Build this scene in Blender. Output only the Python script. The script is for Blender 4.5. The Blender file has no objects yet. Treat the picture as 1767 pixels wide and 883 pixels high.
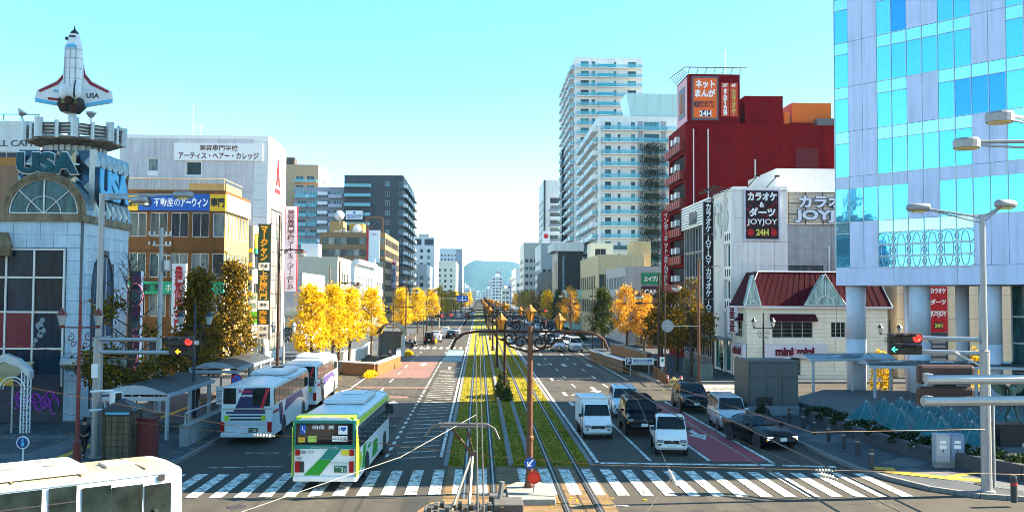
import bpy, bmesh, math, random
import numpy as np
from mathutils import Vector, Matrix
R = math.radians; PI = math.pi
S = bpy.context.scene
COL = S.collection
random.seed(7)

# ------------------------------------------------------------------ camera
FPX, PW, PH = 1600.0, 1767.0, 883.0
VPX, VPY = 827.0, 511.0
CAMH = 7.2
cam = bpy.data.cameras.new('camera')
cam.sensor_width = 36.0
cam.lens = FPX / PW * 36.0
cam.clip_start = 0.1
cam.clip_end = 20000
cam_o = bpy.data.objects.new('camera', cam)
COL.objects.link(cam_o)
_yaw = math.atan((PW / 2 - VPX) / FPX)
_pit = math.atan((VPY - PH / 2) / FPX)
_fwd = Vector((math.sin(_yaw) * math.cos(_pit), math.cos(_yaw) * math.cos(_pit), math.sin(_pit)))
CR = _fwd.to_track_quat('-Z', 'Y').to_matrix() @ Matrix.Rotation(R(0.3), 3, 'Z')
cam_o.matrix_world = Matrix.Translation((0, 0, CAMH)) @ CR.to_4x4()
S.camera = cam_o

# ------------------------------------------------------------------ sky and sun
SUN_EL, SUN_AZ = R(34.0), R(84.5)          # azimuth clockwise from +Y (the street)
w = bpy.data.worlds.new('World'); S.world = w; w.use_nodes = True
nt = w.node_tree
bg = nt.nodes['Background']
sk = nt.nodes.new('ShaderNodeTexSky'); sk.sky_type = 'NISHITA'; sk.sun_disc = False
sk.sun_elevation = SUN_EL; sk.sun_rotation = SUN_AZ
sk.altitude = 0; sk.air_density = 1.0; sk.dust_density = 0.3; sk.ozone_density = 1.0
# the clear winter sky is more turquoise than the model's; its haze near the horizon stays white
_g = nt.nodes.new('ShaderNodeTexCoord'); _sx = nt.nodes.new('ShaderNodeSeparateXYZ'); nt.links.new(_g.outputs['Generated'], _sx.inputs[0])
_mr = nt.nodes.new('ShaderNodeMapRange'); _mr.inputs[1].default_value = 0.0; _mr.inputs[2].default_value = 0.22; nt.links.new(_sx.outputs['Z'], _mr.inputs[0])
_mx = nt.nodes.new('ShaderNodeMix'); _mx.data_type = 'RGBA'; _mx.inputs[6].default_value = (1, 1, 1, 1); _mx.inputs[7].default_value = (.52, .98, 1.06, 1); nt.links.new(_mr.outputs[0], _mx.inputs[0])
_vm = nt.nodes.new('ShaderNodeVectorMath'); _vm.operation = 'MULTIPLY'; nt.links.new(sk.outputs[0], _vm.inputs[0]); nt.links.new(_mx.outputs[2], _vm.inputs[1])
nt.links.new(_vm.outputs[0], bg.inputs[0])
bg.inputs[1].default_value = 0.06
sun = bpy.data.lights.new('sun', 'SUN'); sun.energy = 5.0; sun.angle = R(0.5); sun.color = (1.0, 0.87, 0.64)
so = bpy.data.objects.new('sun', sun); COL.objects.link(so)
_sv = Vector((math.sin(SUN_AZ) * math.cos(SUN_EL), math.cos(SUN_AZ) * math.cos(SUN_EL), math.sin(SUN_EL)))
so.rotation_euler = _sv.to_track_quat('Z', 'Y').to_euler(); so.location = (60, 0, 80)
S.view_settings.view_transform = 'Standard'
S.view_settings.look = 'None'
S.view_settings.exposure = 2.6
S.cycles.diffuse_bounces = 2
S.cycles.pixel_filter_type = 'BLACKMAN_HARRIS'; S.cycles.filter_width = 0.9
S.view_settings.gamma = 1.0
S.view_settings.use_curve_mapping = False

# ------------------------------------------------------------------ pixel of the photograph -> point of the place
def ray(px, py):
    return CR @ Vector(((px - PW / 2) / FPX, -(py - PH / 2) / FPX, -1.0))
def at(px, py, Y):
    d = ray(px, py); k = Y / d.y
    return Vector((d.x * k, Y, CAMH + d.z * k))
def gr(px, py, z=0.0):
    d = ray(px, py); k = (z - CAMH) / d.z
    return Vector((d.x * k, d.y * k, z))

# ------------------------------------------------------------------ mesh builder
class MB:
    def __init__(s): s.v = []; s.f = []
    def quad(s, *p):
        n = len(s.v); s.v += [tuple(q) for q in p]; s.f.append(tuple(range(n, n + len(p)))); return s
    def box(s, x0, y0, z0, x1, y1, z1):
        n = len(s.v)
        s.v += [(x0,y0,z0),(x1,y0,z0),(x1,y1,z0),(x0,y1,z0),(x0,y0,z1),(x1,y0,z1),(x1,y1,z1),(x0,y1,z1)]
        s.f += [(n+3,n+2,n+1,n),(n+4,n+5,n+6,n+7),(n,n+1,n+5,n+4),(n+1,n+2,n+6,n+5),(n+2,n+3,n+7,n+6),(n+3,n,n+4,n+7)]
        return s
    def cbox(s, c, d):
        return s.box(c[0]-d[0]/2, c[1]-d[1]/2, c[2]-d[2]/2, c[0]+d[0]/2, c[1]+d[1]/2, c[2]+d[2]/2)
    def prism(s, pts, ax, a, b):
        n = len(s.v); k = len(pts)
        def m(p, t):
            return (t, p[0], p[1]) if ax == 'x' else (p[0], t, p[1]) if ax == 'y' else (p[0], p[1], t)
        s.v += [m(p, a) for p in pts] + [m(p, b) for p in pts]
        s.f.append(tuple(range(n + k - 1, n - 1, -1))); s.f.append(tuple(range(n + k, n + 2 * k)))
        for i in range(k):
            j = (i + 1) % k; s.f.append((n + i, n + j, n + k + j, n + k + i))
        return s
    def path(s, pts, r, n=6, caps=True, closed=False):
        pts = [Vector(p) for p in pts]
        rs = r if isinstance(r, (list, tuple)) else [r] * len(pts)
        base = len(s.v); K = len(pts); up = None
        for i, p in enumerate(pts):
            d = (pts[min(i + 1, K - 1)] - pts[max(i - 1, 0)])
            if closed: d = pts[(i + 1) % K] - pts[i - 1]
            d = d.normalized() if d.length > 1e-9 else Vector((0, 0, 1))
            if up is None:
                up = Vector((0, 0, 1)) if abs(d.z) < 0.9 else Vector((0, 1, 0))
            a = up - d * up.dot(d)
            if a.length < 1e-4: a = d.orthogonal()
            a.normalize(); up = a; b = d.cross(a)
            for k in range(n):
                t = 2 * PI * k / n
                s.v.append(tuple(p + (a * math.cos(t) + b * math.sin(t)) * rs[i]))
        for i in range(K if closed else K - 1):
            j = (i + 1) % K
            for k in range(n):
                l = (k + 1) % n
                s.f.append((base + i*n + k, base + i*n + l, base + j*n + l, base + j*n + k))
        if caps and not closed:
            s.f.append(tuple(base + k for k in range(n - 1, -1, -1))); s.f.append(tuple(base + (K-1)*n + k for k in range(n)))
        return s
    def tube(s, p, q, r, r2=None, n=8):
        return s.path([p, q], [r, r if r2 is None else r2], n)
    def lathe(s, prof, c=(0, 0, 0), n=12, ax='z'):
        b = len(s.v); K = len(prof)
        for (r, z) in prof:
            for k in range(n):
                t = 2 * PI * (k + .5) / n; x, y = r * math.cos(t), r * math.sin(t)
                s.v.append((c[0]+x, c[1]+y, c[2]+z) if ax == 'z' else (c[0]+z, c[1]+x, c[2]+y) if ax == 'x' else (c[0]+x, c[1]+z, c[2]-y))
        for i in range(K - 1):
            for k in range(n):
                l = (k + 1) % n; s.f.append((b+i*n+k, b+i*n+l, b+(i+1)*n+l, b+(i+1)*n+k))
        s.f.append(tuple(b + k for k in range(n - 1, -1, -1))); s.f.append(tuple(b + (K-1)*n + k for k in range(n)))
        return s
    def ball(s, c, r, n=10, m=6, sc=(1, 1, 1)):
        prof = [(max(1e-3, math.sin(PI*i/m)) * r, -math.cos(PI*i/m) * r) for i in range(m + 1)]
        b = len(s.v); s.lathe(prof, (0, 0, 0), n)
        for i in range(b, len(s.v)):
            x, y, z = s.v[i]; s.v[i] = (c[0]+x*sc[0], c[1]+y*sc[1], c[2]+z*sc[2])
        return s
    def loft(s, rings, cap=True, closed=True):
        b = len(s.v); n = len(rings[0])
        for r in rings: s.v += [tuple(p) for p in r]
        for i in range(len(rings) - 1):
            for k in range(n if closed else n - 1):
                l = (k + 1) % n; s.f.append((b+i*n+k, b+i*n+l, b+(i+1)*n+l, b+(i+1)*n+k))
        if cap:
            s.f.append(tuple(b + k for k in range(n - 1, -1, -1))); s.f.append(tuple(b + (len(rings)-1)*n + k for k in range(n)))
        return s
    def mesh(s, name, mat, smooth=False, fix=True):
        me = bpy.data.meshes.new(name); me.from_pydata(s.v, [], s.f)
        if fix:
            bm = bmesh.new(); bm.from_mesh(me); bmesh.ops.recalc_face_normals(bm, faces=bm.faces); bm.to_mesh(me); bm.free()
        if mat: me.materials.append(mat)
        if smooth: me.polygons.foreach_set('use_smooth', [True] * len(me.polygons))
        return me
    def build(s, name, mat, parent=None, loc=(0, 0, 0), rz=0, smooth=False, bevel=0, seg=2, fix=True):
        return put(name, s.mesh(name, mat, smooth, fix), parent, loc, rz, bevel, seg)

def put(name, me, parent=None, loc=(0, 0, 0), rz=0, bevel=0, seg=2):
    o = bpy.data.objects.new(name, me); COL.objects.link(o)
    if parent: o.parent = parent
    o.location = loc; o.rotation_euler = (0, 0, rz)
    if bevel:
        b = o.modifiers.new('bevel', 'BEVEL'); b.width = bevel; b.segments = seg; b.limit_method = 'ANGLE'; b.angle_limit = R(35)
        b.harden_normals = False
    return o

def tag(o, label=None, cat=None, group=None, kind=None):
    if label: o['label'] = label
    if cat: o['category'] = cat
    if group: o['group'] = group
    if kind: o['kind'] = kind
    return o
def thing(name, label, cat, loc=(0, 0, 0), rz=0, group=None):
    o = bpy.data.objects.new(name, None); COL.objects.link(o); o.empty_display_size = .2
    o.location = loc; o.rotation_euler = (0, 0, rz)
    return tag(o, label, cat, group)
def struct(o, label=None): return tag(o, label, None, None, 'structure')
def kids(o, depth=0):
    return [c for c in ALLKIDS.get(o.name, [])]
def dup(root, loc, rz=None, label=None, group=None, scale=None):
    r = root.copy(); COL.objects.link(r); r.location = loc
    if rz is not None: r.rotation_euler = (0, 0, rz)
    if scale: r.scale = scale if isinstance(scale, (tuple, list)) else (scale,) * 3
    if label: r['label'] = label
    if group: r['group'] = group
    for ch in list(root.children):
        c = ch.copy(); COL.objects.link(c); c.parent = r
        for g in list(ch.children):
            d = g.copy(); COL.objects.link(d); d.parent = c
    return r

# ------------------------------------------------------------------ materials
_M = {}
def M(name, col=(.5,.5,.5), rough=.6, metal=0.0, var=.12, scale=2.0, bump=0.0, streak=0.0, spec=.22, emit=0.0, bscale=None, coat=0.0):
    if name in _M: return _M[name]
    m = bpy.data.materials.new(name); m.use_nodes = True; _M[name] = m
    N, L = m.node_tree.nodes, m.node_tree.links
    b = N['Principled BSDF']; b.inputs['Roughness'].default_value = rough; b.inputs['Metallic'].default_value = metal
    b.inputs['Specular IOR Level'].default_value = spec
    if coat: b.inputs['Coat Weight'].default_value = coat; b.inputs['Coat Roughness'].default_value = .06
    c4 = (col[0], col[1], col[2], 1)
    b.inputs['Base Color'].default_value = c4
    if emit:
        b.inputs['Emission Color'].default_value = c4; b.inputs['Emission Strength'].default_value = emit
    if var or streak or bump:
        g = N.new('ShaderNodeNewGeometry')
        no = N.new('ShaderNodeTexNoise'); no.inputs['Scale'].default_value = scale; no.inputs['Detail'].default_value = 5; no.inputs['Roughness'].default_value = .65
        L.new(g.outputs['Position'], no.inputs['Vector'])
        mr = N.new('ShaderNodeMapRange'); mr.inputs[1].default_value = .3; mr.inputs[2].default_value = .7
        mr.inputs[3].default_value = 1 - var; mr.inputs[4].default_value = 1 + var * .6
        L.new(no.outputs[0], mr.inputs[0])
        last = mr.outputs[0]
        if streak:
            mp = N.new('ShaderNodeMapping'); mp.inputs['Scale'].default_value = (1.7, 1.7, .12)
            L.new(g.outputs['Position'], mp.inputs[0])
            n2 = N.new('ShaderNodeTexNoise'); n2.inputs['Scale'].default_value = 1.6; n2.inputs['Detail'].default_value = 6
            L.new(mp.outputs[0], n2.inputs['Vector'])
            m2 = N.new('ShaderNodeMapRange'); m2.inputs[1].default_value = .42; m2.inputs[2].default_value = .72
            m2.inputs[3].default_value = 1; m2.inputs[4].default_value = 1 - streak
            L.new(n2.outputs[0], m2.inputs[0])
            mm = N.new('ShaderNodeMath'); mm.operation = 'MULTIPLY'; L.new(last, mm.inputs[0]); L.new(m2.outputs[0], mm.inputs[1]); last = mm.outputs[0]
        mx = N.new('ShaderNodeVectorMath'); mx.operation = 'SCALE'; mx.inputs[0].default_value = col
        L.new(last, mx.inputs['Scale']); L.new(mx.outputs[0], b.inputs['Base Color'])
        if bump:
            nb = no
            if bscale:
                nb = N.new('ShaderNodeTexNoise'); nb.inputs['Scale'].default_value = bscale; nb.inputs['Detail'].default_value = 4
                L.new(g.outputs['Position'], nb.inputs['Vector'])
            bp = N.new('ShaderNodeBump'); bp.inputs['Strength'].default_value = bump; bp.inputs['Distance'].default_value = .05
            L.new(nb.outputs[0], bp.inputs['Height']); L.new(bp.outputs[0], b.inputs['Normal'])
    return m
def glass_mat(name, cols, rough=.08, metal=0.0, spec=.3, var=True):
    """window glass: what is behind it (dark room, blind, curtain) differs from pane to pane"""
    if name in _M: return _M[name]
    m = bpy.data.materials.new(name); m.use_nodes = True; _M[name] = m
    N, L = m.node_tree.nodes, m.node_tree.links
    b = N['Principled BSDF']; b.inputs['Roughness'].default_value = rough; b.inputs['Metallic'].default_value = metal
    b.inputs['Specular IOR Level'].default_value = spec
    oi = N.new('ShaderNodeObjectInfo'); cr = N.new('ShaderNodeValToRGB'); cr.color_ramp.interpolation = 'CONSTANT'
    e = cr.color_ramp.elements
    while len(e) < len(cols): e.new(.5)
    for i, c in enumerate(cols): e[i].position = i / len(cols); e[i].color = (*c, 1)
    L.new(oi.outputs['Random'], cr.inputs[0])
    g = N.new('ShaderNodeNewGeometry'); no = N.new('ShaderNodeTexNoise'); no.inputs['Scale'].default_value = 1.3; no.inputs['Detail'].default_value = 3
    mp = N.new('ShaderNodeMapping'); mp.inputs['Scale'].default_value = (3, 3, .5); L.new(g.outputs['Position'], mp.inputs[0]); L.new(mp.outputs[0], no.inputs['Vector'])
    mr = N.new('ShaderNodeMapRange'); mr.inputs[1].default_value = .35; mr.inputs[2].default_value = .65; mr.inputs[3].default_value = .55; mr.inputs[4].default_value = 1.3
    L.new(no.outputs[0], mr.inputs[0])
    vm = N.new('ShaderNodeVectorMath'); vm.operation = 'SCALE'; L.new(cr.outputs[0], vm.inputs[0]); L.new(mr.outputs[0], vm.inputs['Scale'])
    L.new(vm.outputs[0], b.inputs['Base Color'])
    n2 = N.new('ShaderNodeTexNoise'); n2.inputs['Scale'].default_value = .8; L.new(g.outputs['Position'], n2.inputs['Vector'])
    bp = N.new('ShaderNodeBump'); bp.inputs['Strength'].default_value = .04; bp.inputs['Distance'].default_value = .05
    L.new(n2.outputs[0], bp.inputs['Height']); L.new(bp.outputs[0], b.inputs['Normal'])
    return m
def leaf_mat(name, cols, trans=.45):
    if name in _M: return _M[name]
    m = bpy.data.materials.new(name); m.use_nodes = True; _M[name] = m
    N, L = m.node_tree.nodes, m.node_tree.links
    N.remove(N['Principled BSDF']); out = N['Material Output']
    g = N.new('ShaderNodeNewGeometry'); cr = N.new('ShaderNodeValToRGB'); e = cr.color_ramp.elements
    while len(e) < len(cols): e.new(.5)
    for i, c in enumerate(cols): e[i].position = i / max(1, len(cols) - 1); e[i].color = (*c, 1)
    L.new(g.outputs['Random Per Island'], cr.inputs[0])
    d = N.new('ShaderNodeBsdfDiffuse'); t = N.new('ShaderNodeBsdfTranslucent'); mx = N.new('ShaderNodeMixShader'); mx.inputs[0].default_value = trans
    L.new(cr.outputs[0], d.inputs[0]); L.new(cr.outputs[0], t.inputs[0]); L.new(d.outputs[0], mx.inputs[1]); L.new(t.outputs[0], mx.inputs[2]); L.new(mx.outputs[0], out.inputs[0])
    return m

white = M('white_paint', (.78,.78,.76), .45, var=.06, streak=.06)
black = M('black_plastic', (.02,.02,.022), .35, var=.1)
rubber = M('tyre_rubber', (.018,.018,.02), .8, var=.2, scale=20)
steel = M('galvanised_steel', (.42,.42,.41), .38, .6, var=.15, scale=6)
alu = M('aluminium', (.4,.41,.42), .35, .55, var=.08)
chrome = M('chrome', (.75,.75,.76), .15, 1, var=0)
brownmetal = M('dark_brown_paint', (.085,.035,.018), .45, .1, var=.15, scale=8)
blackmetal = M('black_iron', (.025,.022,.022), .4, .2, var=.1)
concrete = M('concrete', (.24,.23,.21), .85, var=.2, scale=3, bump=.25, streak=.15, bscale=30)
g_dark = glass_mat('window_glass_dark', [(.012,.016,.02),(.02,.03,.035),(.03,.04,.045),(.06,.08,.08),(.015,.018,.022),(.16,.16,.14)])
g_off = glass_mat('window_glass_office', [(.02,.03,.035),(.05,.09,.1),(.16,.2,.2),(.03,.04,.05),(.3,.3,.27),(.08,.1,.1)])
g_cyan = glass_mat('balcony_door_glass', [(.03,.12,.17),(.05,.22,.28),(.02,.07,.1),(.1,.3,.36),(.03,.05,.06),(.06,.18,.24)])
f_alu = M('window_frame_silver', (.5,.51,.52), .4, .4, var=.05)
f_dark = M('window_frame_dark', (.05,.05,.055), .4, .3, var=.05)
f_white = M('window_frame_white', (.72,.73,.74), .4, .1, var=.05)

# ------------------------------------------------------------------ lettering
_TX = {}
def tmesh(body, off, ext, sp=1.0, lh=1.0, just='CENTER'):
    cu = bpy.data.curves.new('lettering', 'FONT'); cu.body = body; cu.align_x = just; cu.size = 1
    cu.offset = off; cu.extrude = ext; cu.space_character = sp; cu.space_line = lh; cu.resolution_u = 3
    ob = bpy.data.objects.new('lettering', cu); COL.objects.link(ob)
    dg = bpy.context.evaluated_depsgraph_get()
    me = bpy.data.meshes.new_from_object(ob.evaluated_get(dg)); bpy.data.objects.remove(ob)
    return me
def letter(par, body, cx, cz, w, h, m, y=-.03, ext=.012, off=.0, vert=False, lh=.95, name='lettering', keep=False, rz=0, loc=None):
    """lettering fitted into a w x h field centred at (cx, cz) on a face looking to -y"""
    if vert:
        body = '\n'.join(('｜' if c in 'ー―' else c) for c in body)
    me = tmesh(body, off, .1, 1.0, lh)
    n = len(me.vertices)
    a = np.empty(n * 3, dtype=np.float32); me.vertices.foreach_get('co', a); a = a.reshape(-1, 3)
    lo, hi = a.min(0), a.max(0); s0 = w / max(1e-6, hi[0]-lo[0]); s1 = h / max(1e-6, hi[1]-lo[1])
    if keep: s0 = s1 = min(s0, s1)
    o = np.empty_like(a)
    o[:, 0] = (a[:, 0] - (lo[0]+hi[0])/2) * s0 + cx
    o[:, 2] = (a[:, 1] - (lo[1]+hi[1])/2) * s1 + cz
    o[:, 1] = y - a[:, 2] * (ext / .1)
    me.vertices.foreach_set('co', o.ravel()); me.update()
    me.materials.clear(); me.materials.append(m); me.name = name
    return put(name, me, par, loc or (0, 0, 0), rz)

# ------------------------------------------------------------------ facades with real openings
_W = {}
def win_mesh(w, h, nx, nz, fm, t=.05):
    k = (round(w, 3), round(h, 3), nx, nz, fm.name, t)
    if k in _W: return _W[k]
    b = MB(); d = .07
    b.box(0,-d,0,w,0,t).box(0,-d,h-t,w,0,h).box(0,-d,t,t,0,h-t).box(w-t,-d,t,w,0,h-t)
    for i in range(1, nx): b.box(w*i/nx-t*.4,-d*.9,t,w*i/nx+t*.4,0,h-t)
    xs = [t] + [w*i/nx for i in range(1, nx)] + [w-t]
    for j in range(1, nz):
        for i in range(len(xs)-1):
            a = xs[i] + (t*.4 if i else 0); c = xs[i+1] - (t*.4 if i < len(xs)-2 else 0)
            b.box(a, -d*.8, h*j/nz-t*.4, c, 0, h*j/nz+t*.4)
    f = b.mesh('window', fm, fix=False)
    p = MB().box(t*.5,-.025,t*.5,w-t*.5,-.012,h-t*.5).mesh('pane', None, fix=False)
    _W[k] = (f, p); return _W[k]
_P = {}
def window(par, o, ang, w, h, nx=2, nz=1, fm=None, gm=None, t=.05, label=None):
    fm = fm or f_alu; gm = gm or g_dark
    f, p = win_mesh(w, h, nx, nz, fm, t)
    ob = put('window', f, par, o, ang)
    k = (p.name, gm.name)
    if k not in _P:
        q = p.copy(); q.materials.append(gm); _P[k] = q
    put('pane', _P[k], ob)
    return ob
def facade(par, o, ang, W, H, ops, m, rev=.18, fm=None, gm=None, name='wall', t=.05, z0=0.0, edges=()):
    us = sorted({0, W} | {x for q in ops for x in (q[0], q[0]+q[2])}); zs = sorted({z0, H} | {x for q in ops for x in (q[1], q[1]+q[3])})
    b = MB()
    def inside(u, z): return any(q[0] < u < q[0]+q[2] and q[1] < z < q[1]+q[3] for q in ops)
    for j in range(len(zs)-1):
        i = 0
        while i < len(us)-1:
            if inside((us[i]+us[i+1])/2, (zs[j]+zs[j+1])/2): i += 1; continue
            k = i
            while k+1 < len(us)-1 and not inside((us[k+1]+us[k+2])/2, (zs[j]+zs[j+1])/2): k += 1
            b.quad((us[i],0,zs[j]),(us[k+1],0,zs[j]),(us[k+1],0,zs[j+1]),(us[i],0,zs[j+1])); i = k+1
    for q in ops:
        u, z, ww, h = q[:4]
        b.quad((u,0,z),(u,0,z+h),(u,rev,z+h),(u,rev,z)); b.quad((u+ww,0,z),(u+ww,rev,z),(u+ww,rev,z+h),(u+ww,0,z+h))
        b.quad((u,0,z),(u,rev,z),(u+ww,rev,z),(u+ww,0,z)); b.quad((u,0,z+h),(u+ww,0,z+h),(u+ww,rev,z+h),(u,rev,z+h))
    ob = b.build(name, m, par, o, ang, fix=False)
    ca, sa = math.cos(ang), math.sin(ang)
    for q in ops:
        u, z, ww, h = q[:4]; nx = q[4] if len(q) > 4 else 1; nz = q[5] if len(q) > 5 else 1
        window(par, (o[0]+ca*u-sa*rev, o[1]+sa*u+ca*rev, o[2]+z), ang, ww, h, nx, nz, fm, gm, t)
    return ob
def grid_ops(u0, du, n, w, zs, h, nx=1, nz=1, skip=()):
    return [(u0+i*du, z, w, h, nx, nz) for i in range(n) for k, z in enumerate(zs) if (i, k) not in skip]

LEFT, RIGHT = PI/2, -PI/2    # facade angles of the street faces of the left-hand and right-hand blocks
def block(name, label, side, x, y, W, D, H, mat, front=(), street=(), cat='building', group=None, fm=None, gm=None, rev=.18, smat=None, sgm=None, parapet=.5, roofm=None, z0=.15, sfm=None, pm=None):
    """a rectangular building whose street corner nearest the camera stands at (x, y); front = the face towards the camera"""
    t = thing(name, label, cat, (x, y, z0), 0, group)
    smat = smat or mat
    if side == 'L':
        facade(t, (-W,0,0), 0, W, H, front, mat, rev, fm, gm); facade(t, (0,0,0), LEFT, D, H, street, smat, rev, sfm or fm, sgm or gm)
        MB().quad((-W,D,0),(-W,0,0),(-W,0,H),(-W,D,H)).quad((0,D,0),(-W,D,0),(-W,D,H),(0,D,H)).build('wall', mat, t, fix=False)
        x0, x1 = -W, 0
    else:
        facade(t, (0,0,0), 0, W, H, front, mat, rev, fm, gm); facade(t, (0,D,0), RIGHT, D, H, street, smat, rev, sfm or fm, sgm or gm)
        MB().quad((W,0,0),(W,D,0),(W,D,H),(W,0,H)).quad((W,D,0),(0,D,0),(0,D,H),(W,D,H)).build('wall', mat, t, fix=False)
        x0, x1 = 0, W
    rm = roofm or concrete
    # solid core behind the openings so that no daylight passes through
    MB().box(x0+.4,.4,0,x1-.4,D-.4,H-.3).build('inner_core', M('dim_interior', (.03,.03,.032), .9, var=.1), t, fix=False)
    MB().quad((x0,0,H-.002),(x1,0,H-.002),(x1,D,H-.002),(x0,D,H-.002)).build('roof', rm, t, fix=False)
    if parapet:
        p = .2; e = .03; z = H
        MB().box(x0-e,-e,z,x1+e,p,z+parapet).box(x0-e,D-p,z,x1+e,D+e,z+parapet).box(x0-e,p,z,x0+p,D-p,z+parapet).box(x1-p,p,z,x1+e,D-p,z+parapet).build('parapet', pm or mat, t, fix=False)
    return t
ORD = 'first second third fourth fifth sixth seventh eighth ninth tenth eleventh twelfth thirteenth fourteenth fifteenth sixteenth seventeenth eighteenth nineteenth twentieth twenty-first twenty-second'.split()
# ================================================================== GROUND, ROADS, TRACKS
def nodemat(name, build):
    m = bpy.data.materials.new(name); m.use_nodes = True; _M[name] = m
    N, L = m.node_tree.nodes, m.node_tree.links
    build(N, L, N['Principled BSDF']); return m
def _asph(N, L, b):
    g = N.new('ShaderNodeNewGeometry')
    n1 = N.new('ShaderNodeTexNoise'); n1.inputs['Scale'].default_value = 55; n1.inputs['Detail'].default_value = 3
    n2 = N.new('ShaderNodeTexNoise'); n2.inputs['Scale'].default_value = .35; n2.inputs['Detail'].default_value = 6; n2.inputs['Roughness'].default_value = .7
    mp = N.new('ShaderNodeMapping'); mp.inputs['Scale'].default_value = (1.0, .09, 1); n3 = N.new('ShaderNodeTexNoise'); n3.inputs['Scale'].default_value = 1.3; n3.inputs['Detail'].default_value = 5
    L.new(g.outputs['Position'], n1.inputs[0]); L.new(g.outputs['Position'], n2.inputs[0]); L.new(g.outputs['Position'], mp.inputs[0]); L.new(mp.outputs[0], n3.inputs[0])
    def rg(n, a, c, lo=.3, hi=.7):
        r = N.new('ShaderNodeMapRange'); r.inputs[1].default_value = lo; r.inputs[2].default_value = hi; r.inputs[3].default_value = a; r.inputs[4].default_value = c; L.new(n.outputs[0], r.inputs[0]); return r
    def mul(a, c):
        r = N.new('ShaderNodeMath'); r.operation = 'MULTIPLY'; L.new(a.outputs[0], r.inputs[0]); L.new(c.outputs[0], r.inputs[1]); return r
    k = mul(mul(rg(n1, .8, 1.2), rg(n2, .78, 1.2)), rg(n3, .8, 1.2))
    s = N.new('ShaderNodeVectorMath'); s.operation = 'SCALE'; s.inputs[0].default_value = (.043, .037, .03); L.new(k.outputs[0], s.inputs['Scale'])
    L.new(s.outputs[0], b.inputs['Base Color']); b.inputs['Roughness'].default_value = .8; b.inputs['Specular IOR Level'].default_value = .3
    bp = N.new('ShaderNodeBump'); bp.inputs['Strength'].default_value = .35; bp.inputs['Distance'].default_value = .02; L.new(n1.outputs[0], bp.inputs['Height']); L.new(bp.outputs[0], b.inputs['Normal'])
asphalt = nodemat('asphalt', _asph)
def worn(name, col, lo=.4, hi=.56, rough=.7):
    """road paint worn through to the asphalt in places"""
    def f(N, L, b):
        g = N.new('ShaderNodeNewGeometry'); n1 = N.new('ShaderNodeTexNoise'); n1.inputs['Scale'].default_value = 3.2; n1.inputs['Detail'].default_value = 8; n1.inputs['Roughness'].default_value = .75
        L.new(g.outputs['Position'], n1.inputs[0]); r = N.new('ShaderNodeMapRange'); r.inputs[1].default_value = lo; r.inputs[2].default_value = hi; L.new(n1.outputs[0], r.inputs[0])
        mx = N.new('ShaderNodeMix'); mx.data_type = 'RGBA'; mx.inputs[6].default_value = (.07, .062, .05, 1); mx.inputs[7].default_value = (*col, 1)
        L.new(r.outputs[0], mx.inputs[0]); L.new(mx.outputs[2], b.inputs['Base Color']); b.inputs['Roughness'].default_value = rough
    return nodemat(name, f)
paint = worn('road_paint_white', (.72, .71, .67)); paint2 = worn('road_paint_faded', (.6, .59, .55), .42, .6)
redpaint = worn('road_paint_red', (.27, .012, .03), .28, .42); redfaded = worn('road_paint_red_faded', (.32, .1, .07), .42, .66); bluefaded = worn('road_paint_blue_faded', (.22, .42, .5), .42, .62)
pave = M('paving_grey', (.05, .058, .07), .8, var=.25, scale=1.2, bump=.2, bscale=25); pave2 = M('paving_light', (.095, .105, .115), .8, var=.2, scale=2)
kerbm = M('kerb_stone', (.17, .17, .17), .8, var=.2, scale=4, bump=.2); yellowt = M('tactile_yellow', (.55, .3, .03), .75, var=.25, scale=3)
sett = M('track_paving_stone', (.15, .095, .045), .8, var=.4, scale=1.5, bump=.3, bscale=14)
soil = M('soil', (.1, .07, .04), .9, var=.3, scale=5, bump=.4)
def _turf(N, L, b):
    g = N.new('ShaderNodeNewGeometry'); n1 = N.new('ShaderNodeTexNoise'); n1.inputs['Scale'].default_value = .5; n1.inputs['Detail'].default_value = 7; n1.inputs['Roughness'].default_value = .72
    n2 = N.new('ShaderNodeTexNoise'); n2.inputs['Scale'].default_value = 18; n2.inputs['Detail'].default_value = 4
    L.new(g.outputs['Position'], n1.inputs[0]); L.new(g.outputs['Position'], n2.inputs[0])
    a = N.new('ShaderNodeMath'); a.operation = 'MULTIPLY_ADD'; L.new(n2.outputs[0], a.inputs[0]); a.inputs[1].default_value = .35; L.new(n1.outputs[0], a.inputs[2])
    cr = N.new('ShaderNodeValToRGB'); e = cr.color_ramp.elements; e.new(.5)
    e[0].position = .45; e[0].color = (.1, .11, .012, 1); e[1].position = .66; e[1].color = (.26, .21, .018, 1); e[2].position = .85; e[2].color = (.3, .23, .04, 1)
    L.new(a.outputs[0], cr.inputs[0]); L.new(cr.outputs[0], b.inputs['Base Color']); b.inputs['Roughness'].default_value = .95; b.inputs['Specular IOR Level'].default_value = .1
    bp = N.new('ShaderNodeBump'); bp.inputs['Strength'].default_value = .8; bp.inputs['Distance'].default_value = .05; L.new(n2.outputs[0], bp.inputs['Height']); L.new(bp.outputs[0], b.inputs['Normal'])
turf = nodemat('autumn_turf', _turf)

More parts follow.
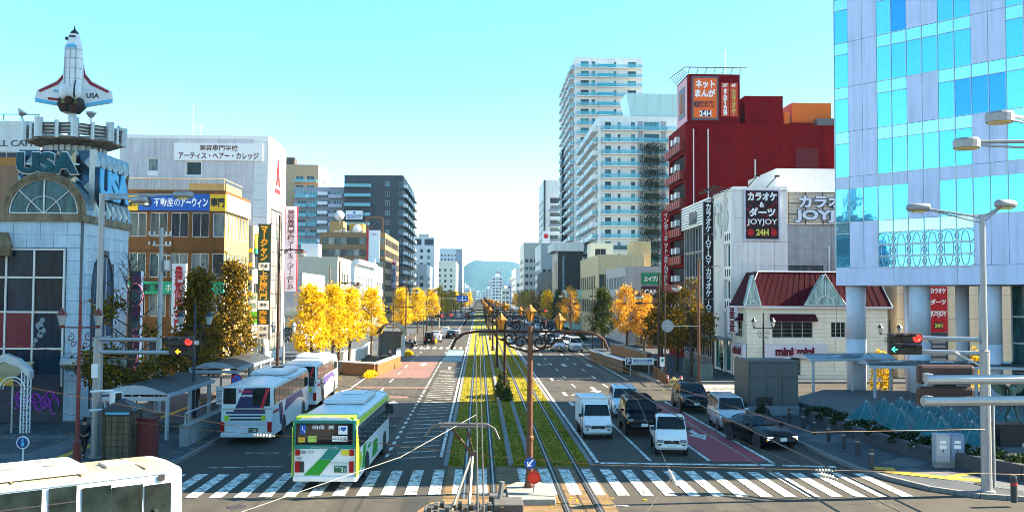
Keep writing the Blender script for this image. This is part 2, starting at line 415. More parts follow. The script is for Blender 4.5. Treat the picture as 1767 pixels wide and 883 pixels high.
struct(MB().quad((-4500,-300,-.05),(4500,-300,-.05),(4500,7000,-.05),(-4500,7000,-.05)).build('ground', M('city_ground', (.16,.155,.145), .9, var=.3, scale=.05)))
XL, XR, YC = -12.8, 15.8, 39.6
struct(MB().quad((-70,-20,0),(70,-20,0),(70,YC,0),(-70,YC,0)).quad((XL-.3,YC,0),(XR+.3,YC,0),(XR+.3,1600,0),(XL-.3,1600,0)).quad((XR+.3,66,0),(70,66,0),(70,77.5,0),(XR+.3,77.5,0)).quad((-70,200,0),(XL-.3,200,0),(XL-.3,212,0),(-70,212,0)).quad((XR+.3,196,0),(70,196,0),(70,207,0),(XR+.3,207,0)).build('road', asphalt))
def walk(pts, name='pavement'):
    b = MB(); b.prism(pts, 'z', -.04, .15)
    o = struct(b.build(name, pave))
    k = MB(); n = len(pts)
    return o
# right-hand plaza corner: kerb straight, then the rounded corner running off to the right
rc = [(XR, 66), (XR, 40.2), (15.9, 38.6), (16.3, 36.6), (17.0, 34.6), (18.2, 33.3), (19.8, 32.7), (24, 32.0), (60, 31), (60, 66)]
pr = walk(rc)
lc = [(XL, 40.6), (XL, 200), (-60, 200), (-60, 36.5), (-24, 36.5), (-16, 37.6), (-13.8, 38.8)]
pl = walk(lc)
pr2 = walk([(15.2, 77.5), (60, 77.5), (60, 196), (15.2, 196)])
walk([(15.0, 207), (60, 207), (60, 900), (15.0, 900)]); walk([(XL, 212), (XL, 900), (-60, 900), (-60, 212)])
def kerbrun(par, pts, n):
    """kerb stones laid end to end, each a piece of its own"""
    for (a, c) in zip(pts[:-1], pts[1:]):
        a = Vector((*a, 0)); c = Vector((*c, 0)); L = (c-a).length; k = max(1, round(L / n)); ang = math.atan2(c.y-a.y, c.x-a.x)
        key = ('kerb', round(L/k, 2))
        if key not in _W: _W[key] = MB().box(.008,-.09,.0,L/k-.008,.09,.168).mesh('kerb_stone', kerbm)
        for i in range(k): put('kerb_stone', _W[key], par, a + (c-a) * (i/k), ang)
kerbrun(pr, [(x, y) for x, y in rc[:8]], 1.0)
kerbrun(pl, [(-30, 36.5), (-24, 36.5), (-16, 37.6), (-13.8, 38.8), (XL, 40.6), (XL, 92)], 1.0)
kerbrun(pr2, [(40, 77.5), (15.2, 77.5), (15.2, 130)], 1.0)
# paving slabs near the camera
def inpoly(x, y, P):
    c = False; j = len(P)-1
    for i in range(len(P)):
        if (P[i][1] > y) != (P[j][1] > y) and x < (P[j][0]-P[i][0])*(y-P[i][1])/(P[j][1]-P[i][1])+P[i][0]: c = not c
        j = i
    return c
s_a = MB().box(-.69,-.69,0,.69,.69,.012).mesh('paving_slab', pave, fix=False); s_b = MB().box(-.69,-.69,0,.69,.69,.012).mesh('paving_slab', pave2, fix=False)
rs = random.Random(3); ca, sa = math.cos(R(38)), math.sin(R(38))
def slabs(par, P, x0, x1, y0, y1, rot, lim):
    n = 0
    for i in range(-26, 27):
        for j in range(-26, 27):
            u, v = i*1.4, j*1.4; c, s = math.cos(rot), math.sin(rot); x = (x0+x1)/2 + u*c - v*s; y = (y0+y1)/2 + u*s + v*c
            if x0 < x < x1 and y0 < y < y1 and all(inpoly(x+dx, y+dy, P) for dx in (-1.05, 1.05) for dy in (-1.05, 1.05)) and n < lim:
                o = put('paving_slab', s_b if (i % 4 == 0 or j % 4 == 0) else s_a, par, (x, y, .148 + rs.uniform(0, .004)), rot); n += 1
slabs(pr, rc, 15.9, 27, 32, 52, R(38), 150)
slabs(pl, lc, -25.5, -13, 37, 57, 0, 150)
# tactile path on the right-hand corner
b = MB()
def strip(b, pts, wd, z0, z1):
    for (a, c) in zip(pts[:-1], pts[1:]):
        a = Vector((*a, 0)); c = Vector((*c, 0)); d = (c-a).normalized(); n = Vector((-d.y, d.x, 0)) * wd/2; c = c + d*0
        b.prism([tuple((a-n)[:2]), tuple((c-n)[:2]), tuple((c+n)[:2]), tuple((a+n)[:2])], 'z', z0, z1)
strip(b, [(16.6, 37.6), (18.4, 36.2), (19.6, 35.6)], .6, .166, .172); strip(b, [(18.4, 36.25), (20.5, 37.4), (24.5, 35.6), (27, 35.4)], .32, .167, .1735); strip(b, [(16.35, 38.3), (17.2, 38.0)], .7, .166, .172)
b.build('tactile_strip', yellowt, pr)
MB().lathe([(.38, .162), (.38, .172)], n=20).build('manhole_cover', M('cast_iron', (.06,.05,.05), .6, .5), pr, (19.3, 35.0, 0))
strip2 = MB(); strip(strip2, [(-18, 38.0), (-18.2, 62)], .35, .166, .171); strip2.build('tactile_strip', yellowt, pl)

# ---- road markings
def marks(name, rects, mat, piece, z=.004):
    """a marking made of painted pieces; rects: list of 4-point outlines"""
    t = struct(thing(name, None, None)); del t['kind']; t['kind'] = 'structure'
    for q in rects:
        b = MB(); b.prism([tuple(p[:2]) for p in q], 'z', z-.003, z); b.build(piece, mat, t)
    return t
def bar(x, y0, y1, wd): return [(x-wd/2, y0), (x+wd/2, y0), (x+wd/2, y1), (x-wd/2, y1)]
def cw(i):
    x = -11.9 + i * .86
    f = lambda x: (33.45 + .6*math.exp(-(x/8)**2), 37.9 + 1.2*math.exp(-((x-2)/8)**2))
    n, fr = f(x); k = 0.0
    return [(x-.22, n), (x+.22, n), (x+.22, fr), (x-.22, fr)]
marks('crosswalk', [cw(i) for i in range(33) if i not in (15,)], paint, 'crosswalk_stripe', .019)
marks('stop_line', [[(5.3,40.6),(10.3,40.2),(10.3,39.85),(5.3,40.25)], [(10.35,40.2),(12.8,40.1),(12.8,39.75),(10.35,39.85)], [(13.1,39.9),(15.3,39.6),(15.3,39.3),(13.1,39.6)]], paint, 'painted_bar', .008)
lm = [bar(5.2, 40.5, 400, .16)]
lm += [bar(7.6, 41, 62, .14), bar(10.22, 41, 62, .16), bar(12.88, 40.3, 64, .18)]
for x in (7.7, 10.3): lm += [bar(x, y, y+3, .14) for y in np.arange(66, 400, 8)]
lm += [bar(12.9, 80, 400, .15)]
marks('lane_lines', lm, paint, 'painted_line')
ll = [bar(-1.65, 42, 400, .14)] + [bar(-4.1, y, y+.9, .16) for y in np.arange(42, 110, 1.8)]
ll += [bar(-7.4, y, y+3, .14) for y in np.arange(46, 400, 8)] + [bar(-9.9, 72, 104, .15)] + [bar(-4.2, y, y+3, .14) for y in np.arange(118, 400, 8)]
ll += [[(-10.1, 72),(-9.9, 72),(-12.4, 62),(-12.6, 62)]]
marks('lane_lines', ll, paint, 'painted_line')
marks('hatching', [[(-3.7, y-.1), (-1.9, y+.5), (-1.9, y+.72), (-3.7, y+.12)] for y in np.arange(41.5, 92, 1.55)], paint2, 'hatch_bar', .006)
marks('faint_bars', [[(x, y), (x+1.5, y), (x+1.5, y+.16), (x, y+.16)] for x, y in [(-10.6,43),(-11.3,39.4),(-9.7,39.6),(-11.2,66),(-10.6,68),(-11.6,70),(-10.2,66.6),(-8.4,47),(-11,64.5),(-6,52)]], paint2, 'painted_bar', .005)
marks('red_lane', [[(10.36,40.8),(12.72,40.8),(12.72,62.5),(11.6,63),(10.36,58)]], redpaint, 'red_surface', .0045)
marks('faded_red_patch', [[(-9.5,82),(-4.4,82),(-4.4,112),(-9.5,112)], [(-9.6,66),(-5,66),(-5,67.2),(-9.6,67.2)], [(-9.6,73),(-3.8,73),(-3.8,74),(-9.6,74)],[(-8.6,42.5),(-6.8,42.5),(-6.8,45.2),(-8.6,45.2)]], redfaded, 'red_surface', .0025)
marks('faded_blue_patch', [[(-4.0,103),(-1.9,103),(-1.9,124),(-4.0,124)]], bluefaded, 'blue_surface', .0025)
def arrow(x, y, L=4.2, turn=0, wd=.28):
    if turn == 0: return [[(x-wd/2,y),(x+wd/2,y),(x+wd/2,y+L*.6),(x-wd/2,y+L*.6)], [(x-.5,y+L*.6),(x+.5,y+L*.6),(x,y+L)]]
    s = turn
    return [[(x-wd/2,y),(x+wd/2,y),(x+wd/2,y+L*.6),(x-wd/2,y+L*.6)], [(x-wd/2,y+L*.6),(x+wd/2,y+L*.6),(x+s*.85,y+L*.2),(x+s*1.1,y+L*.35)]]
def flip(q, yc): return [[(x, 2*yc-y) for x, y in p] for p in q]
ar = flip(arrow(11.5, 47, 4.5), 49.2)
for x, y, t in [(6.4, 66, 1), (6.4, 78, 1), (9, 70, 0), (11.6, 70, 0), (6.4, 96, 1), (9, 96, 0), (11.6, 96, 0), (9, 60, 0), (6.3,60,1)]: ar += flip(arrow(x, y, 4.2, t), y+2)
for x, y, t in [(-5.8, 60, 0), (-8.7, 60, -1), (-5.8, 96, 0), (-8.7, 97, 0), (-2.9, 92, 1)]: ar += arrow(x, y, 4.2, t)
marks('lane_arrows', ar, paint, 'painted_arrow', .0085)
marks('side_crosswalk', [[(16.3+i*.9-.2, 72.5), (16.3+i*.9+.22, 72.5), (16.3+i*.9+.22, 76.3), (16.3+i*.9-.2, 76.3)] for i in range(0)] + [[(17.5, 67.4+i*.9), (21.5, 67.4+i*.9), (21.5, 67.84+i*.9), (17.5, 67.84+i*.9)] for i in range(10)], paint, 'crosswalk_stripe', .008)
marks('far_crosswalk', [bar(x, 127, 131, .45) for x in np.arange(-11.5, -1.5, .9)] + [bar(x, 127, 131, .45) for x in np.arange(5.4, 15, .9)], paint, 'crosswalk_stripe', .008)
marks('edge_markings', [[(-.9+.5*i, 31.0), (-.5+.5*i, 31.0), (-.5+.5*i, 31.25), (-.9+.5*i, 31.25)] for i in ()] + [[(2.9,32.2),(3.6,32.2),(3.6,32.42),(2.9,32.42)], [(4.4,32.1),(5.2,32.1),(5.2,32.32),(4.4,32.32)], [(11.6,30.9),(13,30.5),(13.1,30.8),(11.7,31.2)], [(8.6,31.2),(8.75,31.2),(8.6,29),(8.45,29)]], paint2, 'painted_bar', .0125)

# ---- tram track
GX0, GX1, GY0 = -1.25, 4.75, 39.7
turf_o = struct(MB().box(GX0, GY0, -.02, GX1, 420, .035).build('track_turf', turf))
for x in (GX0-.12, GX1+.12):
    o = struct(MB().box(x-.1, GY0, -.02, x+.1, 420, .045).build('track_kerb', kerbm))
med = struct(MB().box(1.45, GY0, .0, 2.2, 420, .10).build('median_strip', turf))
for x in (1.4, 2.25):
    key = ('ks', x); me = MB().box(x-.11, 0, .03, x+.11, .96, .15).mesh('kerb_stone', kerbm)
    for i in range(70): put('kerb_stone', me, med, (0, GY0 + i, 0))
    MB().box(x-.11, GY0+70, .03, x+.11, 420, .145).build('kerb_run', kerbm, med)
trackp = struct(MB().box(GX0, -20, -.03, GX1, GY0-.02, .006).build('track_paving', sett))
me = MB().box(-.56,-.56,0,.56,.56,.008).mesh('paving_stone', sett, fix=False)
for x in (-.86+.2, .05+.6-.05, 1.83, 3.0, 4.15):
    for j in range(20): put('paving_stone', me, trackp, (x, 16.6 + j*1.16, .003 + rs.uniform(0, .003)))
railm = M('rail_steel', (.22,.21,.2), .4, .7, var=.2, scale=6); raildark = M('rail_groove', (.03,.028,.026), .8)
for x in (-.49, .6, 3.05, 4.15):
    r = struct(MB().box(x-.03, -20, -.02, x+.03, 420, .05).build('tram_rail', railm))
    MB().box(x-.12, -20, -.02, x-.032, 420, .04).box(x+.032, -20, -.02, x+.12, 420, .04).build('rail_groove', raildark, r)
# grass blades standing on the turf
rg = np.random.default_rng(5); NB = 30000
gy = GY0 + 75 * rg.random(NB) ** 1.5; gx = GX0 + (GX1-GX0) * rg.random(NB)
ok = np.ones(NB, bool)
for x in (-.49, .6, 3.05, 4.15): ok &= abs(gx - x) > .16
for x in (1.4, 2.25): ok &= abs(gx - x) > .14
gx, gy = gx[ok], gy[ok]; n = len(gx); a = rg.random(n) * PI; hh = .03 + .06 * rg.random(n); ww = .02 + .03 * rg.random(n)
z = np.where((gx > 1.45) & (gx < 2.2), .10, .035)
V = np.empty((n, 3, 3)); V[:, 0] = np.stack([gx - np.cos(a)*ww, gy - np.sin(a)*ww, z], 1); V[:, 1] = np.stack([gx + np.cos(a)*ww, gy + np.sin(a)*ww, z], 1)
V[:, 2] = np.stack([gx + rg.normal(0, .03, n), gy + rg.normal(0, .03, n), z + hh], 1)
me = bpy.data.meshes.new('grass'); me.from_pydata(V.reshape(-1, 3).tolist(), [], np.arange(3*n).reshape(-1, 3).tolist())
me.materials.append(leaf_mat('grass_blades', [(.09,.11,.012), (.16,.16,.015), (.28,.22,.02), (.2,.15,.03)], .3))
tag(put('grass', me), 'short autumn grass growing between the tram rails', 'grass', kind='stuff')
# hills at the end of the street
hm = M('wooded_hill', (.02,.05,.055), .95, var=.6, scale=.02, bump=0, spec=0)
b = MB(); rr = random.Random(11); NX, NY = 90, 26
prof = [(-1500,30),(-700,60),(-260,95),(-120,120),(-60,170),(-10,188),(60,192),(110,186),(170,182),(230,164),(310,150),(420,110),(800,70),(1600,40)]
def hz(x):
    for (a, c), (d, e) in zip(prof[:-1], prof[1:]):
        if a <= x <= d: t = (x-a)/(d-a); t = t*t*(3-2*t); return c + (e-c)*t
    return 30
from mathutils import noise as mn
for j in range(NY):
    for i in range(NX):
        x = -1500 + 3000*i/(NX-1); y = 3400 + 2600*j/(NY-1); t = math.sin(PI*min(1, j/(NY-1)*1.0))
        z = hz(x*5000/y*.98) * (y/4700) * t + 16*mn.fractal((x*.008, y*.008, 1), 1, 2, 5)*t - 3
        b.v.append((x, y, z))
for j in range(NY-1):
    for i in range(NX-1): b.f.append((j*NX+i, j*NX+i+1, (j+1)*NX+i+1, (j+1)*NX+i))
struct(b.build('hills', hm, smooth=True))

# repairs and covers in the carriageway
pat = M('asphalt_patch_dark', (.028,.027,.026), .85, var=.25, scale=4, bump=.3, bscale=40); pat2 = M('asphalt_patch_pale', (.062,.055,.045), .85, var=.3, scale=3, bump=.3, bscale=40)
rp = struct(thing('road_repairs', None, None))
for i, (x, y, w_, h_) in enumerate([(-6.3,31,1.2,3.5),(-9.5,30.2,3.2,.5),(8.2,31.4,.9,2.8),(11.5,29.8,2.6,.6),(6.2,52,.8,6),(-5.5,49,1.0,7),(-3.0,76,.8,9),(9.2,72,2.2,.5),(13.8,31.6,.7,1.6),(-2.6,31.2,.9,2.4),(6.6,84,1.0,5)]):
    MB().box(x, y, -.002, x+w_, y+h_, .0022).build('asphalt_patch', pat if i % 2 else pat2, rp)
mc_ = MB().lathe([(.33,-.002),(.33,.009),(.3,.011)], n=20).mesh('manhole_cover', M('cast_iron', (.06,.05,.05)))
for x, y in [(-8.2,32.2),(-5.2,56),(7.4,31.2),(9.0,47.5),(-6.0,82),(6.3,73),(13.8,55),(11.4,34.9),(-3.1,35.4)]: put('manhole_cover', mc_, rp, (x, y, 0))
# ================================================================== NEAR BUILDINGS, LEFT
tilem = M('pale_wall_tile', (.44,.55,.65), .3, var=.14, scale=1.5, streak=.3); joint = M('dark_joint', (.12,.12,.12), .8)
ribm = M('barrel_roof_metal', (.22,.34,.42), .35, .35, var=.2, streak=.2); rustb = M('weathered_band', (.24,.17,.1), .6, .2, var=.5, scale=2.5, streak=.4)
teal = M('teal_letter', (.005,.07,.095), .5, var=.5, scale=5); skyb = M('sky_blue_letter', (.1,.45,.72), .45, var=.15)
curt = glass_mat('curtain_wall_glass', [(.005,.014,.026),(.008,.024,.042),(.006,.018,.03),(.012,.03,.05)], .1, spec=.12)
mirror = M('mirror_panel', (.12,.15,.18), .14, .85, var=.4)
# ---- hall with the barrel fanlight
UX, UY = -22.02, 52.0
t = thing('arcade_hall', 'pale tiled hall with a barrel-vaulted fanlight and dark curtain wall at its corner', 'building', (UX, UY, .15))
UH = 11.1
MB().box(-10,.02,0,-.02,7,UH).build('wall', joint, t)
tm = {}
CWE = -1.28
def tile(u, z, face, w=.73, h=.73):
    k = (w, h)
    if k not in tm: tm[k] = MB().box(.01,-.03,.01,w-.01,0,h-.01).mesh('wall_tile', tilem, fix=False)
    if face == 'f': put('wall_tile', tm[k], t, (u, .02, z), 0)
    else: put('wall_tile', tm[k], t, (-.02, u, z), PI/2)
for r in range(16):
    z = UH - .73*(r+1) - .05
    if z < 0: break
    
    for c in range(14 if r < 2 else 2): tile(-.75 - .73*c, z, 'f') if r < 2 else (tile(-.74, z, 'f', .72) if c == 0 else None)
    for c in range(9):
        u = .35 + .73*c
        if 1.5 < u < 4.6 and z < 9.3 - ((u-3.05)**2)*.55 and z > -1: continue
        tile(u, z, 's')
# curtain wall on the front, left of the tiled pier
b = MB(); cw0, cw1, cz1 = -10, -.78, UH-1.55
for u in (-.82, -2.45, -3.95, -5.05, -6.2, -7.4, -8.6): b.box(u-.05,-.14,2.0,u+.05,.0,cz1)
for z in (2.0, 4.0, 6.0, 7.9, cz1-.1): b.box(cw0,-.12,z,cw1,0,z+.1)
cwf = b.build('curtain_wall_frame', f_alu, t)
us = [-10,-8.6,-7.4,-6.2,-5.05,-3.95,-2.45,-.82]; zs = [2.0,4.0,6.0,7.9,cz1]
redgl = M('red_poster_glass', (.16,.012,.03), .15, var=.4, scale=.8)
for i in range(7):
    for j in range(4):
        MB().box(us[i]+.05,-.05,zs[j]+.1,us[i+1]-.05,-.03,zs[j+1]).build('curtain_pane', redgl if (j == 1 and i < 6) else curt, cwf)
# generic pale figure print behind the glass
fig = MB(); 
for (x, z, r) in [(-1.95,5.6,.15),(-2.1,5.3,.22),(-1.95,5.05,.2),(-2.05,4.8,.17),(-2.3,4.5,.14),(-2.4,4.25,.1)]: fig.lathe([(r,-.004),(r,.004)], (x,-.062,z), 14, 'y')
fig.build('poster_print', M('pale_print', (.2,.24,.28), .5), cwf)
for u in (-10,-8.6,-7.4,-6.2,-5.05,-3.95,-2.6): MB().box(u+.06,-.04,.2,u+1.1,-.02,1.95).build('lower_shutter', M('dark_shutter', (.04,.05,.07), .5, .3), t)
b = MB(); b.box(-10,-.1,1.6,-.78,.0,1.98).build('lintel_band', M('dark_band', (.07,.08,.09), .5, .2), t)
# tall arched window in the street face
b = MB(); N = 12
pts = [(1.55,.6)] + [(1.55, 7.2)] + [(3.05-1.5*math.cos(PI/2*k/N), 7.2+2.2*math.sin(PI/2*k/N)) for k in range(1,N)] + [(3.05+1.5*math.sin(PI/2*k/N), 7.2+2.2*math.cos(PI/2*k/N)) for k in range(0,N)] + [(4.55,7.2),(4.55,.6)]
MB().prism(pts, 'x', -.02, .01).build('arched_window', glass_mat('speckled_glass', [(.05,.09,.16),(.08,.12,.2)], .1), t)
wa = MB().path([(.03,y,z) for y, z in pts], .07, 6).build('window_arch', M('dark_trim',(.05,.06,.07),.5,.3), t)
for y in (2.55, 3.55): MB().box(.0,y-.04,.6,.05,y+.04,9.3).build('mullion', f_alu, wa)
for z in (2.6, 4.5, 6.4): MB().box(.0,1.55,z,.05,4.55,z+.07).build('transom', f_alu, wa)
MB().box(-.0,1.62,.65,.03,4.48,4.4).build('frosted_panel', M('frosted_lilac', (.32,.36,.5), .4, var=.4, scale=6), wa)
# cornice band, barrel vault and fanlight
MB().box(-10.1,-.18,UH-.06,.16,7.05,UH+.34).build('cornice', rustb, t)
cx, cr = -2.05, 2.2; bz = UH + .34
def arc(cx, cz, r, n=20, a0=0, a1=PI): return [(cx + r*math.cos(a0+(a1-a0)*k/n), cz + r*math.sin(a0+(a1-a0)*k/n)) for k in range(n+1)]
for i in range(20):                              # standing-seam strips of the vault
    a0, a1 = PI*i/20, PI*(i+1)/20
    p = [(cx+cr*math.cos(a0+.008), bz+cr*math.sin(a0+.008)), (cx+cr*math.cos(a1-.008), bz+cr*math.sin(a1-.008)), (cx+(cr-.06)*math.cos(a1), bz+(cr-.06)*math.sin(a1)), (cx+(cr-.06)*math.cos(a0), bz+(cr-.06)*math.sin(a0))]
    MB().prism(p, 'y', .1, 7.0).build('roof_strip', ribm, t)
MB().prism(arc(cx, bz, cr-.08), 'y', .12, 6.98).build('vault_body', M('dim_interior', (.03,.03,.032), .9, var=.1), t)
for k, r in enumerate((cr+.06, cr-.08, cr-.22)):
    MB().path([(x,-.02-.02*k,z) for x, z in arc(cx, bz, r, 28)], .08, 6).build('arch_moulding', rustb, t)
fl = MB().prism(arc(cx, bz+.04, cr-.3, 28), 'y', .02, .06).build('fanlight', glass_mat('fan_glass', [(.03,.09,.1)], .05), t)
r = cr-.34
MB().path([(x,-.03,z) for x, z in arc(cx, bz+.06, r, 24)], .05, 6).path([(cx-r,-.03,bz+.06),(cx+r,-.03,bz+.06)], .05, 6).path([(cx,-.03,bz+.05),(cx,-.03,bz+r)], .045, 6).path([(cx,-.03,bz+.05),(cx-r*.72,-.03,bz+r*.7)], .04, 6).path([(cx,-.03,bz+.05),(cx+r*.72,-.03,bz+r*.7)], .04, 6).path([(x,-.03,z) for x, z in arc(cx, bz+.06, r*.5, 16)], .035, 6).build('fan_bars', f_alu, fl)
MB().box(-10,.5,UH+.3,-4.4,7,UH+.5).build('flat_roof', concrete, t)
# round bay at the far left and awning box
MB().lathe([(1.2,6.9),(1.25,7.5),(1.0,8.2)], (-4.9,-.2,2.2), 16).build('bay_cap', rustb, t)
# ---- sign tower behind the vault
tw = thing('sign_tower', 'mirror-panelled sign tower with a railed platform standing behind the fanlight', 'tower', (-22.0, 53.6, 11.2))
TW, TD, TH = 4.3, 5.0, 4.2
MB().box(-TW,0,0,0,TD,TH).build('core', M('tower_core', (.1,.11,.12), .4, .5, var=.3), tw)
pm_ = [mirror, M('mirror_panel_warm', (.3,.22,.14), .15, .85, var=.4), M('mirror_panel_dark', (.05,.06,.08), .15, .8, var=.3)]
for i in range(4):
    for j in range(3):
        x0 = -TW + TW*i/4; z0 = TH*j/3; w_, h_ = TW/4, TH/3
        MB().quad((x0,-.01,z0),(x0+w_,-.01,z0),(x0+w_/2,-.24,z0+h_/2)).quad((x0+w_,-.01,z0),(x0+w_,-.01,z0+h_),(x0+w_/2,-.24,z0+h_/2)).quad((x0+w_,-.01,z0+h_),(x0,-.01,z0+h_),(x0+w_/2,-.24,z0+h_/2)).quad((x0,-.01,z0+h_),(x0,-.01,z0),(x0+w_/2,-.24,z0+h_/2)).build('diamond_panel', pm_[(i*5+j*3)%3], tw, fix=False)
for i in range(6):
    for j in range(3):
        y0 = TD*i/6; z0 = TH*j/3; w_, h_ = TD/6, TH/3
        MB().quad((.01,y0,z0),(.01,y0+w_,z0),(.2,y0+w_/2,z0+h_*.5)).quad((.01,y0+w_,z0),(.01,y0+w_,z0+h_),(.2,y0+w_/2,z0+h_*.5)).quad((.01,y0+w_,z0+h_),(.01,y0,z0+h_),(.2,y0+w_/2,z0+h_*.5)).quad((.01,y0,z0+h_),(.01,y0,z0),(.2,y0+w_/2,z0+h_*.5)).build('diamond_panel', pm_[(i*2+j)%2*2], tw, fix=False)
MB().box(-.2,-.3,0,.12,0,TH+.02).build('corner_post', steel, tw)
b = MB()
for k in range(28):
    a = 2*PI*k/28; b.cbox((-TW/2+1.62*math.cos(a)-.1, TD/2+1.62*math.sin(a), TH+.35), (.24,.24,.7))
b.lathe([(1.6,TH),(1.6,TH+.7)], (-TW/2-.1,TD/2,0), 28).build('ribbed_drum', M('drum_metal', (.45,.45,.43), .5, .3, var=.2, streak=.4), tw)
pz = TH + .7; pc = (-TW/2-.1, TD/2)
MB().lathe([(1.9,pz-.25),(2.6,pz),(2.65,pz+.12),(2.4,pz+.14)], (pc[0],pc[1],0), 8).build('platform', M('platform_deck', (.2,.17,.13), .5, .3, var=.4, streak=.3), tw)
for h in (.3,.5,.7,.9):
    MB().path([(pc[0]+2.6*math.cos(2*PI*(k+.5)/8), pc[1]+2.6*math.sin(2*PI*(k+.5)/8), pz+h) for k in range(8)], .045, 5, closed=True).build('rail', M('rail_dark',(.1,.1,.11),.4,.5), tw)
for k in range(8):
    a = 2*PI*(k+.5)/8; MB().lathe([(.02,0),(.24,.02),(.24,1.15),(.02,1.17)], (pc[0]+2.65*math.cos(a), pc[1]+2.65*math.sin(a), pz+.05), 10).build('post_drum', alu, tw, smooth=False)
    a2 = 2*PI*(k+1)/8; MB().lathe([(.13,0),(.13,1.0)], (pc[0]+2.45*math.cos(a2), pc[1]+2.45*math.sin(a2), pz+.05), 8).build('rail_post', alu, tw)
for k in range(8):
    a = 2*PI*(k+1)/8; MB().cbox((0,0,.4),(1.7,.05,.55)).build('guard_panel', M('guard_panel',(.38,.38,.36),.35,.5,var=.3,streak=.3), tw, (pc[0]+2.28*math.cos(a), pc[1]+2.28*math.sin(a), pz+.2), a+PI/2)
def floodlamp(px, py, Y, tilt, lab, dirx):
    p = at(px, py, Y); f = thing('floodlight', lab, 'lamp', tuple(p), 0, 'floodlights on the sign tower')
    prof = [(.05,-.16),(.14,-.1),(.26,.08),(.32,.16)]; b = MB(); b.lathe(prof, (0,0,0), 14)
    mt = Matrix.Rotation(tilt, 3, 'Y'); b.v = [tuple(mt @ Vector(v)) for v in b.v]; b.build('reflector', alu, f, smooth=True)
    b = MB(); b.lathe([(.29,.165),(.29,.18)], (0,0,0), 14); b.v = [tuple(mt @ Vector(v)) for v in b.v]; b.build('lens', M('lamp_lens',(.5,.5,.48),.1), f)
    MB().path([(0,0,-.1),(.1*dirx,0,-.4),(.12*dirx,0,-.75)], .05, 6).build('bracket', steel, f)
floodlamp(37, 196, 56, R(35), 'floodlight leaning over the tower platform beside the pale rooftop', 1)
floodlamp(157, 199, 54.5, 0, 'floodlight facing straight up just right of the rocket plane', 0)
floodlamp(206, 226, 57, R(50), 'floodlight tilted over the street end of the tower platform', -1)
# ---- big letters on the tower
us1 = thing('letter_sign', 'dark teal USA channel letters with white outlines facing the junction', 'sign', (-24.5, 53.3, 13.6))
letter(us1, 'USA', 0, 1.0, 3.55, 1.35, f_white, -.05, .03, .09); letter(us1, 'USA', 0, 1.0, 3.4, 1.22, teal, -.09, .12, .06)
MB().box(-1.75,-.04,.9,1.75,-.01,1.0).build('back_rail', steel, us1)
us2 = thing('letter_sign', 'sky blue USA channel letters on the street side of the tower', 'sign', (-21.42, 54.6, 12.2), PI/2)
letter(us2, 'USA', 0, 1.2, 4.4, 1.85, M('letter_side_dark',(.02,.05,.09),.5), -.02, .12, .09); letter(us2, 'USA', 0, 1.2, 4.25, 1.7, skyb, -.15, .06, .06)
MB().box(-2.2,-.02,1.1,2.2,0,1.25).build('back_rail', steel, us2)

# ---- space plane on its mast
sp = thing('space_shuttle_model', 'white winged space plane model standing nose-up on the tower', 'model', (-24.4, 56.0, 17.9))
shm = M('shuttle_white', (.7,.72,.74), .4, var=.08, scale=3, streak=.12); shred = M('shuttle_red', (.28,.03,.05), .5, var=.5, scale=9); shblue = M('shuttle_blue', (.1,.45,.68), .45, var=.15); shblk = M('shuttle_black', (.03,.03,.035), .5, var=.3)
MB().lathe([(.26,-1.75),(.22,.75)], n=12).build('mast', steel, sp)
rings = []
for z, rx, ry in [(.95,.56,.5),(1.3,.56,.52),(2.2,.56,.52),(3.6,.54,.5),(4.2,.47,.44),(4.7,.34,.33),(5.0,.2,.2),(5.12,.06,.06)]:
    rings.append([(rx*math.cos(2*PI*k/20), ry*math.sin(2*PI*k/20)*(1.0 if math.sin(2*PI*k/20) < 0 else .75), z) for k in range(20)])
MB().loft(rings).build('fuselage', shm, sp, smooth=True)
MB().lathe([(.27,4.86),(.2,5.01),(.07,5.135),(.03,5.3),(.01,5.45)], n=14).build('nose_cap', shblk, sp, smooth=True)
def wing(pts, nm, m, y0=.12, y1=.26, par=sp):
    return MB().prism(pts, 'y', y0, y1).build(nm, m, par)
for s in (-1, 1):
    out = [(.5*s,3.3),(.62*s,2.55),(1.0*s,2.1),(2.2*s,1.5),(2.3*s,1.0),(2.28*s,.78),(.4*s,.45)]
    wg = wing(out, 'wing', shm)
    wing([(2.27*s,1.02),(2.26*s,.8),(.5*s,.5),(.5*s,.66)], 'elevon', shblue, .09, .115, wg)
    wing([(.56*s,2.9),(.66*s,2.48),(1.03*s,2.02),(2.1*s,1.48),(2.0*s,1.36),(.95*s,1.84),(.58*s,2.3)], 'leading_edge', shred, .1, .117, wg)
    if s < 0:
        wing([(.6*s,.98),(1.55*s,1.08),(1.5*s,.92),(.6*s,.82)], 'red_flash', shred, .1, .118, wg)
        wing([(.95*s,1.5),(1.2*s,1.55),(1.2*s,1.42),(.95*s,1.37)], 'small_flag', shblue, .1, .118, wg)
        wing([(.52*s,3.9),(.75*s,2.2),(.56*s,2.6)], 'blue_strake', shblue, .16, .2, wg)
    else:
        letter(wg, 'USA', 1.12, 1.2, .75, .3, shblk, .118, .008, .03)
    MB().lathe([(.18,.85),(.3,1.1),(.28,1.5),(.06,1.9)], (.36*s,-.35,0), 12).build('engine_pod', shm, sp, smooth=True)
    MB().lathe([(.17,.62),(.1,.9)], (.36*s,-.38,0), 10).build('small_nozzle', M('brass',(.35,.25,.05),.35,.8), sp)
    MB().box(.33*s-.012,-.5,1.4,.33*s+.012,-.44,4.1).build('cargo_seam', M('panel_line',(.3,.36,.4),.5), sp)
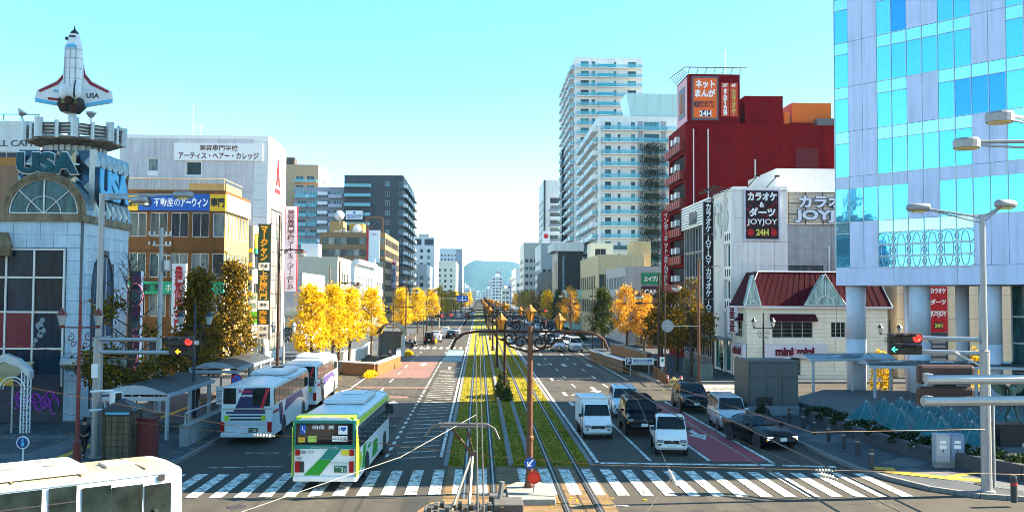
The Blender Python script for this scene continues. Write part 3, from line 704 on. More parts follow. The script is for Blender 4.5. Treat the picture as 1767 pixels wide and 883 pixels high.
for z in (2.1,2.75,3.35,3.9): MB().path([(.565*math.cos(a)*(1 if z < 3.6 else .93), -.525*math.sin(a)*(1 if z < 3.6 else .95), z) for a in np.linspace(.2,PI-.2,14)], .012, 4).build('panel_seam', M('panel_line',(.3,.36,.4),.5), sp)
MB().box(-.012,-.535,1.6,.012,-.5,4.0).build('centre_seam', M('panel_line',(.3,.36,.4),.5), sp)
MB().ball((0,-.40,4.05), .3, 12, 6, (1,.25,.55)).build('blue_emblem', shblue, sp)
MB().box(-.4,-.36,4.45,-.28,-.22,4.62).box(-.16,-.39,4.62,.2,-.3,4.7).build('cockpit_window', shblk, sp)
MB().prism([(-.58,.95),(.58,.95),(.72,.5),(.3,.08),(-.5,.1),(-.72,.55)], 'y', -.5, .3).build('engine_block', shblk, sp)
for (x, z) in [(-.33,.36),(.33,.3),(0,.78)]:
    MB().lathe([(.24,-.62),(.16,-.5)], (x,0,z), 14, 'y').build('engine_bell', M('bell_rust',(.05,.018,.012),.5,.4,var=.4,scale=12), sp)
MB().prism([(-.05,.95),(.05,.95),(.05,2.1),(-.05,1.75)], 'x', -.1, -.02) 
fin = MB(); fin.prism([(-.45,1.0),(-.5,1.95),(-1.25,1.55),(-1.3,1.05),(-.8,.9)], 'x', .3, .4)
fin.v = [(x + (-y-.45)*.25, y, z) for x, y, z in fin.v]; fin.build('tail_fin', shm, sp)
MB().path([(.36,-.52,1.95),(.62,-1.25,1.55),(.62,-1.3,1.05),(.45,-.8,.9)], .05, 5).build('tail_fin_edge', shblk, sp)

# ---- pale building and terracotta wall at the left border
p = at(0, 300, 75)
t = block('office_building', 'pale rooftop building with a roof sign at the left border behind the tower', 'L', -35.6, 76, 12, 5, 20.6, M('pale_wall', (.62,.66,.66), .6, var=.08, streak=.1), [(8.2,17.0,3.2,1.5,3,1),(4.2,17,3.2,1.5,3,1)], parapet=.4)
letter(t, 'WALL CAPITAL', -2.0, 19.2, 5.6, .5, M('serif_dark', (.06,.07,.09), .6), -.03, .02)
b = MB(); b.path([(-.2+0.0,.2,21.6),(-6,.2,21.6)], .05, 5)
for k in range(5): b.path([(-.3-1.4*k,.2,20.6),(-.3-1.4*k,.2,21.6)], .05, 5)
b.build('roof_rail', M('teal_rail',(.1,.35,.35),.5), t)
t = block('side_building', 'terracotta rendered side wall rising left of the fanlight', 'L', -26.6, 60.5, 10, 4, 15.3, M('terracotta_render', (.36,.2,.12), .8, var=.15, streak=.25), [], parapet=.5, pm=M('orange_cap', (.5,.2,.05), .6))

# ---- brown office block
BX, BY = -22.6, 83.0
br = M('brown_panel', (.14,.06,.015), .35, var=.2, scale=1.2, streak=.12); 
fw = []
for z in (12.15, 8.55, 5.1, 1.2): fw += [(17-1.05-1.83*i, z, 1.0 if i == 0 else 1.5, 2.15, 1 if i == 0 else 2, 1) for i in range(9)]
st = []
for z in (12.15, 8.55, 5.1): st += [(.35+1.12*i, z, .98, 2.15, 2, 1) for i in range(7)]
t = block('office_block', 'brown panelled four-storey office block with a blue and yellow name board', 'L', BX, BY, 17, 8.6, 15.95, br, fw, fm=f_white, street=st+[(.6,.3,3.2,2.9,3,1),(4.4,.3,3.6,2.9,3,1)], gm=g_off, parapet=.35, rev=.14, smat=M('gold_panel_sunlit', (.5,.34,.11), .4, var=.15, streak=.1))  # gold street side, its sunlit brightness mixed into the panel colour
for z in (10.9, 7.25, 3.9): MB().box(-17,-.05,z,.05,-.02,z+.06).build('floor_joint', M('brown_joint',(.08,.04,.015),.6), t)
for k in range(8):
    for z0, z1 in ((10.75,12.1),(7.3,8.5)): MB().box(-.9-1.83*k-.02,-.03,z0,-.9-1.83*k+.02,-.015,z1).build('panel_joint', M('brown_joint',(.08,.04,.015),.6), t)
b = MB(); b.path([(-9,1.5,17.5),(-.5,1.5,17.5),(-.5,8,17.5)], .04, 4).path([(-9,1.5,16.5),(-.5,1.5,16.5)], .04, 4)
for k in range(40): b.path([(-9+8.5*k/39,1.5,16.2),(-9+8.5*k/39,1.5,17.5)], .022, 4)
b.build('roof_railing', M('tan_rail',(.4,.3,.16),.5), t)
MB().box(-4,2.5,16,-.6,8,17.2).build('penthouse', M('ochre_wall',(.5,.3,.1),.6), t)
for z in (5.6,7.0,8.5,9.8,11.2): MB().box(.05,8.62,z,.35,8.9,z+.4).build('yellow_bracket', M('yellow_box',(.6,.42,.02),.5), t)
yb = M('sign_yellow', (.75,.46,.03), .45, var=.05); bb = M('sign_blue', (.02,.1,.42), .4, var=.06); navy = M('ink_dark', (.03,.03,.035), .6); ww = M('sign_white', (.8,.8,.8), .45, var=.03); redink = M('ink_red', (.55,.02,.03), .5); gsign = M('sign_green', (.02,.32,.17), .45, var=.08)
s = thing('name_board', 'long blue board with white lettering between yellow ends on the brown office block', 'sign', (BX, BY-.12, 14.6))
MB().box(-9.4,-.12,0,-7.55,0,1.5).build('left_panel', yb, s); MB().box(-7.52,-.12,0,-1.32,0,1.5).build('middle_panel', bb, s); MB().box(-1.29,-.12,0,.1,0,1.5).build('right_panel', yb, s)
letter(s, '店舗', -8.45, .75, 1.5, .8, navy, -.13, .01, .03); letter(s, '不動産の', -5.05, .75, 2.3, .75, ww, -.13, .01, .01); letter(s, 'アーウィン', -2.65, .75, 2.4, .85, ww, -.13, .01, .04); letter(s, '専門', -.6, .75, 1.2, .85, navy, -.13, .01, .04)
MB().lathe([(.42,-.16),(.42,-.125)], (-6.8,0,.75), 18, 'y').build('badge', navy, s); MB().ball((-6.8,-.16,.85), .16, 10, 6, (1,.2,1)).ball((-6.8,-.16,.55), .24, 10, 6, (1,.2,.5)).build('badge_mark', ww, s)
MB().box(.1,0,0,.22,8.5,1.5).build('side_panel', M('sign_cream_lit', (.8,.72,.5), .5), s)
s = thing('shop_board', 'green shop board running across the brown office block', 'sign', (BX, BY-.1, 7.6))
MB().box(-10.5,-.1,-.35,0,0,.75).build('panel', gsign, s); MB().box(0,0,-.35,.12,7.5,.75).build('side_panel', ww, s)
for x, c in ((-8.7,'ク'),(-2.0,'ク')): MB().ball((x,-.1,.2), .55, 14, 6, (1,.06,.75)).build('oval', ww, s); letter(s, 'Q', x, .2, .3, .5, gsign, -.14, .01, .03)
letter(s, '焼肉酒場', -6.6, .2, 2.6, .7, navy, -.11, .01, .06); letter(s, 'ホール', -4.2, .2, 1.6, .6, ww, -.11, .01, .0)
# ---- hair college
HY = 99.0
lil = M('lilac_panel', (.56,.54,.58), .65, var=.1, scale=.8, streak=.22); wtile = M('white_tile_strip', (.62,.65,.68), .4, var=.12, scale=8)
hw = [(3.0,20.1,1.0,1.3,1,1),(7.0,19.7,1.55,1.4,1,1)]
hs = [(1.3,.5+0.0,6.6,15.2,6,10)]
t = block('college_building', 'tall lilac and white college building with a red letter A on its street side', 'L', -22.5, HY, 15.6, 9.0, 23.6, M('white_render', (.8,.79,.77), .5, var=.05, streak=.05), hw, street=[(1.3,1.0,6.4,15.4,5,10)], sfm=f_dark, gm=g_off, parapet=.35)
for i, (x0, x1) in enumerate([(-15.6,-11.9),(-11.85,-8.0),(-7.95,-3.6),(-3.55,-1.55)]):
    for j, (z0, z1) in enumerate([(0,6),(6.05,12),(12.05,17.9),(17.95,19.6),(21.5,23.55)]):
        MB().box(x0,-.05,z0,x1,-.012,z1).build('wall_panel', lil, t)
for (x0, x1) in [(-15.6,-12.7),(-11.55,-8.7),(-6.95,-3.6),(-3.55,-1.55)]: MB().box(x0,-.05,19.65,x1,-.012,21.45).build('wall_panel', lil, t)
for k in range(26): MB().box(-1.5,-.05,.9*k+.02,-.02,-.012,.9*k+.88).build('tile_course', wtile, t)
letter(t, 'A', 0,0,1.6,3.0, redink, 0, .05, .02).location = (0,0,0)
o = [c for c in t.children if c.name.startswith('lettering')][0]; o.rotation_euler = (0,0,PI/2); o.location = (.08, 4.6, 20.6)
MB().box(.02,3.1,18.3,.08,6.0,18.75).build('red_bar', redink, t)
s = thing('name_board', 'white two-line board of the college high on the lilac wall', 'sign', (-22.5-5.2, HY-.1, 21.4))
MB().box(-4.7,-.08,0,4.6,0,1.85).build('panel', ww, s); letter(s, '美容専門学校', 0, 1.35, 4.0, .62, M('ink_brown',(.12,.03,.03),.6), -.09, .01, .01); letter(s, 'アーティス・ヘアー・カレッジ', 0, .5, 8.4, .72, M('ink_brown',(.12,.03,.03),.6), -.09, .01, .02)
a = thing('roof_antenna', 'thin white whip aerial on the roof of the college', 'antenna', tuple(at(333,238,101)), 0)
MB().tube((0,0,-.5),(0,0,3.7),.05,.02,6).build('mast', ww, a); MB().path([(0,0,1.1),(1.1,0,1.1)], .03, 5).path([(.8,0,-.4),(.8,0,1.4)], .03, 5).path([(.4,0,1.4),(1.3,0,1.4)], .02, 4).build('cross_arm', ww, a)
# banner sign of the college
def proj(name, label, px, Y, z0, z1, w, boards, frame=None, t=.3):
    """sign box standing out over the pavement; faces the junction"""
    x = at(px, 511, Y).x; s = thing(name, label, 'sign', (x, Y, z0))
    for (a, c, m) in boards: MB().box(-w/2,-t/2,(z1-z0)*a+.02,w/2,t/2,(z1-z0)*c-.02).build('panel', m, s)
    if frame: MB().box(-w/2-.08,-t/2+.03,-.05,-w/2,t/2-.03,z1-z0+.05).box(w/2,-t/2+.03,-.05,w/2+.08,t/2-.03,z1-z0+.05).build('frame', frame, s)
    return s, z1-z0
def wall_arms(s, h, w, side, reach=1.0):
    b = MB(); d = -1 if side == 'L' else 1
    for k in (.1,.5,.9): b.box(min(d*w/2, d*(w/2+reach)), -.04, h*k, max(d*w/2, d*(w/2+reach)), .04, h*k+.08)
    b.build('wall_bracket', steel, s)
s, h = proj('vertical_banner', 'tall lilac and red projecting banner of the college with dark vertical lettering', 501, 105, 7.6, 17.2, 1.25, [(0,1,M('banner_lilac',(.66,.58,.72),.5))], redink)
letter(s, '美容専門学校', -.02, h*.78, .85, h*.36, M('ink_brown',(.12,.03,.03),.6), -.16, .01, .02, True, .9); letter(s, 'アーティス・ヘアー・カレッジ', -.02, h*.3, .75, h*.56, M('ink_brown',(.12,.03,.03),.6), -.16, .01, .03, True, .9); wall_arms(s, h, 1.25, 'L', .6)
orange = M('sign_orange', (.8,.36,.02), .45, emit=0); dgreen = M('sign_dark_green', (.02,.055,.035), .45)
s, h = proj('vertical_sign', 'dark green mahjong sign with orange vertical lettering over the pavement', 455, 92, 2.9, 14.2, 1.05, [(0,.12,ww),(.12,.26,dgreen),(.26,.33,ww),(.33,.6,dgreen),(.6,.66,ww),(.66,1,dgreen)], blackmetal)
letter(s, 'マージャン', 0, h*.83, .75, h*.3, orange, -.16, .01, .05, True, .9); letter(s, '上海闘龍門', 0, h*.465, .8, h*.25, orange, -.16, .01, .04, True, .9); letter(s, '麻雀', 0, h*.19, .8, h*.12, orange, -.16, .01, .04, True, .95)
for z, c in ((.63,'貸卓'),(.295,'現金'),(.09,'貸卓'),(.03,'専門')): letter(s, c, 0, h*z, .7, .34, navy, -.16, .01, .02)
wall_arms(s, h, 1.05, 'L', .9)
s, h = proj('vertical_sign', 'white bank sign with red vertical lettering beside the brown block', 309, 79, 4.0, 9.8, 1.15, [(0,1,ww)], None, .35)
letter(s, '豊橋信用金庫', 0, h*.5, .72, h*.93, redink, -.19, .01, .03, True, .9); MB().box(-.06,-.1,-4,.06,.1,0).build('support_post', steel, s)
s, h = proj('shop_sign', 'small cream and green shop sign stack beside the mahjong sign', 437, 92, 4.4, 7.4, .9, [(0,.4,M('lime',(.15,.6,.05),.5)),(.4,.75,ww),(.75,1,M('cream',(.75,.72,.6),.5))], None)
letter(s, 'Card', 0, h*.85, .6, .4, gsign, -.16, .01); letter(s, 'トースト', 0, h*.2, .7, .4, navy, -.16, .01, .02); letter(s, '喫茶', 0, h*.58, .6, .5, gsign, -.16, .01, 0); wall_arms(s, h, .9, 'L', .5)
t = block('shop_house', 'narrow cream infill house between brown block and college', 'L', -22.3, 92.2, 6, 6.4, 13.4, M('cream_wall', (.7,.66,.55), .6, var=.08, streak=.12), [], street=[(.6,9.6,4.8,1.6,4,1),(.6,6.6,4.8,1.6,4,1),(.5,.2,5,2.6,4,1)])
s = thing('shop_board', 'yellow and green fascia board above the cream infill house', 'sign', (-22.2, 92.6, 11.8), PI/2)
MB().box(0,-.1,0,5.6,0,1.5).build('panel', M('sign_yellow2',(.75,.5,.03),.5), s); MB().box(0,-.11,-.5,5.6,0,-.05).build('lower_strip', gsign, s); letter(s, 'SHARE', 2.8, .75, 4.6, .9, gsign, -.12, .02, .05)
# arcade gate, awning, graffiti at the left border
gt = thing('arcade_gate', 'white lattice gate arch of the shopping arcade at the left border', 'gate', tuple(gr(30,752)))
gt.scale = (.66,.66,.66); gz = gt.location
for k, x in enumerate((-2.6, .55)):
    b = MB(); b.box(x-.28,-.28,0,x-.2,-.2,5.0).box(x+.2,-.28,0,x+.28,-.2,5.0).box(x-.28,.2,0,x-.2,.28,5).box(x+.2,.2,0,x+.28,.28,5)
    for j in range(10): b.tube((x-.24,-.24,j*.5),(x+.24,-.24,j*.5+.5),.02,None,4); b.tube((x+.24,-.24,j*.5),(x-.24,-.24,j*.5+.5),.02,None,4); b.tube((x+.24,-.24,j*.5),(x+.24,.24,j*.5+.5),.02,None,4)
    b.build('lattice_post', f_white, gt)
MB().prism([(-3,5.0),(-2.0,5.9),(-1,6.3),(.0,5.9),(.95,5.0),(.95,4.4),(.1,5.3),(-1,5.7),(-2,5.3),(-3,4.4)], 'y', -.35, .35).build('arch_beam', M('gate_metal',(.45,.47,.5),.4,.3), gt)
MB().path([(x,-.4,z) for x, z in arc(-.3, 3.6, .95, 14)], .05, 6).path([(x,-.4,z) for x, z in arc(-.3, 3.6, .7, 14)], .03, 5).build('scroll_arch', f_white, gt)
aw = thing('awning', 'tan sloping canvas awning with a yellow valance at the left border', 'awning', tuple(gr(10,745)))
MB().prism([(-1.5,2.9),(.6,2.4),(.6,2.36),(-1.5,2.8)], 'y', -1.6, 1.2); MB().quad((-2.5,.8,3.6),(1.0,.8,3.6),(1.0,-1.4,2.9),(-2.5,-1.4,2.9)).quad((-2.5,.82,3.55),(1,.82,3.55),(1,-1.4,2.84),(-2.5,-1.4,2.84)).build('canvas', M('tan_canvas',(.5,.32,.16),.8), aw)
MB().box(-2.5,-1.45,2.55,1.0,-1.4,2.9).build('valance', M('yellow_canvas',(.6,.34,.03),.7), aw); MB().tube((.95,-1.35,0),(.95,-1.35,2.6),.05).tube((-2.4,-1.35,0),(-2.4,-1.35,2.6),.05).build('pole', steel, aw)
gf = thing('roller_shutter', 'dark roller shutter sprayed with purple bubble graffiti', 'shutter', (-24.0, 51.86, .2))
MB().box(-2.6,-.03,0,1.1,.0,2.6).build('panel', M('dark_shutter', (.04,.05,.07), .5, .3), gf)
for k in range(12): MB().box(-2.6,-.05,.2*k+.03,1.1,-.03,.2*k+.17).build('shutter_slat', M('dark_shutter2', (.05,.055,.075), .5, .3), gf)
b = MB(); rq = random.Random(4)
for k in range(9):
    cx_, cz_ = -1.2+.26*k, 1.1+.22*math.sin(k*2.1); b.path([(cx_+.24*math.cos(a), -.075, cz_+(.34+.1*math.sin(k))*math.sin(a*1.0)) for a in np.linspace(0,5.2,14)], .06, 5)
b.build('graffiti', M('purple_spray',(.35,.05,.42),.5), gf)
ac = thing('canopy_box', 'grey metal awning cassette fixed across the dark glass hall', 'awning', tuple(at(215,625,51)))
MB().lathe([(.02,-1.7),(.32,-1.68),(.32,1.68),(.02,1.7)], (-1.5,-.3,0), 12, 'x').build('cassette', steel, ac); MB().box(-3.0,-.4,-.45,.1,.1,-.33).box(-2.9,-.1,-.3,-2.8,.8,-.2).box(-.1,-.1,-.3,0,.8,-.2).build('lower_rail', M('grey_dark',(.12,.13,.14),.5,.3), ac)
# ================================================================== NEAR BUILDINGS, RIGHT
# ---- glass-and-panel building on round columns
ga = math.atan2(-9.4, 7.6); gdir = Vector((math.cos(ga), math.sin(ga), 0)); gbk = Vector((-math.sin(ga), math.cos(ga), 0))
GA = Vector((25.75, 66.0, 0))
gt = thing('corner_office_building', 'large lavender-panelled building with cyan windows raised on round columns', 'building', tuple(GA), ga)
pan = M('lavender_panel', (.58,.64,.85), .45, .1, var=.07, scale=.6, streak=.16); jt = M('panel_joint_dark', (.05,.06,.07), .7)
def cyan(name, a, rough=.05):
    """mirror-coated blue glass with blinds behind some of the panes"""
    m = bpy.data.materials.new(name); m.use_nodes = True; N, L = m.node_tree.nodes, m.node_tree.links; b = N['Principled BSDF']
    b.inputs['Roughness'].default_value = rough; b.inputs['Metallic'].default_value = .75; b.inputs['Specular IOR Level'].default_value = .8
    tc = N.new('ShaderNodeTexCoord'); wv = N.new('ShaderNodeTexWave'); wv.inputs['Scale'].default_value = 2.2; wv.inputs['Distortion'].default_value = 1.5; wv.bands_direction = 'X'
    L.new(tc.outputs['Object'], wv.inputs[0])
    no = N.new('ShaderNodeTexNoise'); no.inputs['Scale'].default_value = 1.2; L.new(tc.outputs['Object'], no.inputs[0])
    mr = N.new('ShaderNodeMapRange'); mr.inputs[1].default_value = 0; mr.inputs[2].default_value = 1; mr.inputs[3].default_value = .88; mr.inputs[4].default_value = 1.05; L.new(wv.outputs[0], mr.inputs[0])
    vm = N.new('ShaderNodeVectorMath'); vm.operation = 'SCALE'; vm.inputs[0].default_value = a[0]; L.new(mr.outputs[0], vm.inputs['Scale']); L.new(vm.outputs[0], b.inputs['Base Color'])
    bp = N.new('ShaderNodeBump'); bp.inputs['Strength'].default_value = .06; bp.inputs['Distance'].default_value = .1; L.new(no.outputs[0], bp.inputs['Height']); L.new(bp.outputs[0], b.inputs['Normal'])
    return m
cygs = [cyan('blue_mirror_glass', [(.13,.53,.8)]), cyan('blue_mirror_glass_pale', [(.18,.6,.82)]), cyan('blue_mirror_glass_deep', [(.05,.3,.6)])]
cys = cyan('pale_spandrel_glass', [(.38,.72,.8)])
CW, FH, Z0 = 1.072, 3.25, 9.35
NC, NR = 13, 6
win = {0: {0,3,4,5,6,7,8}, 1: {0,1,2,3,4,7,8,9,10,11}, 2: {0,3,4,5,6,7,8,11}, 3: {0,3,4,7,8,9,10,11}, 4: {0,3,4,5,6,7,8,11,12}, 5: {0,3,4,7,8,11,12}}
def cellmesh(nm, h, m, d0, d1): return MB().box(.012,d0,.012,CW-.012,d1,h-.012).mesh(nm, m, fix=False)
wh = 2.42
mws = [cellmesh('window_pane', wh, g_, -.01, .02) for g_ in cygs]; rc_ = random.Random(6); ms = cellmesh('spandrel_pane', FH-wh, cys, -.01, .02); mp = cellmesh('facade_panel', FH, pan, -.035, .02)
mpb = MB().box(.012,-.035,.012,CW-.012,.02,FH-wh-.012).mesh('facade_panel', pan, fix=False); mfr = MB().box(-.022,-.06,0,.022,.02,FH).box(.022,-.055,wh-.02,CW-.022,.02,wh+.02).box(.022,-.055,-.02,CW-.022,.02,.02).mesh('window_frame', f_alu, fix=False)
for r in range(NR):
    for c in range(NC):
        z = Z0 + r*FH; u = c*CW
        if c in win[r]:
            o = put('window_frame', mfr, gt, (u,0,z)); put('window_pane', mws[2 if (r, c) in ((3,8),(3,9),(3,10),(5,4)) else rc_.choice((0,0,1))], o, (0,0,0))
            put('spandrel_pane', ms, o, (0,0,wh)) if r != 1 else put('facade_panel', mpb, o, (0,0,wh))
        else: put('facade_panel', mp, gt, (u,0,z))
for k in range(8): MB().box(k*4.3+.012 if k else .0,-.04,8.1,min(30,(k+1)*4.3)-.012,.02,Z0-.012).build('bottom_panel', pan, gt)
ar_ = MB()
for c in range(3, 9):
    for j in range(3):
        zc = Z0 + .35 + j*.8
        ar_ = MB(); ar_.path([(c*CW+CW/2+CW*.62*math.cos(a), -.06, zc+.45*math.sin(a)) for a in np.linspace(0, 2*PI, 18)], .028, 4)
        if j == 1: ar_.path([(c*CW+CW/2+.3*math.cos(a), -.06, zc+1.15*math.sin(a)) for a in np.linspace(0, 2*PI, 18)], .02, 4)
        ar_.build('arc_ornament', f_white, gt)
W2 = 33.2
bx = gdir.dot(Vector((1,0,0))); by = gbk.dot(Vector((1,0,0)))     # the far side runs square to the street from the acute corner
foot = [(.05,.05), (W2,.05), (38*bx+.0, 38*by)]
MB().prism(foot, 'z', 8.1, Z0+NR*FH+32).build('building_body', jt, gt)
MB().box(NC*CW+.02,-.03,Z0,W2,.05,Z0+NR*FH).build('upper_wall', pan, gt); MB().box(0,-.03,Z0+NR*FH+.02,W2,.05,Z0+NR*FH+32).build('upper_wall', pan, gt)
MB().prism([(-.02,.0),(.06,.05),(38*bx+.05,38*by+.05),(38*bx,38*by+.1)], 'z', 8.1, Z0+NR*FH+32).build('side_wall', pan, gt)
MB().quad((0,0,8.08),(W2,0,8.08),(38*bx,38*by,8.08)).build('soffit', M('soffit_white',(.6,.61,.64),.5), gt)
colm = M('column_blue_white', (.55,.58,.66), .45, var=.08, scale=2, streak=.15)
cm = MB().lathe([(.68,0),(.68,3.98)], n=24).mesh('column_drum', colm, True); 
for (u, v) in [(.95,.95),(5.6,.95),(10.2,.95),(14.8,.95)]:
    c_ = MB().lathe([(.72,.15),(.72,.3),(.69,.32)], n=24).build('column', colm, gt, (u,v,0))
    put('column_drum', cm, c_, (0,0,.3)); put('column_drum', cm, c_, (0,0,4.3-.01))
cs_ = MB().lathe([(.44,0),(.44,8.0)], n=20).mesh('column', colm, True)
gi = Matrix.Rotation(-ga, 3, 'Z')
for (px_, Y_) in ((1572, 65.3), (1660, 63.0), (1700, 64.5)):
    q_ = gi @ (Vector((at(px_, 511, Y_).x, Y_, 0)) - GA); put('column', cs_, gt, (q_.x, q_.y, .1))
# dark glazed ground floor set back under the right part
gl = MB()
for k in range(6): MB().box(10.9+1.6*k+.04,2.6,.2,10.9+1.6*(k+1)-.04,2.66,8.0).build('lobby_pane', glass_mat('lobby_glass',[(.01,.03,.035),(.02,.07,.075),(.015,.02,.025)]), gt)
for k in range(7): gl.box(10.9+1.6*k-.04,2.5,.15,10.9+1.6*k+.04,2.7,8.06)
for z in (2.4,4.3,6.0): gl.box(10.9,2.52,z,20.5,2.68,z+.1)
gl.build('lobby_frame', f_alu, gt)
MB().box(10.9,2.75,.15,28,20,8.05).build('lobby_core', jt, gt)
# ---- mini mini agency
crm = M('cream_siding', (.86,.79,.64), .6, var=.06, streak=.08); maroon = M('maroon_roof', (.045,.002,.007), .75, var=.2, scale=3, spec=.08)
MX, MY, MW, MD = 23.3, 80.0, 12.4, 4.6
fw = [(2.2,3.55,3.6,1.45,4,1),(7.4,3.6,1.3,1.35,3,1),(2.5,.3,2.2,2.0,2,1)]
t = block('estate_agency', 'cream two-storey agency with a maroon mansard roof and glazed gables', 'R', MX, MY, MW, MD, 6.15, crm, fw, street=[(.5,3.55,2.6,1.4,3,1),(.6,.2,1.2,2.5,1,1),(2.2,.2,1.6,2.5,1,1)], fm=f_white, parapet=0, gm=glass_mat('agency_glass',[(.008,.01,.011),(.014,.018,.018),(.02,.022,.02)], spec=.15))
for k in range(18): MB().box(0.01,-.012,.35+.33*k,MW-.01,-.004,.35+.33*k+.02).build('siding_joint', M('siding_joint_grey',(.45,.42,.36),.7), t)
MB().box(-.35,-.35,6.15,MW+.35,MD,6.32).build('eave', f_white, t)
MB().loft([[(-.3,-.3,6.32),(MW+.3,-.3,6.32),(MW+.3,MD,6.32),(-.3,MD,6.32)], [(1.3,1.0,9.35),(MW-.6,1.0,9.35),(MW-.6,MD,9.35),(1.3,MD,9.35)]]).build('roof', maroon, t)
for k in range(22):
    x0 = -.1 + .56*k; 
    MB().path([(x0*.86+1.05 if 0 else x0, -.3, 6.34),(1.3+(x0+.3)*(MW-1.9)/(MW+.6), .98, 9.33)], .012, 4).build('roof_seam', maroon, t)
MB().path([(-.3,-.3,6.32),(1.3,1.0,9.35),(MW-.6,1.0,9.35),(MW+.3,-.3,6.32)], .07, 5).build('ridge_trim', f_white, t)
gpale = glass_mat('gable_glass', [(.25,.4,.36),(.3,.45,.42)], .1)
def gable(x0, x1, z0, z1, y):
    xm = (x0+x1)/2
    g_ = MB().prism([(x0,z0),(x1,z0),(xm,z1)], 'y', y, y+.9).build('glazed_gable', gpale, t)
    MB().path([(x0,y-.04,z0),(xm,y-.04,z1),(x1,y-.04,z0)], .09, 5, closed=True).build('gable_trim', f_white, g_)
    bb_ = MB(); q = (x1-x0)*.2; bb_.path([(x, y-.05, z) for x, z in arc(xm, z0+.05, q, 10)], .05, 4)
    for a in (.22,.4,.5,.6,.78):
        L_ = (x1-x0)*.5*(.78 if a != .5 else 1.4); bb_.path([(xm+q*math.cos(PI*a), y-.05, z0+.05+q*math.sin(PI*a)),(xm+L_*.8*math.cos(PI*a), y-.05, z0+.05+min(L_*.8*math.sin(PI*a), z1-z0-.3))], .04, 4)
    bb_.build('gable_bars', f_white, g_)
gable(4.9, 8.6, 6.4, 9.1, -.42); gable(-.25, 1.1, 6.4, 9.0, -.4)
def hood(x0, x1, z, w_=.75, ang=0):
    o = MB().prism([(-.02,z+.55),(-w_,z),(-w_,z-.08),(-.02,z-.08)], 'x', x0, x1).build('awning', maroon, t); return o
hood(2.0, 6.0, 5.1); o = MB().prism([(-.02,5.65),(-.75,5.1),(-.75,5.02),(-.02,5.02)], 'x', 0, 3.0).build('awning', maroon, t, (0, 4.1, 0), RIGHT)
mmp = M('mini_red', (.13,.006,.02), .5); mmw = M('sign_box_white', (.62,.6,.68), .45, var=.04)
s = thing('shop_sign', 'long white box sign lettered mini mini across the cream agency front', 'sign', (MX+3.9, MY-.05, 1.95))
MB().box(-2.5,-.35,0,3.0,0,1.2).build('box', mmw, s); letter(s, 'mini mini', 0.15, .6, 3.4, .75, mmp, -.36, .04, .05); MB().ball((.18,-.38,.6), .2, 10, 6, (1,.2,1.4)).build('mascot_spot', M('pink',(.6,.3,.35),.5), s)
s = thing('shop_sign', 'white box sign lettered mini mini round the street corner of the agency', 'sign', (MX-.05, MY+3.9, 1.95), RIGHT)
MB().box(0,-.3,0,3.8,0,1.2).build('box', mmw, s); letter(s, 'mini mini', 1.9, .6, 2.6, .7, mmp, -.31, .04, .05)
s, h = proj('vertical_sign', 'narrow white upright sign reading mini mini downwards beside the JOYJOY corner', 1263, 81.5, 4.1, 6.4, .85, [(0,1,mmw)], f_alu, .25)
o = letter(s, 'mini mini', 0, 0, 2.1, .5, mmp, -.14, .02, .05); o.rotation_euler = (0, PI/2, 0); o.location = (0,0,h/2); wall_arms(s, h, .85, 'R', .7)
# ---- JOYJOY karaoke
JX, JY = 23.6, 85.0
jw = M('karaoke_white_tile', (.78,.76,.72), .5, var=.07, streak=.2); jg = M('karaoke_grey_render', (.38,.38,.38), .7, var=.15, streak=.3)
teal_g = glass_mat('teal_glass', [(.02,.25,.24),(.03,.32,.3)])
t = block('karaoke_building', 'white tiled karaoke building with teal corner windows beside the agency', 'R', JX, JY, 5.0, 7.4, 17.0, jw, [], street=[(5.2,z,1.5,2.1,1,1) for z in (9.9,6.5,3.6)]+[(.6,.2,2.6,2.8,2,1),(4.0,.2,2.6,2.8,2,1)], gm=teal_g, fm=f_dark, parapet=.35)
for z in (3.4,5.6,7.8,10,12.2,14.4): MB().box(-.01,-.012,z,5.0,-.003,z+.03).build('tile_joint', M('tile_joint_grey',(.35,.35,.34),.7), t)
for x in (1.25,2.5,3.75): MB().box(x,-.012,0,x+.025,-.003,17).build('tile_joint', M('tile_joint_grey',(.35,.35,.34),.7), t)
for z in (12.1,8.75,5.75):      # white balustrade panels; solid dark ovals paint the shade of their cut-outs
    b = MB(); b.box(-.25,.3,z,-.05,2.6,z+1.2); b.build('balustrade', white, t)
    for k in range(3): MB().ball((-.26,.7+.72*k,z+.6), .22, 8, 6, (.2,1,1.7)).build('cut_out_shade', M('shadow_grey',(.08,.08,.09),.7), t)
MB().box(-.3,.05,0,.0,.3,17.0).box(-.3,2.65,0,0,2.9,17.0).build('pilaster', jw, t)
MB().box(-.1,-.1,17.0,5.1,7.4,17.1).build('cornice', jw, t)
orn = MB()
for s_ in (-1,1):
    orn.path([(-.08,4.6+s_*(.2+1.2*a*.5)*math.sin(a*1.3), 13.2+1.0*a) for a in np.linspace(0,3,16)], .07, 5).path([(-.08,4.6+s_*(2.4-.25*math.sin(a*3)), 12.8+1.1*a) for a in np.linspace(0,3.3,16)], .06, 5)
orn.path([(-.08,4.6,12.8),(-.08,4.6,16.2)], .08, 5); orn.build('relief_ornament', jw, t)
MB().box(-1.6,.4,3.1,0,6.8,3.3).build('entrance_canopy', M('canopy_grey',(.3,.31,.32),.4), t)
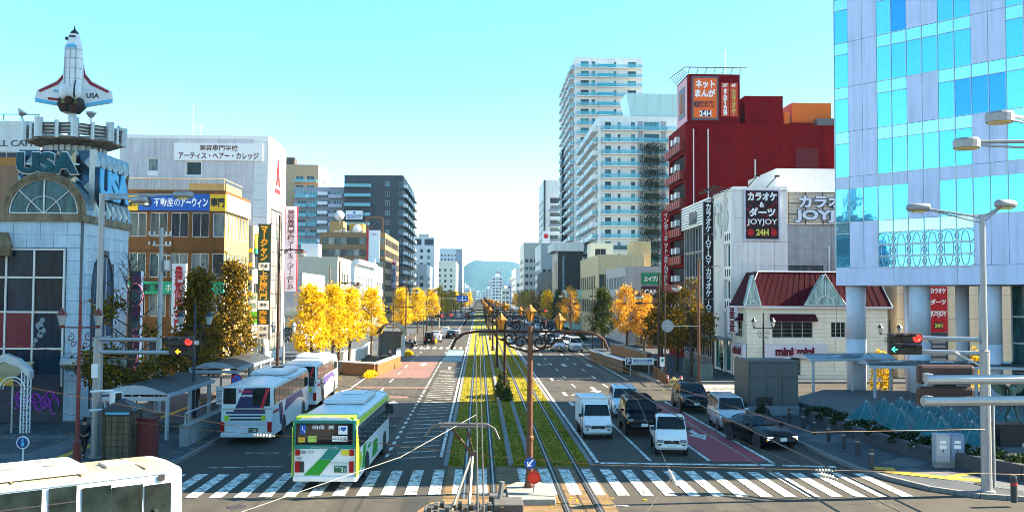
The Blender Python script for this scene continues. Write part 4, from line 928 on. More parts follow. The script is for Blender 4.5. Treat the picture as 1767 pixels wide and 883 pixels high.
for k in range(2):
    p0 = Vector((1.2+1.8*k,-.2,17.4)); sl = thing('sign_lamp', ['left', 'right'][k] + ' spotlight arm above the red and black karaoke board', 'lamp', (JX+p0.x, JY+p0.y, 17.5), 0, 'lamps over the karaoke board')
    MB().tube((0,0,-.1),(.55,-1.1,.75),.04).build('arm', blackmetal, sl); MB().cbox((.6,-1.2,.8),(.4,.25,.14)).build('lamp_head', blackmetal, sl)
for k in range(6):
    sl = thing('sign_lamp', f'{ORD[k]} of six lamp arms on the karaoke roof\'s street edge, counted from the junction', 'lamp', (JX-.05, JY+.8+1.1*k, 17.3), 0, 'lamps on the street edge of the karaoke roof')
    MB().tube((0,0,0),(-1.5,0,.3),.04).build('arm', blackmetal, sl); MB().cbox((-1.5,0,.27),(.35,.3,.12)).build('lamp_head', blackmetal, sl)
kred = M('karaoke_red', (.5,.01,.015), .45, var=.4, scale=4); kblk = M('karaoke_black', (.02,.008,.01), .4)
s = thing('billboard', 'black and red wall board reading JOYJOY 24H on the white tiled wall', 'sign', (JX+2.55, JY-.04, 12.5))
MB().box(-1.65,-.12,-.02,1.7,0,4.75).build('frame', M('pale_frame',(.6,.6,.7),.4), s); MB().box(-1.5,-.16,.12,1.55,-.12,4.6).build('panel', kblk, s)
rr = random.Random(8); b = MB()
for k in range(46):
    x, z = rr.uniform(-1.4,1.45), rr.uniform(.25,4.5); a = rr.uniform(0,6.3); r = rr.uniform(.05,.16); b.path([(x+r*math.cos(a+q)*(1-q*.12), -.163, z+r*math.sin(a+q)*(1-q*.12)) for q in np.linspace(0,5,8)], .03, 3)
for x in (-1.05,1.1): b.ball((x,-.16,.72), .32, 8, 5, (1,.05,1.1))
b.build('red_pattern', kred, s)
letter(s, 'カラオケ', .02, 4.05, 2.75, .8, ww, -.18, .02, .05); letter(s, '&', .0, 3.3, .45, .5, ww, -.18, .02, .03); letter(s, 'ダーツ', .02, 2.6, 2.5, .85, ww, -.18, .02, .05); letter(s, 'JOYJOY', .02, 1.65, 2.85, .65, ww, -.18, .02, .015)
MB().box(-.68,-.175,.38,.72,-.165,1.08).build('plate', kblk, s); letter(s, '24H', .02, .73, 1.2, .6, M('sign_lemon',(.7,.62,.1),.45), -.19, .02, .04)
t2 = block('karaoke_annex', 'grey rendered annex right of the white karaoke wall with a row of high windows', 'R', JX+5.02, JY+.3, 8.6, 8, 13.9, jg, [(.15,9.3,3.3,.75,4,1)], fm=f_dark, parapet=0)
for z in (6.2,9.0,11.6): MB().box(0,-.012,z,8.6,-.003,z+.03).build('wall_joint', M('joint_grey',(.25,.25,.25),.7), t2)
for x in (2.1,4.2): MB().box(x,-.012,0,x+.025,-.003,13.9).build('wall_joint', M('joint_grey',(.25,.25,.25),.7), t2)
MB().path([(3.95,-.12,4),(3.95,-.12,11.8),(3.95,.1,11.9)], .07, 6).build('down_pipe', f_white, t2)
s = thing('roof_billboard', 'long cream roof billboard with white outlined JOYJOY letters behind a black grid', 'sign', (JX+5.1, JY+.2, 14.0))
MB().box(0,.05,.1,8.4,.15,3.0).build('panel', M('cream_panel',(.6,.52,.4),.5,var=.06), s)
for k in range(6): MB().box(1.65*k,-.02,.0,1.65*k+.07,.05,3.05).build('grid_bar', blackmetal, s)
for z in (0,.95,1.95,2.98): MB().box(0,-.045,z,8.4,-.021,z+.06).build('grid_bar', blackmetal, s)
for k in range(8): MB().box(0,.03,.25+.36*k,8.4,.048,.28+.36*k).build('slat', M('tan_line',(.35,.26,.16),.6), s)
navyo = M('letter_outline', (.12,.15,.22), .5)
for (tx, x, z, w_, h_) in [('カラオケ',3.75,2.15,5.5,1.15),('JOYJOY',3.95,.78,6.6,1.2)]:
    letter(s, tx, x, z, w_+.1, h_+.1, navyo, -.06, .04, .09); letter(s, tx, x, z, w_, h_, M('letter_pale',(.72,.74,.8),.4), -.11, .03, .04)
block('white_rear_block', 'plain white block rising behind the roof billboard', 'R', 30.2, 93, 9, 10, 20.2, white, [], parapet=0)
s, h = proj('vertical_sign', 'tall black upright karaoke sign repeated twice with white lettering', 1222, 90.5, 3.9, 16.6, .95, [(0,.245,kblk),(.25,.495,kblk),(.5,.745,kblk),(.75,1,kblk)], f_alu)
for z, c in ((.875,'カラオケ'),(.625,'JOYJOY'),(.375,'カラオケ'),(.125,'JOYJOY')): letter(s, c, 0, h*z, .55, h*.225, ww, -.16, .01, .04, True, .9)
wall_arms(s, h, .95, 'R', 1.0)
# slatted narrow building
t = block('slatted_building', 'narrow building with white roof slats and a dark glazed street front', 'R', 23.4, 92.6, 7, 12.6, 17.2, M('grey_dark_wall',(.12,.12,.13),.5,.1), [], street=[(.5+1.5*i, 1.0+2.75*j, 1.4, 2.6, 1, 1) for i in range(8) for j in range(5)], sgm=g_dark, sfm=f_white, parapet=0)
for k in range(9): MB().box(-.3,0,14.6+.29*k,-.05,12.5,14.6+.29*k+.2).build('fascia_slat', white, t)
s = thing('fascia_sign', 'dark lettering fixed on the white roof slats of the narrow building', 'sign', (23.05, 101.6, 15.0), RIGHT); letter(s, '美容健康', 2.4, .7, 3.4, 1.3, M('ink_grey',(.18,.18,.2),.5), -.03, .05, .02); MB().box(.5,-.01,-.05,4.3,.01,.02).build('rail', steel, s)
# ---- red net cafe
rw = M('crimson_cladding', (.17,.003,.006), .7, var=.22, scale=.9, streak=.35, spec=.05); rb = M('balcony_red', (.16,.014,.01), .5, var=.2, scale=4); orw = M('orange_cladding', (.6,.13,.012), .45, var=.08)
RX, RY = 23.8, 106.0
rwf = [(11.0,21.2,1.3,.8,2,1),(15.0,20.9,1.6,1.0,2,1),(20.2,21.6,1.6,.6,2,1)]
t = block('net_cafe_building', 'tall crimson clad building with balconied street side and a square roof sign', 'R', RX, RY, 24, 9.5, 27.0, rw, rwf, street=[(.8,2+3.3*k,8.0,2.0,1,1) for k in range(7)], sgm=M('balcony_dark', (.012,.006,.007), .7), sfm=rw, rev=1.2, parapet=.25)
for k in range(8):
    MB().box(-.55,.4,1.0+3.3*k,-.02,9.3,2.0+3.3*k).build('balcony_front', rb, t)
    for q in range(8): MB().box(-.60,.8+1.1*q,1.15+3.3*k,-.55,1.3+1.1*q,1.85+3.3*k).build('baluster_panel', M('pale_red',(.36,.07,.05),.5), t)
    for q in range(2): MB().box(-.5,3+2.2*q,2.3+3.3*k,-.02,3.8+2.2*q,3.0+3.3*k).build('air_conditioner', f_white, t)
for (x0, x1, z0, z1) in [(14.0,16.6,20.6,0)]: pass
for (x0, x1, z0, z1) in [(10.9+3.0,16.5,18.9,24.4),(22.2,25.4,19.5,24.2),(14.0,16.4,14,17.6)]:
    if x1 < 24: MB().box(x0-1.0,-.03,z0,x1-1.0,-.008,z1).build('cladding_inset', M('crimson_dark',(.1,.006,.01),.5,var=.2), t)
for k in range(9): MB().box(2.7*k+.02,-.02,0,2.7*k+.05,-.006,27).build('cladding_joint', M('crimson_line',(.06,.004,.006),.6), t)
wl = MB(); wl.path([(.9,-.15,26.5),(.9,-.15,11),(2.6,-.15,11),(2.6,-.15,26.5)], .07, 5); wl.build('white_conduit', f_white, t)
for (x, z0, z1) in [(8.0,13,23),(3.1,9.5,18),(17.4,13,30)]: MB().tube((x,-.4,z0),(x,-.4,z1),.13,.11).build('flue_pipe', steel, t)
MB().box(.3,0,.0,.5,.02,.02)
# roof structures
MB().box(7.1,.5,27.02,11.6,6,30.6).build('stair_tower', rw, t); MB().box(11.8,.8,27.02,12.5,3,28.8).build('roof_unit', orw, t)
MB().box(12.9,1.2,27.6,17.6,7,30.0).build('penthouse', orw, t); MB().box(15.4,-.2,27.1,17.7,1.0,27.9).build('roof_unit', M('unit_grey',(.12,.12,.12),.5), t); MB().box(12.5,.5,27.02,15.0,6,27.5).build('plinth', rw, t)
MB().box(19.4,.5,27.02,20.5,3,30.4).build('chimney', M('crimson_dark',(.1,.006,.01),.5,var=.2), t)
s = thing('roof_sign_tower', 'square crimson roof sign with orange net cafe panels under a lamp frame', 'sign', (24.2, 106.4, 27.45))
MB().box(0,0,.0,6.1,6.0,5.75).build('box', rw, s); MB().box(-.06,.4,.3,-.01,5.8,5.5).build('side_panel', M('pink_print',(.62,.33,.4),.5,var=.1), s); MB().box(-.12,1.6,1.0,-.07,4.6,4.6).build('side_plate', M('frame_grey',(.1,.1,.12),.4), s); 
o = letter(s, 'まんが', 0, 0, 2.2, 2.4, orw, -.02, .02, .02, True); o.location = (-.13,3.1,2.8); o.rotation_euler = (0,0,RIGHT)
MB().box(.4,-.1,.35,3.55,-.0,5.5).build('frame', M('frame_grey',(.1,.1,.12),.4,.3), s); MB().box(.62,-.14,.6,3.33,-.1,5.25).build('panel', M('net_orange',(.75,.13,.02),.45,var=.05), s)
letter(s, 'ネット', 1.98, 4.55, 2.3, .95, ww, -.15, .02, .05); letter(s, 'まんが', 1.98, 3.5, 2.4, .95, ww, -.15, .02, .05); letter(s, '快活笑', 2.2, 2.2, 1.9, .75, M('ink_navy',(.03,.03,.06),.5), -.15, .02, .04); letter(s, '@', 1.0, 2.2, .75, .75, M('ink_navy',(.03,.03,.06),.5), -.15, .02, .03); letter(s, '24H', 1.98, 1.1, 1.4, .7, ww, -.15, .02, .03)
MB().box(1.35,-.147,.72,2.62,-.142,1.5).build('plate', M('ink_navy',(.03,.03,.06),.5), s)
for x, a, c in ((4.35,'3F','まんが3万冊'),(5.35,'4F','カラオケ')):
    MB().box(x-.46,-.06,.8,x+.46,-.01,4.75).build('floor_panel', M('floor_sign',(.5,.06,.02),.45), s); letter(s, a, x, 4.45, .6, .4, ww, -.07, .01, .02); letter(s, c, x, 2.5, .5, 3.1, ww if a == '3F' else M('sign_lime',(.5,.4,.1),.5), -.07, .01, .05, True, .9)
fr = MB(); fr.path([(-.6,-1.0,6.3),(6.6,-1.0,6.3)], .07, 4).path([(-.6,-1.0,6.3),(-.9,6,6.6)], .07, 4).path([(-.1,.1,5.9),(-.2,6,5.9)], .06, 4)
for k in range(7): fr.path([(.0+k,0,5.75),(.0+k,-1.0,6.3)], .045, 4)
for k in range(8): fr.path([(-.1,.1+.8*k,5.9),(-.7,.4+.8*k,6.35)], .045, 4)
fr.build('lamp_frame', M('frame_iron',(.15,.14,.14),.5,.3), s)
MB().tube((5.9,5.6,5.7),(5.9,5.6,10.2),.07,.03,6).build('aerial', steel, s)
s, h = proj('vertical_sign', 'narrow dark red upright sign for internet and comics over the pavement', 1149, 114, 3.5, 17.9, .95, [(0,.3,M('sign_olive',(.03,.05,.02),.5)),(.3,.62,kred),(.62,1,kred)], blackmetal)
for a, z, hh, m in (('インターネット',.81,.36,ww),('まんが喫茶',.46,.3,ww),('個室完備',.22,.14,M('sign_lemon',(.7,.62,.1),.45)),('ネット',.07,.13,ww)): letter(s, a, 0, h*z, .6, h*hh, m, -.16, .01, .04, True, .9)
wall_arms(s, h, .95, 'R', .9)
# ---- tan building with a red karaoke banner, seen under the raised building
tan = M('tan_wall', (.78,.62,.42), .6, var=.08, streak=.12)
t = block('tan_building', 'tan rendered building seen between the round columns', 'R', 37.5, 82, 22, 12, 11.5, tan, [(2.0,5.6,.9,1.6,1,1),(10.8,2.6,1.3,2.0,2,1),(10.8,6.5,1.3,1.6,2,1),(14,3.5,1.6,2,2,1)], fm=f_dark, parapet=.3)
for z in (3.2,5.2,7.4): MB().box(0,-.012,z,22,-.003,z+.03).build('wall_joint', M('joint_tan',(.3,.22,.15),.7), t)
MB().tube((.6,-.15,.2),(.6,-.15,9),.09).build('down_pipe', M('pipe_lilac',(.3,.27,.32),.5), t)
p = at(1620, 525, 81.6)
s = thing('wall_banner', 'red JOYJOY karaoke banner above a dark price board between the columns', 'sign', (p.x, 81.9, 3.3))
MB().box(-.75,-.08,.9,.9,0,5.2).build('panel', kred, s); letter(s, 'カラオケ', .05, 4.6, 1.4, .5, ww, -.1, .02, .04); letter(s, 'ダーツ', .05, 3.6, 1.4, .5, ww, -.1, .02, .04); letter(s, 'JOYJOY', .05, 2.5, 1.5, .6, ww, -.1, .02, .03); MB().box(-.35,-.09,1.2,.45,-.08,1.8).build('plate', navy, s); letter(s, '24H', .05, 1.5, .7, .4, M('sign_lemon',(.7,.62,.1),.45), -.1, .02, .03)
MB().box(-.75,-.07,-1.9,.9,0,.85).build('price_board', M('price_dark',(.05,.06,.08),.4), s)
for k in range(6): MB().box(-.55,-.075,-1.6+.38*k,.65,-.07,-1.42+.38*k).build('price_line', M('price_line_pale',(.3,.3,.32),.5), s)
p = at(1643, 625, 79)
s = thing('shop_display', 'dark lit menu display case standing between the columns', 'display', tuple(gr(1637, 668)))
MB().box(-1.2,-.3,0,1.2,.3,2.2).build('case', blackmetal, s); MB().box(-1.05,-.33,.4,1.05,-.31,1.3).build('menu_panel', M('menu_orange',(.5,.2,.05),.5,var=.6,scale=5), s); letter(s, 'MENU', 0, 1.7, 1.6, .3, ww, -.31, .01)
# ================================================================== MIDDLE AND FAR BUILDINGS
aw_ = M('apartment_white', (.74,.74,.73), .5, var=.06, streak=.16); railg = M('balcony_glass', (.16,.5,.62), .12, .05, var=.08, spec=.35); railg.node_tree.nodes['Principled BSDF'].inputs['Alpha'].default_value = .42; railw = M('balcony_white', (.72,.73,.75), .45, var=.05)
slate = M('slate_cladding', (.055,.06,.075), .5, .1, var=.12, streak=.15); bluegrey = M('blue_grey_wall', (.26,.29,.36), .55, var=.1)
def balcony_row(t, ang, o, u0, u1, z, dep, slab, rail, rh=1.05, th=.18):
    """one storey's balcony: slab, rail panel and end panels, placed on the face with angle ang whose corner is o"""
    k = ('bal', round(u1-u0,2), dep, slab.name, rail.name, rh)
    if k not in _W:
        w_ = u1-u0
        _W[k] = (MB().box(0,-dep,-th,w_,0,0).mesh('balcony_slab', slab, fix=False), MB().box(.03,-dep-.02,.06,w_-.03,-dep+.03,rh).box(0,-dep+.03,.06,.05,-.02,rh).box(w_-.05,-dep+.03,.06,w_,-.02,rh).mesh('balcony_rail', rail, fix=False))
    ca, sa = math.cos(ang), math.sin(ang); p = (o[0]+ca*u0, o[1]+sa*u0, o[2]+z)
    s_ = put('balcony_slab', _W[k][0], t, p, ang); put('balcony_rail', _W[k][1], s_)
def nums(z0, dz, n): return [z0+dz*i for i in range(n)]
# ---- right: low hotel block, tall tower
HX, HY2 = 30.0, 232.0; nf = 17; fh = 3.03
z = nums(.6, fh, nf)
fr = [(1.6,a+.05,1.5,2.1,2,1) for a in z] + [(4.8,a+.1,.7,2.0,1,1) for a in z] + [(8.2,a+.05,1.0,2.1,2,1) for a in z] + [(11.5,a+.05,3.9,2.2,4,1) for a in z]
stt = [(1.5+6.6*i,a+.05,2.4,2.1,2,1) for i in range(6) for a in z]
t = block('apartment_block', 'white balconied apartment block with a planted bay, lower of the two white towers', 'R', HX, HY2, 24, 41, 52, aw_, fr, street=stt, gm=g_cyan, fm=f_dark, parapet=.7)
baygrey = M('bay_grey', (.33,.34,.38), .5, var=.08)
for x in (9.9, 15.7): MB().box(x,-.04,.4,x+1.4,-.01,51.5).build('bay_wall', baygrey, t)
MB().box(-.15,-.3,0,.6,.0,52).build('corner_fin', aw_, t)
for i, a in enumerate(z):
    balcony_row(t, 0, (0,0,0), .7, 9.7, a, 1.3, aw_, railg if i != 6 else M('dark_rail_glass',(.03,.08,.09),.2)); balcony_row(t, 0, (0,0,0), 9.9, 17.2, a, 1.1, aw_, railg); balcony_row(t, 0, (0,0,0), 17.3, 23.5, a, 1.3, aw_, railg)
    for q in range(4): balcony_row(t, RIGHT, (0,41,0), .5+10.2*q, 9.6+10.2*q, a, 1.5, aw_, railw if (i+q) % 2 else railg)
MB().prism([(-1.0,52.1),(-2.2,58),(2,58),(2,52.1)], 'y', 0, .2)
MB().loft([[(8.2,.5,52.6),(24,.5,52.6),(24,9,52.6),(8.2,9,52.6)],[(6.8,-.8,58.4),(24,-.8,58.4),(24,10,58.4),(6.8,10,58.4)]]).build('crown_screen', M('crown_glass',(.42,.68,.74),.25,.2,var=.05), t)
for k in range(5): MB().box(9.0+3.2*k,-.85,52.6,9.06+3.2*k,-.7,58.4).build('crown_mullion', f_alu, t)
vine = leaf_mat('hanging_vine', [(.012,.02,.006),(.03,.04,.012),(.05,.045,.015),(.09,.08,.03)], .25); vtw = M('vine_stem', (.03,.02,.012), .8)
rv = np.random.default_rng(3); n = 420
def leafquads(P, size, rng, m, name, par=None, loc=(0,0,0), rz=0, flat=.0):
    n = len(P); d1 = rng.normal(size=(n,3)); d1 /= np.linalg.norm(d1, axis=1)[:, None]; d2 = rng.normal(size=(n,3)); d2 -= d1*(d1*d2).sum(1)[:, None]; d2 /= np.linalg.norm(d2, axis=1)[:, None]
    s = (size*(.6+.8*rng.random(n)))[:, None]
    V = np.stack([P-d1*s*.5, P+d2*s*.38, P+d1*s*.5, P-d2*s*.38], 1).reshape(-1, 3)
    me = bpy.data.meshes.new(name); me.from_pydata(V.tolist(), [], np.arange(4*n).reshape(-1,4).tolist()); me.materials.append(m)
    return me if par is False else put(name, me, par, loc, rz)
vm_ = []
for k in range(3):
    x = rv.normal(3, 1.5, n); P = np.stack([np.clip(x, .1, 6.6), rv.normal(-.25, .15, n), rv.normal(.5, .75, n)], 1); vm_.append(leafquads(P, np.full(n, .34), rv, vine, 'leaves', False))
st = MB(); 
for k in range(40): x = rv.uniform(.3,6.4); zz = rv.uniform(-1.4,.4); st.path([(x,-.2,1.0+zz*.2),(x+rv.normal(0,.2),-.35,zz),(x+rv.normal(0,.3),-.2,zz-.9)], .035, 3)
stm = st.mesh('stems', vtw)
for i in range(12):
    a = z[14-i]; zc = .15 + a + 1.0
    v = thing('hanging_plant', f'dark hanging plants on the {ORD[i]} planted balcony from the top of the white block', 'plant', (HX+9.9+.3, HY2-1.25, zc), 0, 'planted balconies of the white block')
    MB().box(0,-.05,-.15,6.7,.2,.15).build('planter_trough', M('trough_grey',(.1,.1,.1),.6), v); put('leaves', vm_[i % 3], v); put('stems', stm, v)
TX, TY = 30.0, 291.0; nf = 27; z = nums(.8, 3.03, nf)
fr = [(1.8,a+.05,2.6,2.1,3,1) for a in z[7:]] + [(5.3,a+.05,1.1,2.1,1,1) for a in z[7:]] + [(12.4,a+.1,.8,2,1,1) for a in z[7:]] + [(16.8,a+.05,2.7,2.1,3,1) for a in z[7:]]
stt = [(1.5+6.2*i,a+.05,2.4,2.1,2,1) for i in range(7) for a in z[7:]]
t = block('apartment_tower', 'tallest white apartment tower with a glass balcony on every storey', 'R', TX, TY, 21.5, 44, 82.5, aw_, fr, street=stt, gm=g_cyan, fm=f_dark, parapet=.5)
for i, a in enumerate(z[5:]):
    balcony_row(t, 0, (0,0,0), .6, 7.2, a, 1.3, aw_, railg); balcony_row(t, 0, (0,0,0), 7.3, 12.2, a, 1.6, aw_, M('blue_rail_glass',(.05,.35,.45),.15,.1)); balcony_row(t, 0, (0,0,0), 12.3, 21.3, a, 1.3, aw_, railg); 
    for q in range(5): balcony_row(t, RIGHT, (0,44,0), .5+8.8*q, 7.6+8.8*q, a, 1.4, aw_, railw if q % 2 else railg)
for i in range(18): MB().prism([(-1.9,6+2.9*i),(-.0,6+2.9*i),(-.0,8.6+2.9*i),(-1.7,8.0+2.9*i)], 'y', 26, 33).build('black_fin', M('fin_black',(.02,.02,.025),.4), t)
b = MB(); b.path([(.2,.2,83.6),(21.3,.2,83.6),(21.3,43,83.6),(.2,43,83.6)], .06, 4, closed=True)
for k in range(12): b.path([(.2+1.9*k,.2,82.9),(.2+1.9*k,.2,83.6)], .05, 4)
b.build('roof_rail', railg, t)
# ---- right: lower fronts between the towers and the crimson block
t = block('tan_office', 'tan banded low office with curtained window strips in front of the white block', 'R', 21.9, 170, 8.5, 30, 14.2, M('tan_brick', (.5,.4,.24), .7, var=.12, streak=.1), [(.2+.95*i, zz, .92, 3.0, 1, 1) for i in range(7) for zz in (8.2,3.6)], street=[(1+3.6*i, zz, 3, 2.6, 3, 1) for i in range(7) for zz in (8.4,4.0)], gm=glass_mat('curtained_glass',[(.06,.07,.07),(.2,.2,.18),(.04,.05,.05),(.12,.12,.1)]), fm=f_dark, parapet=.6)
t = block('tan_office', 'taller tan block with a pale yellow side rising behind the banded office', 'R', 29.2, 174, 3.2, 8, 17.2, M('tan_brick2', (.48,.37,.2), .7, var=.12), [], parapet=.3)
t = block('rooftop_house', 'pale rooftop unit beside the tan office', 'R', 24.2, 201, 5.0, 6, 18.5, M('pale_yellow', (.72,.68,.5), .6), [(1.0,14.5,2.4,3,2,2)], parapet=.2)
t = block('sign_building', 'grey building carrying a stack of three shop boards on its front', 'R', 22.2, 140, 6, 22, 11.2, M('grey_render', (.36,.37,.38), .6, var=.1, streak=.2), [(.6,6.2,.8,2.2,1,1)], street=[(1+3*i, zz, 2.2, 2, 2, 1) for i in range(7) for zz in (2,5.2,8.2)])
for k, (m_, tx, lm_, c) in enumerate([(M('board_green',(.02,.2,.1),.4),'エイブル',ww,'green'),(M('board_plum',(.05,.02,.04),.4),'CAFE',ww,'dark plum'),(kred,'カラオケ',M('sign_orange2',(.8,.3,.02),.4),'red')]):
    s = thing('shop_board', f'{c} shop board in the stack on the grey building', 'sign', (22.2+2.4, 139.9, 9.1-2.0*k)); MB().box(0,-.15,0,4.6,0,1.75).build('panel', m_, s); letter(s, tx, 1.6, .87, 2.4, .8, lm_, -.17, .02, .04); MB().ball((3.5,-.16,.87), .5, 12, 6, (1,.08,1)).build('badge', ww if k != 1 else ww, s)
MB()
aw2 = thing('striped_awning', 'black and white striped barrel awning over a shop below the board stack', 'awning', (24.8, 138.5, 3.2))
for k in range(9): MB().prism([(-.0,0),(-.5,.9),(-.3,1.8),(.6,2.6),(1.4,2.8),(1.4,2.7),(.6,2.5),(-.2,1.7),(-.4,.9),(.1,0)], 'x', .5*k, .5*k+.48).build('stripe', white if k % 2 else blackmetal, aw2)
t = block('shop_house', 'orange brown shop front below the striped awning', 'R', 23.4, 128.0, 7, 10, 6.2, M('orange_brown', (.36,.15,.05), .6, var=.15), [(.6,.3,2.5,2.6,2,1),(3.6,.3,2.5,2.6,2,1)], street=[(.8+3*i,.3,2.4,2.8,2,1) for i in range(3)])
t = block('teal_pavilion', 'low pale teal glazed pavilion below the black fronted building', 'R', 20.0, 198, 5, 50, 8.2, M('teal_cladding', (.3,.58,.56), .4, .1, var=.08), [(.5+1.4*i,1,1.2,5.5,1,2) for i in range(3)], street=[(1+3.4*i,.8,3.0,5.8,3,2) for i in range(14)], gm=glass_mat('teal_pane',[(.1,.35,.36),(.2,.5,.5),(.06,.25,.27)]), parapet=.3)
t = block('black_fronted_building', 'black fronted building with a white cap and pale blue glass slits', 'R', 21.2, 250, 6.6, 18, 19.2, M('black_cladding', (.016,.016,.02), .35, var=.15), [(1.3,2,.5,16,1,1)], street=[(2+4*i,2,.8,15,1,1) for i in range(4)], gm=railg, parapet=0)
MB().box(-1.4,-1.2,19.3,7,18,21.6).build('white_cap', aw_, t)
t = block('apartment_slab', 'slim white apartment slab with a dark edge left of the tall towers', 'R', 26.4, 380, 8, 30, 54.5, aw_, [(2.6,2+3.1*k,4.6,2.3,3,1) for k in range(5,15)], street=[(1+5*i,2+3.1*k,3,2,2,1) for i in range(5) for k in range(4,15)], gm=g_off)
MB().box(-.1,-.3,0,.7,.1,55).build('dark_edge', slate, t); 
for k in range(5,14): balcony_row(t, 0, (0,0,0), 2.3, 7.6, 1.6+3.1*k, 1.2, aw_, bluegrey if k % 2 else railw)
s = thing('vertical_sign', 'white upright sign with a round dark red emblem on the slim slab', 'sign', (25.6, 372, 21)); MB().box(-.2,-.3,0,2.6,.3,12.5).build('panel', ww, s); MB().ball((1.2,-.31,10.4), 1.05, 16, 6, (1,.05,1)).build('emblem', redink, s); letter(s, '大和家', 1.2, 4.6, 1.3, 6.5, navy, -.33, .02, .03, True, .95); MB().box(-.1,.3,2,2.5,7.9,2.4).build('wall_bracket', steel, s)
for (x, y, w_, d_, h_, m_, lab) in [(22,330,6.8,34,25.5,aw_,'white mid-rise block with blank upper wall left of the black fronted building'),(20.5,300,5,26,14.5,concrete,'small grey concrete block with window bands by the black fronted building'),(19.5,405,7,40,30,M('cream_round',(.7,.66,.58),.6),'cream block with curved window strips farthest along the right pavement'),(18.5,470,8,60,21,aw_,'far white block along the right pavement beyond the cream one')]:
    t = block('office_block', lab, 'R', x, y, w_, d_, h_, m_, [(.6+1.9*i, 2+3.3*k, 1.4, 1.6, 1, 1) for i in range(int(w_/2.0)) for k in range(int((h_-6)/3.3)) ], street=[(1+5*i, 2+3.3*k, 3.6, 1.6, 2, 1) for i in range(int(d_/5.2)) for k in range(int((h_-4)/3.3))], gm=g_off)
# ---- left: dark tower and its neighbours
t = block('apartment_tower', 'slate grey apartment tower with blue glass balconies and white street-side balconies', 'L', -24.2, 293, 18.5, 50, 44.6, slate, [(12.9+4.3*i, 2.2+3.02*k, 1.4, 1.5, 2, 1) for i in range(2) for k in range(14)], street=[(.8+5.5*i, 2+3.02*k, 3.6, 2.1, 3, 1) for i in range(9) for k in range(14)], gm=g_cyan, fm=f_white, parapet=.4)
for k in range(14):
    balcony_row(t, 0, (-18.5,0,0), .2, 8.4, 1.8+3.02*k, 1.3, slate, M('balcony_blue',(.16,.38,.45),.15,.1))
    for q in range(5): balcony_row(t, LEFT, (0,0,0), .4+9.9*q, 5.6+9.9*q, 1.8+3.02*k, 1.2, slate, railw); balcony_row(t, LEFT, (0,0,0), 5.7+9.9*q, 9.7+9.9*q, 1.8+3.02*k, 1.2, slate, slate)
for k in range(3): MB().tube((-6-1.5*k,5,44.7),(-6-1.5*k,5,49+k),.06,.03,5).build('aerial', steel, t)
s = thing('name_board', 'white residence name board on the front of the slate tower', 'sign', (-24.2-15, 291.0, 31.0)); MB().box(-2.6,-.1,0,2.6,0,2.7).build('panel', ww, s); letter(s, 'MONOKUNI\nRESIDENCE', 0, .9, 4.6, 1.3, bb, -.12, .02, .02); MB().ball((0,-.1,2.1), .4, 12, 6, (1,.1,1)).build('emblem', bb, s); MB().box(-2.4,0,.3,-2.2,.75,.5).box(2.2,0,.3,2.4,.75,.5).build('wall_bracket', steel, s)
t = block('apartment_block', 'blue grey balconied apartment block left of the slate tower', 'L', -43.5, 297, 15.5, 20, 41.0, bluegrey, [(1+3.8*i, 2+3.02*k, 2.6, 2.1, 3, 1) for i in range(4) for k in range(13)], gm=g_cyan, fm=f_white)
for k in range(13):
    for (u0, u1, m_) in [(.2,4.0,M('balcony_blue',(.16,.38,.45),.15,.1)),(4.2,7.2,railg),(7.4,10.6,railw),(10.9,15.3,M('balcony_lilac',(.42,.44,.55),.4))]: balcony_row(t, 0, (-15.5,0,0), u0, u1, 1.8+3.02*k+(.8 if u0 > 7.3 and u0 < 8 else 0), 1.3, bluegrey, m_)
b = MB()
for k in range(14): b.prism([(-43.4,1.4+3.02*k),(-41.4,2.6+3.02*k),(-41.4,4.0+3.02*k),(-43.4,2.8+3.02*k)], 'y', 292.2, 292.4)
st_ = thing('fire_stair', 'open zigzag stair flights between the two dark apartment blocks', 'stairs', (0,0,0)); 
for k in range(13): MB().prism([(-43.4,1.4+3.02*k),(-42.45,2.6+3.02*k),(-42.45,4.0+3.02*k),(-43.4,2.8+3.02*k)], 'y', 296.4, 296.6).build('flight', M('balcony_lilac',(.42,.44,.55),.4), st_)
MB().box(-43.4,296.7,.15,-42.5,299,42).build('stair_core', bluegrey, st_)
t = block('apartment_block', 'tan apartment block with orange bands showing over the college roof edge', 'L', -53.8, 310, 13, 22, 50, M('tan_apartment',(.42,.3,.18),.6,var=.1), [(5.5+3.6*i, 2.4+3.05*k, 2.6, 1.6, 2, 1) for i in range(2) for k in range(15)], street=[(1+5*i, 2.4+3.05*k, 2.6, 1.6, 2, 1) for i in range(4) for k in range(15)], gm=g_cyan, fm=f_white, smat=M('cream_apartment',(.7,.62,.46),.6))
for k in range(15): balcony_row(t, 0, (-13,0,0), 5, 12.6, 1.8+3.05*k, 1.2, M('orange_band',(.5,.24,.06),.6), railg if k % 3 else M('orange_band',(.5,.24,.06),.6))
MB().box(-11,1,50.3,-8.2,6,53).build('roof_house', M('dark_house',(.08,.06,.05),.6), t)
br2 = M('brown_office_panel', (.27,.15,.065), .4, .1, var=.12, streak=.1)
t = block('office_block', 'brown panelled office with dishes and tanks on its roof', 'L', -23.8, 235, 16.4, 40, 22.6, br2, [(.5+1.58*i, 2.2+2.95*k, 1.48, 1.75, 1, 1) for i in range(10) for k in range(7)], street=[(.6+1.95*i, 2.2+2.95*k, 1.8, 1.75, 1, 1) for i in range(20) for k in range(7)], gm=g_off, fm=f_dark, parapet=.3, rev=.12)
MB().box(-14.5,3,22.7,-11,9,26.0).build('penthouse', M('ochre_box',(.36,.22,.08),.6), t); MB().box(-9.5,3,22.7,-6.0,9,25.5).build('penthouse', M('ochre_box2',(.45,.25,.05),.6), t)
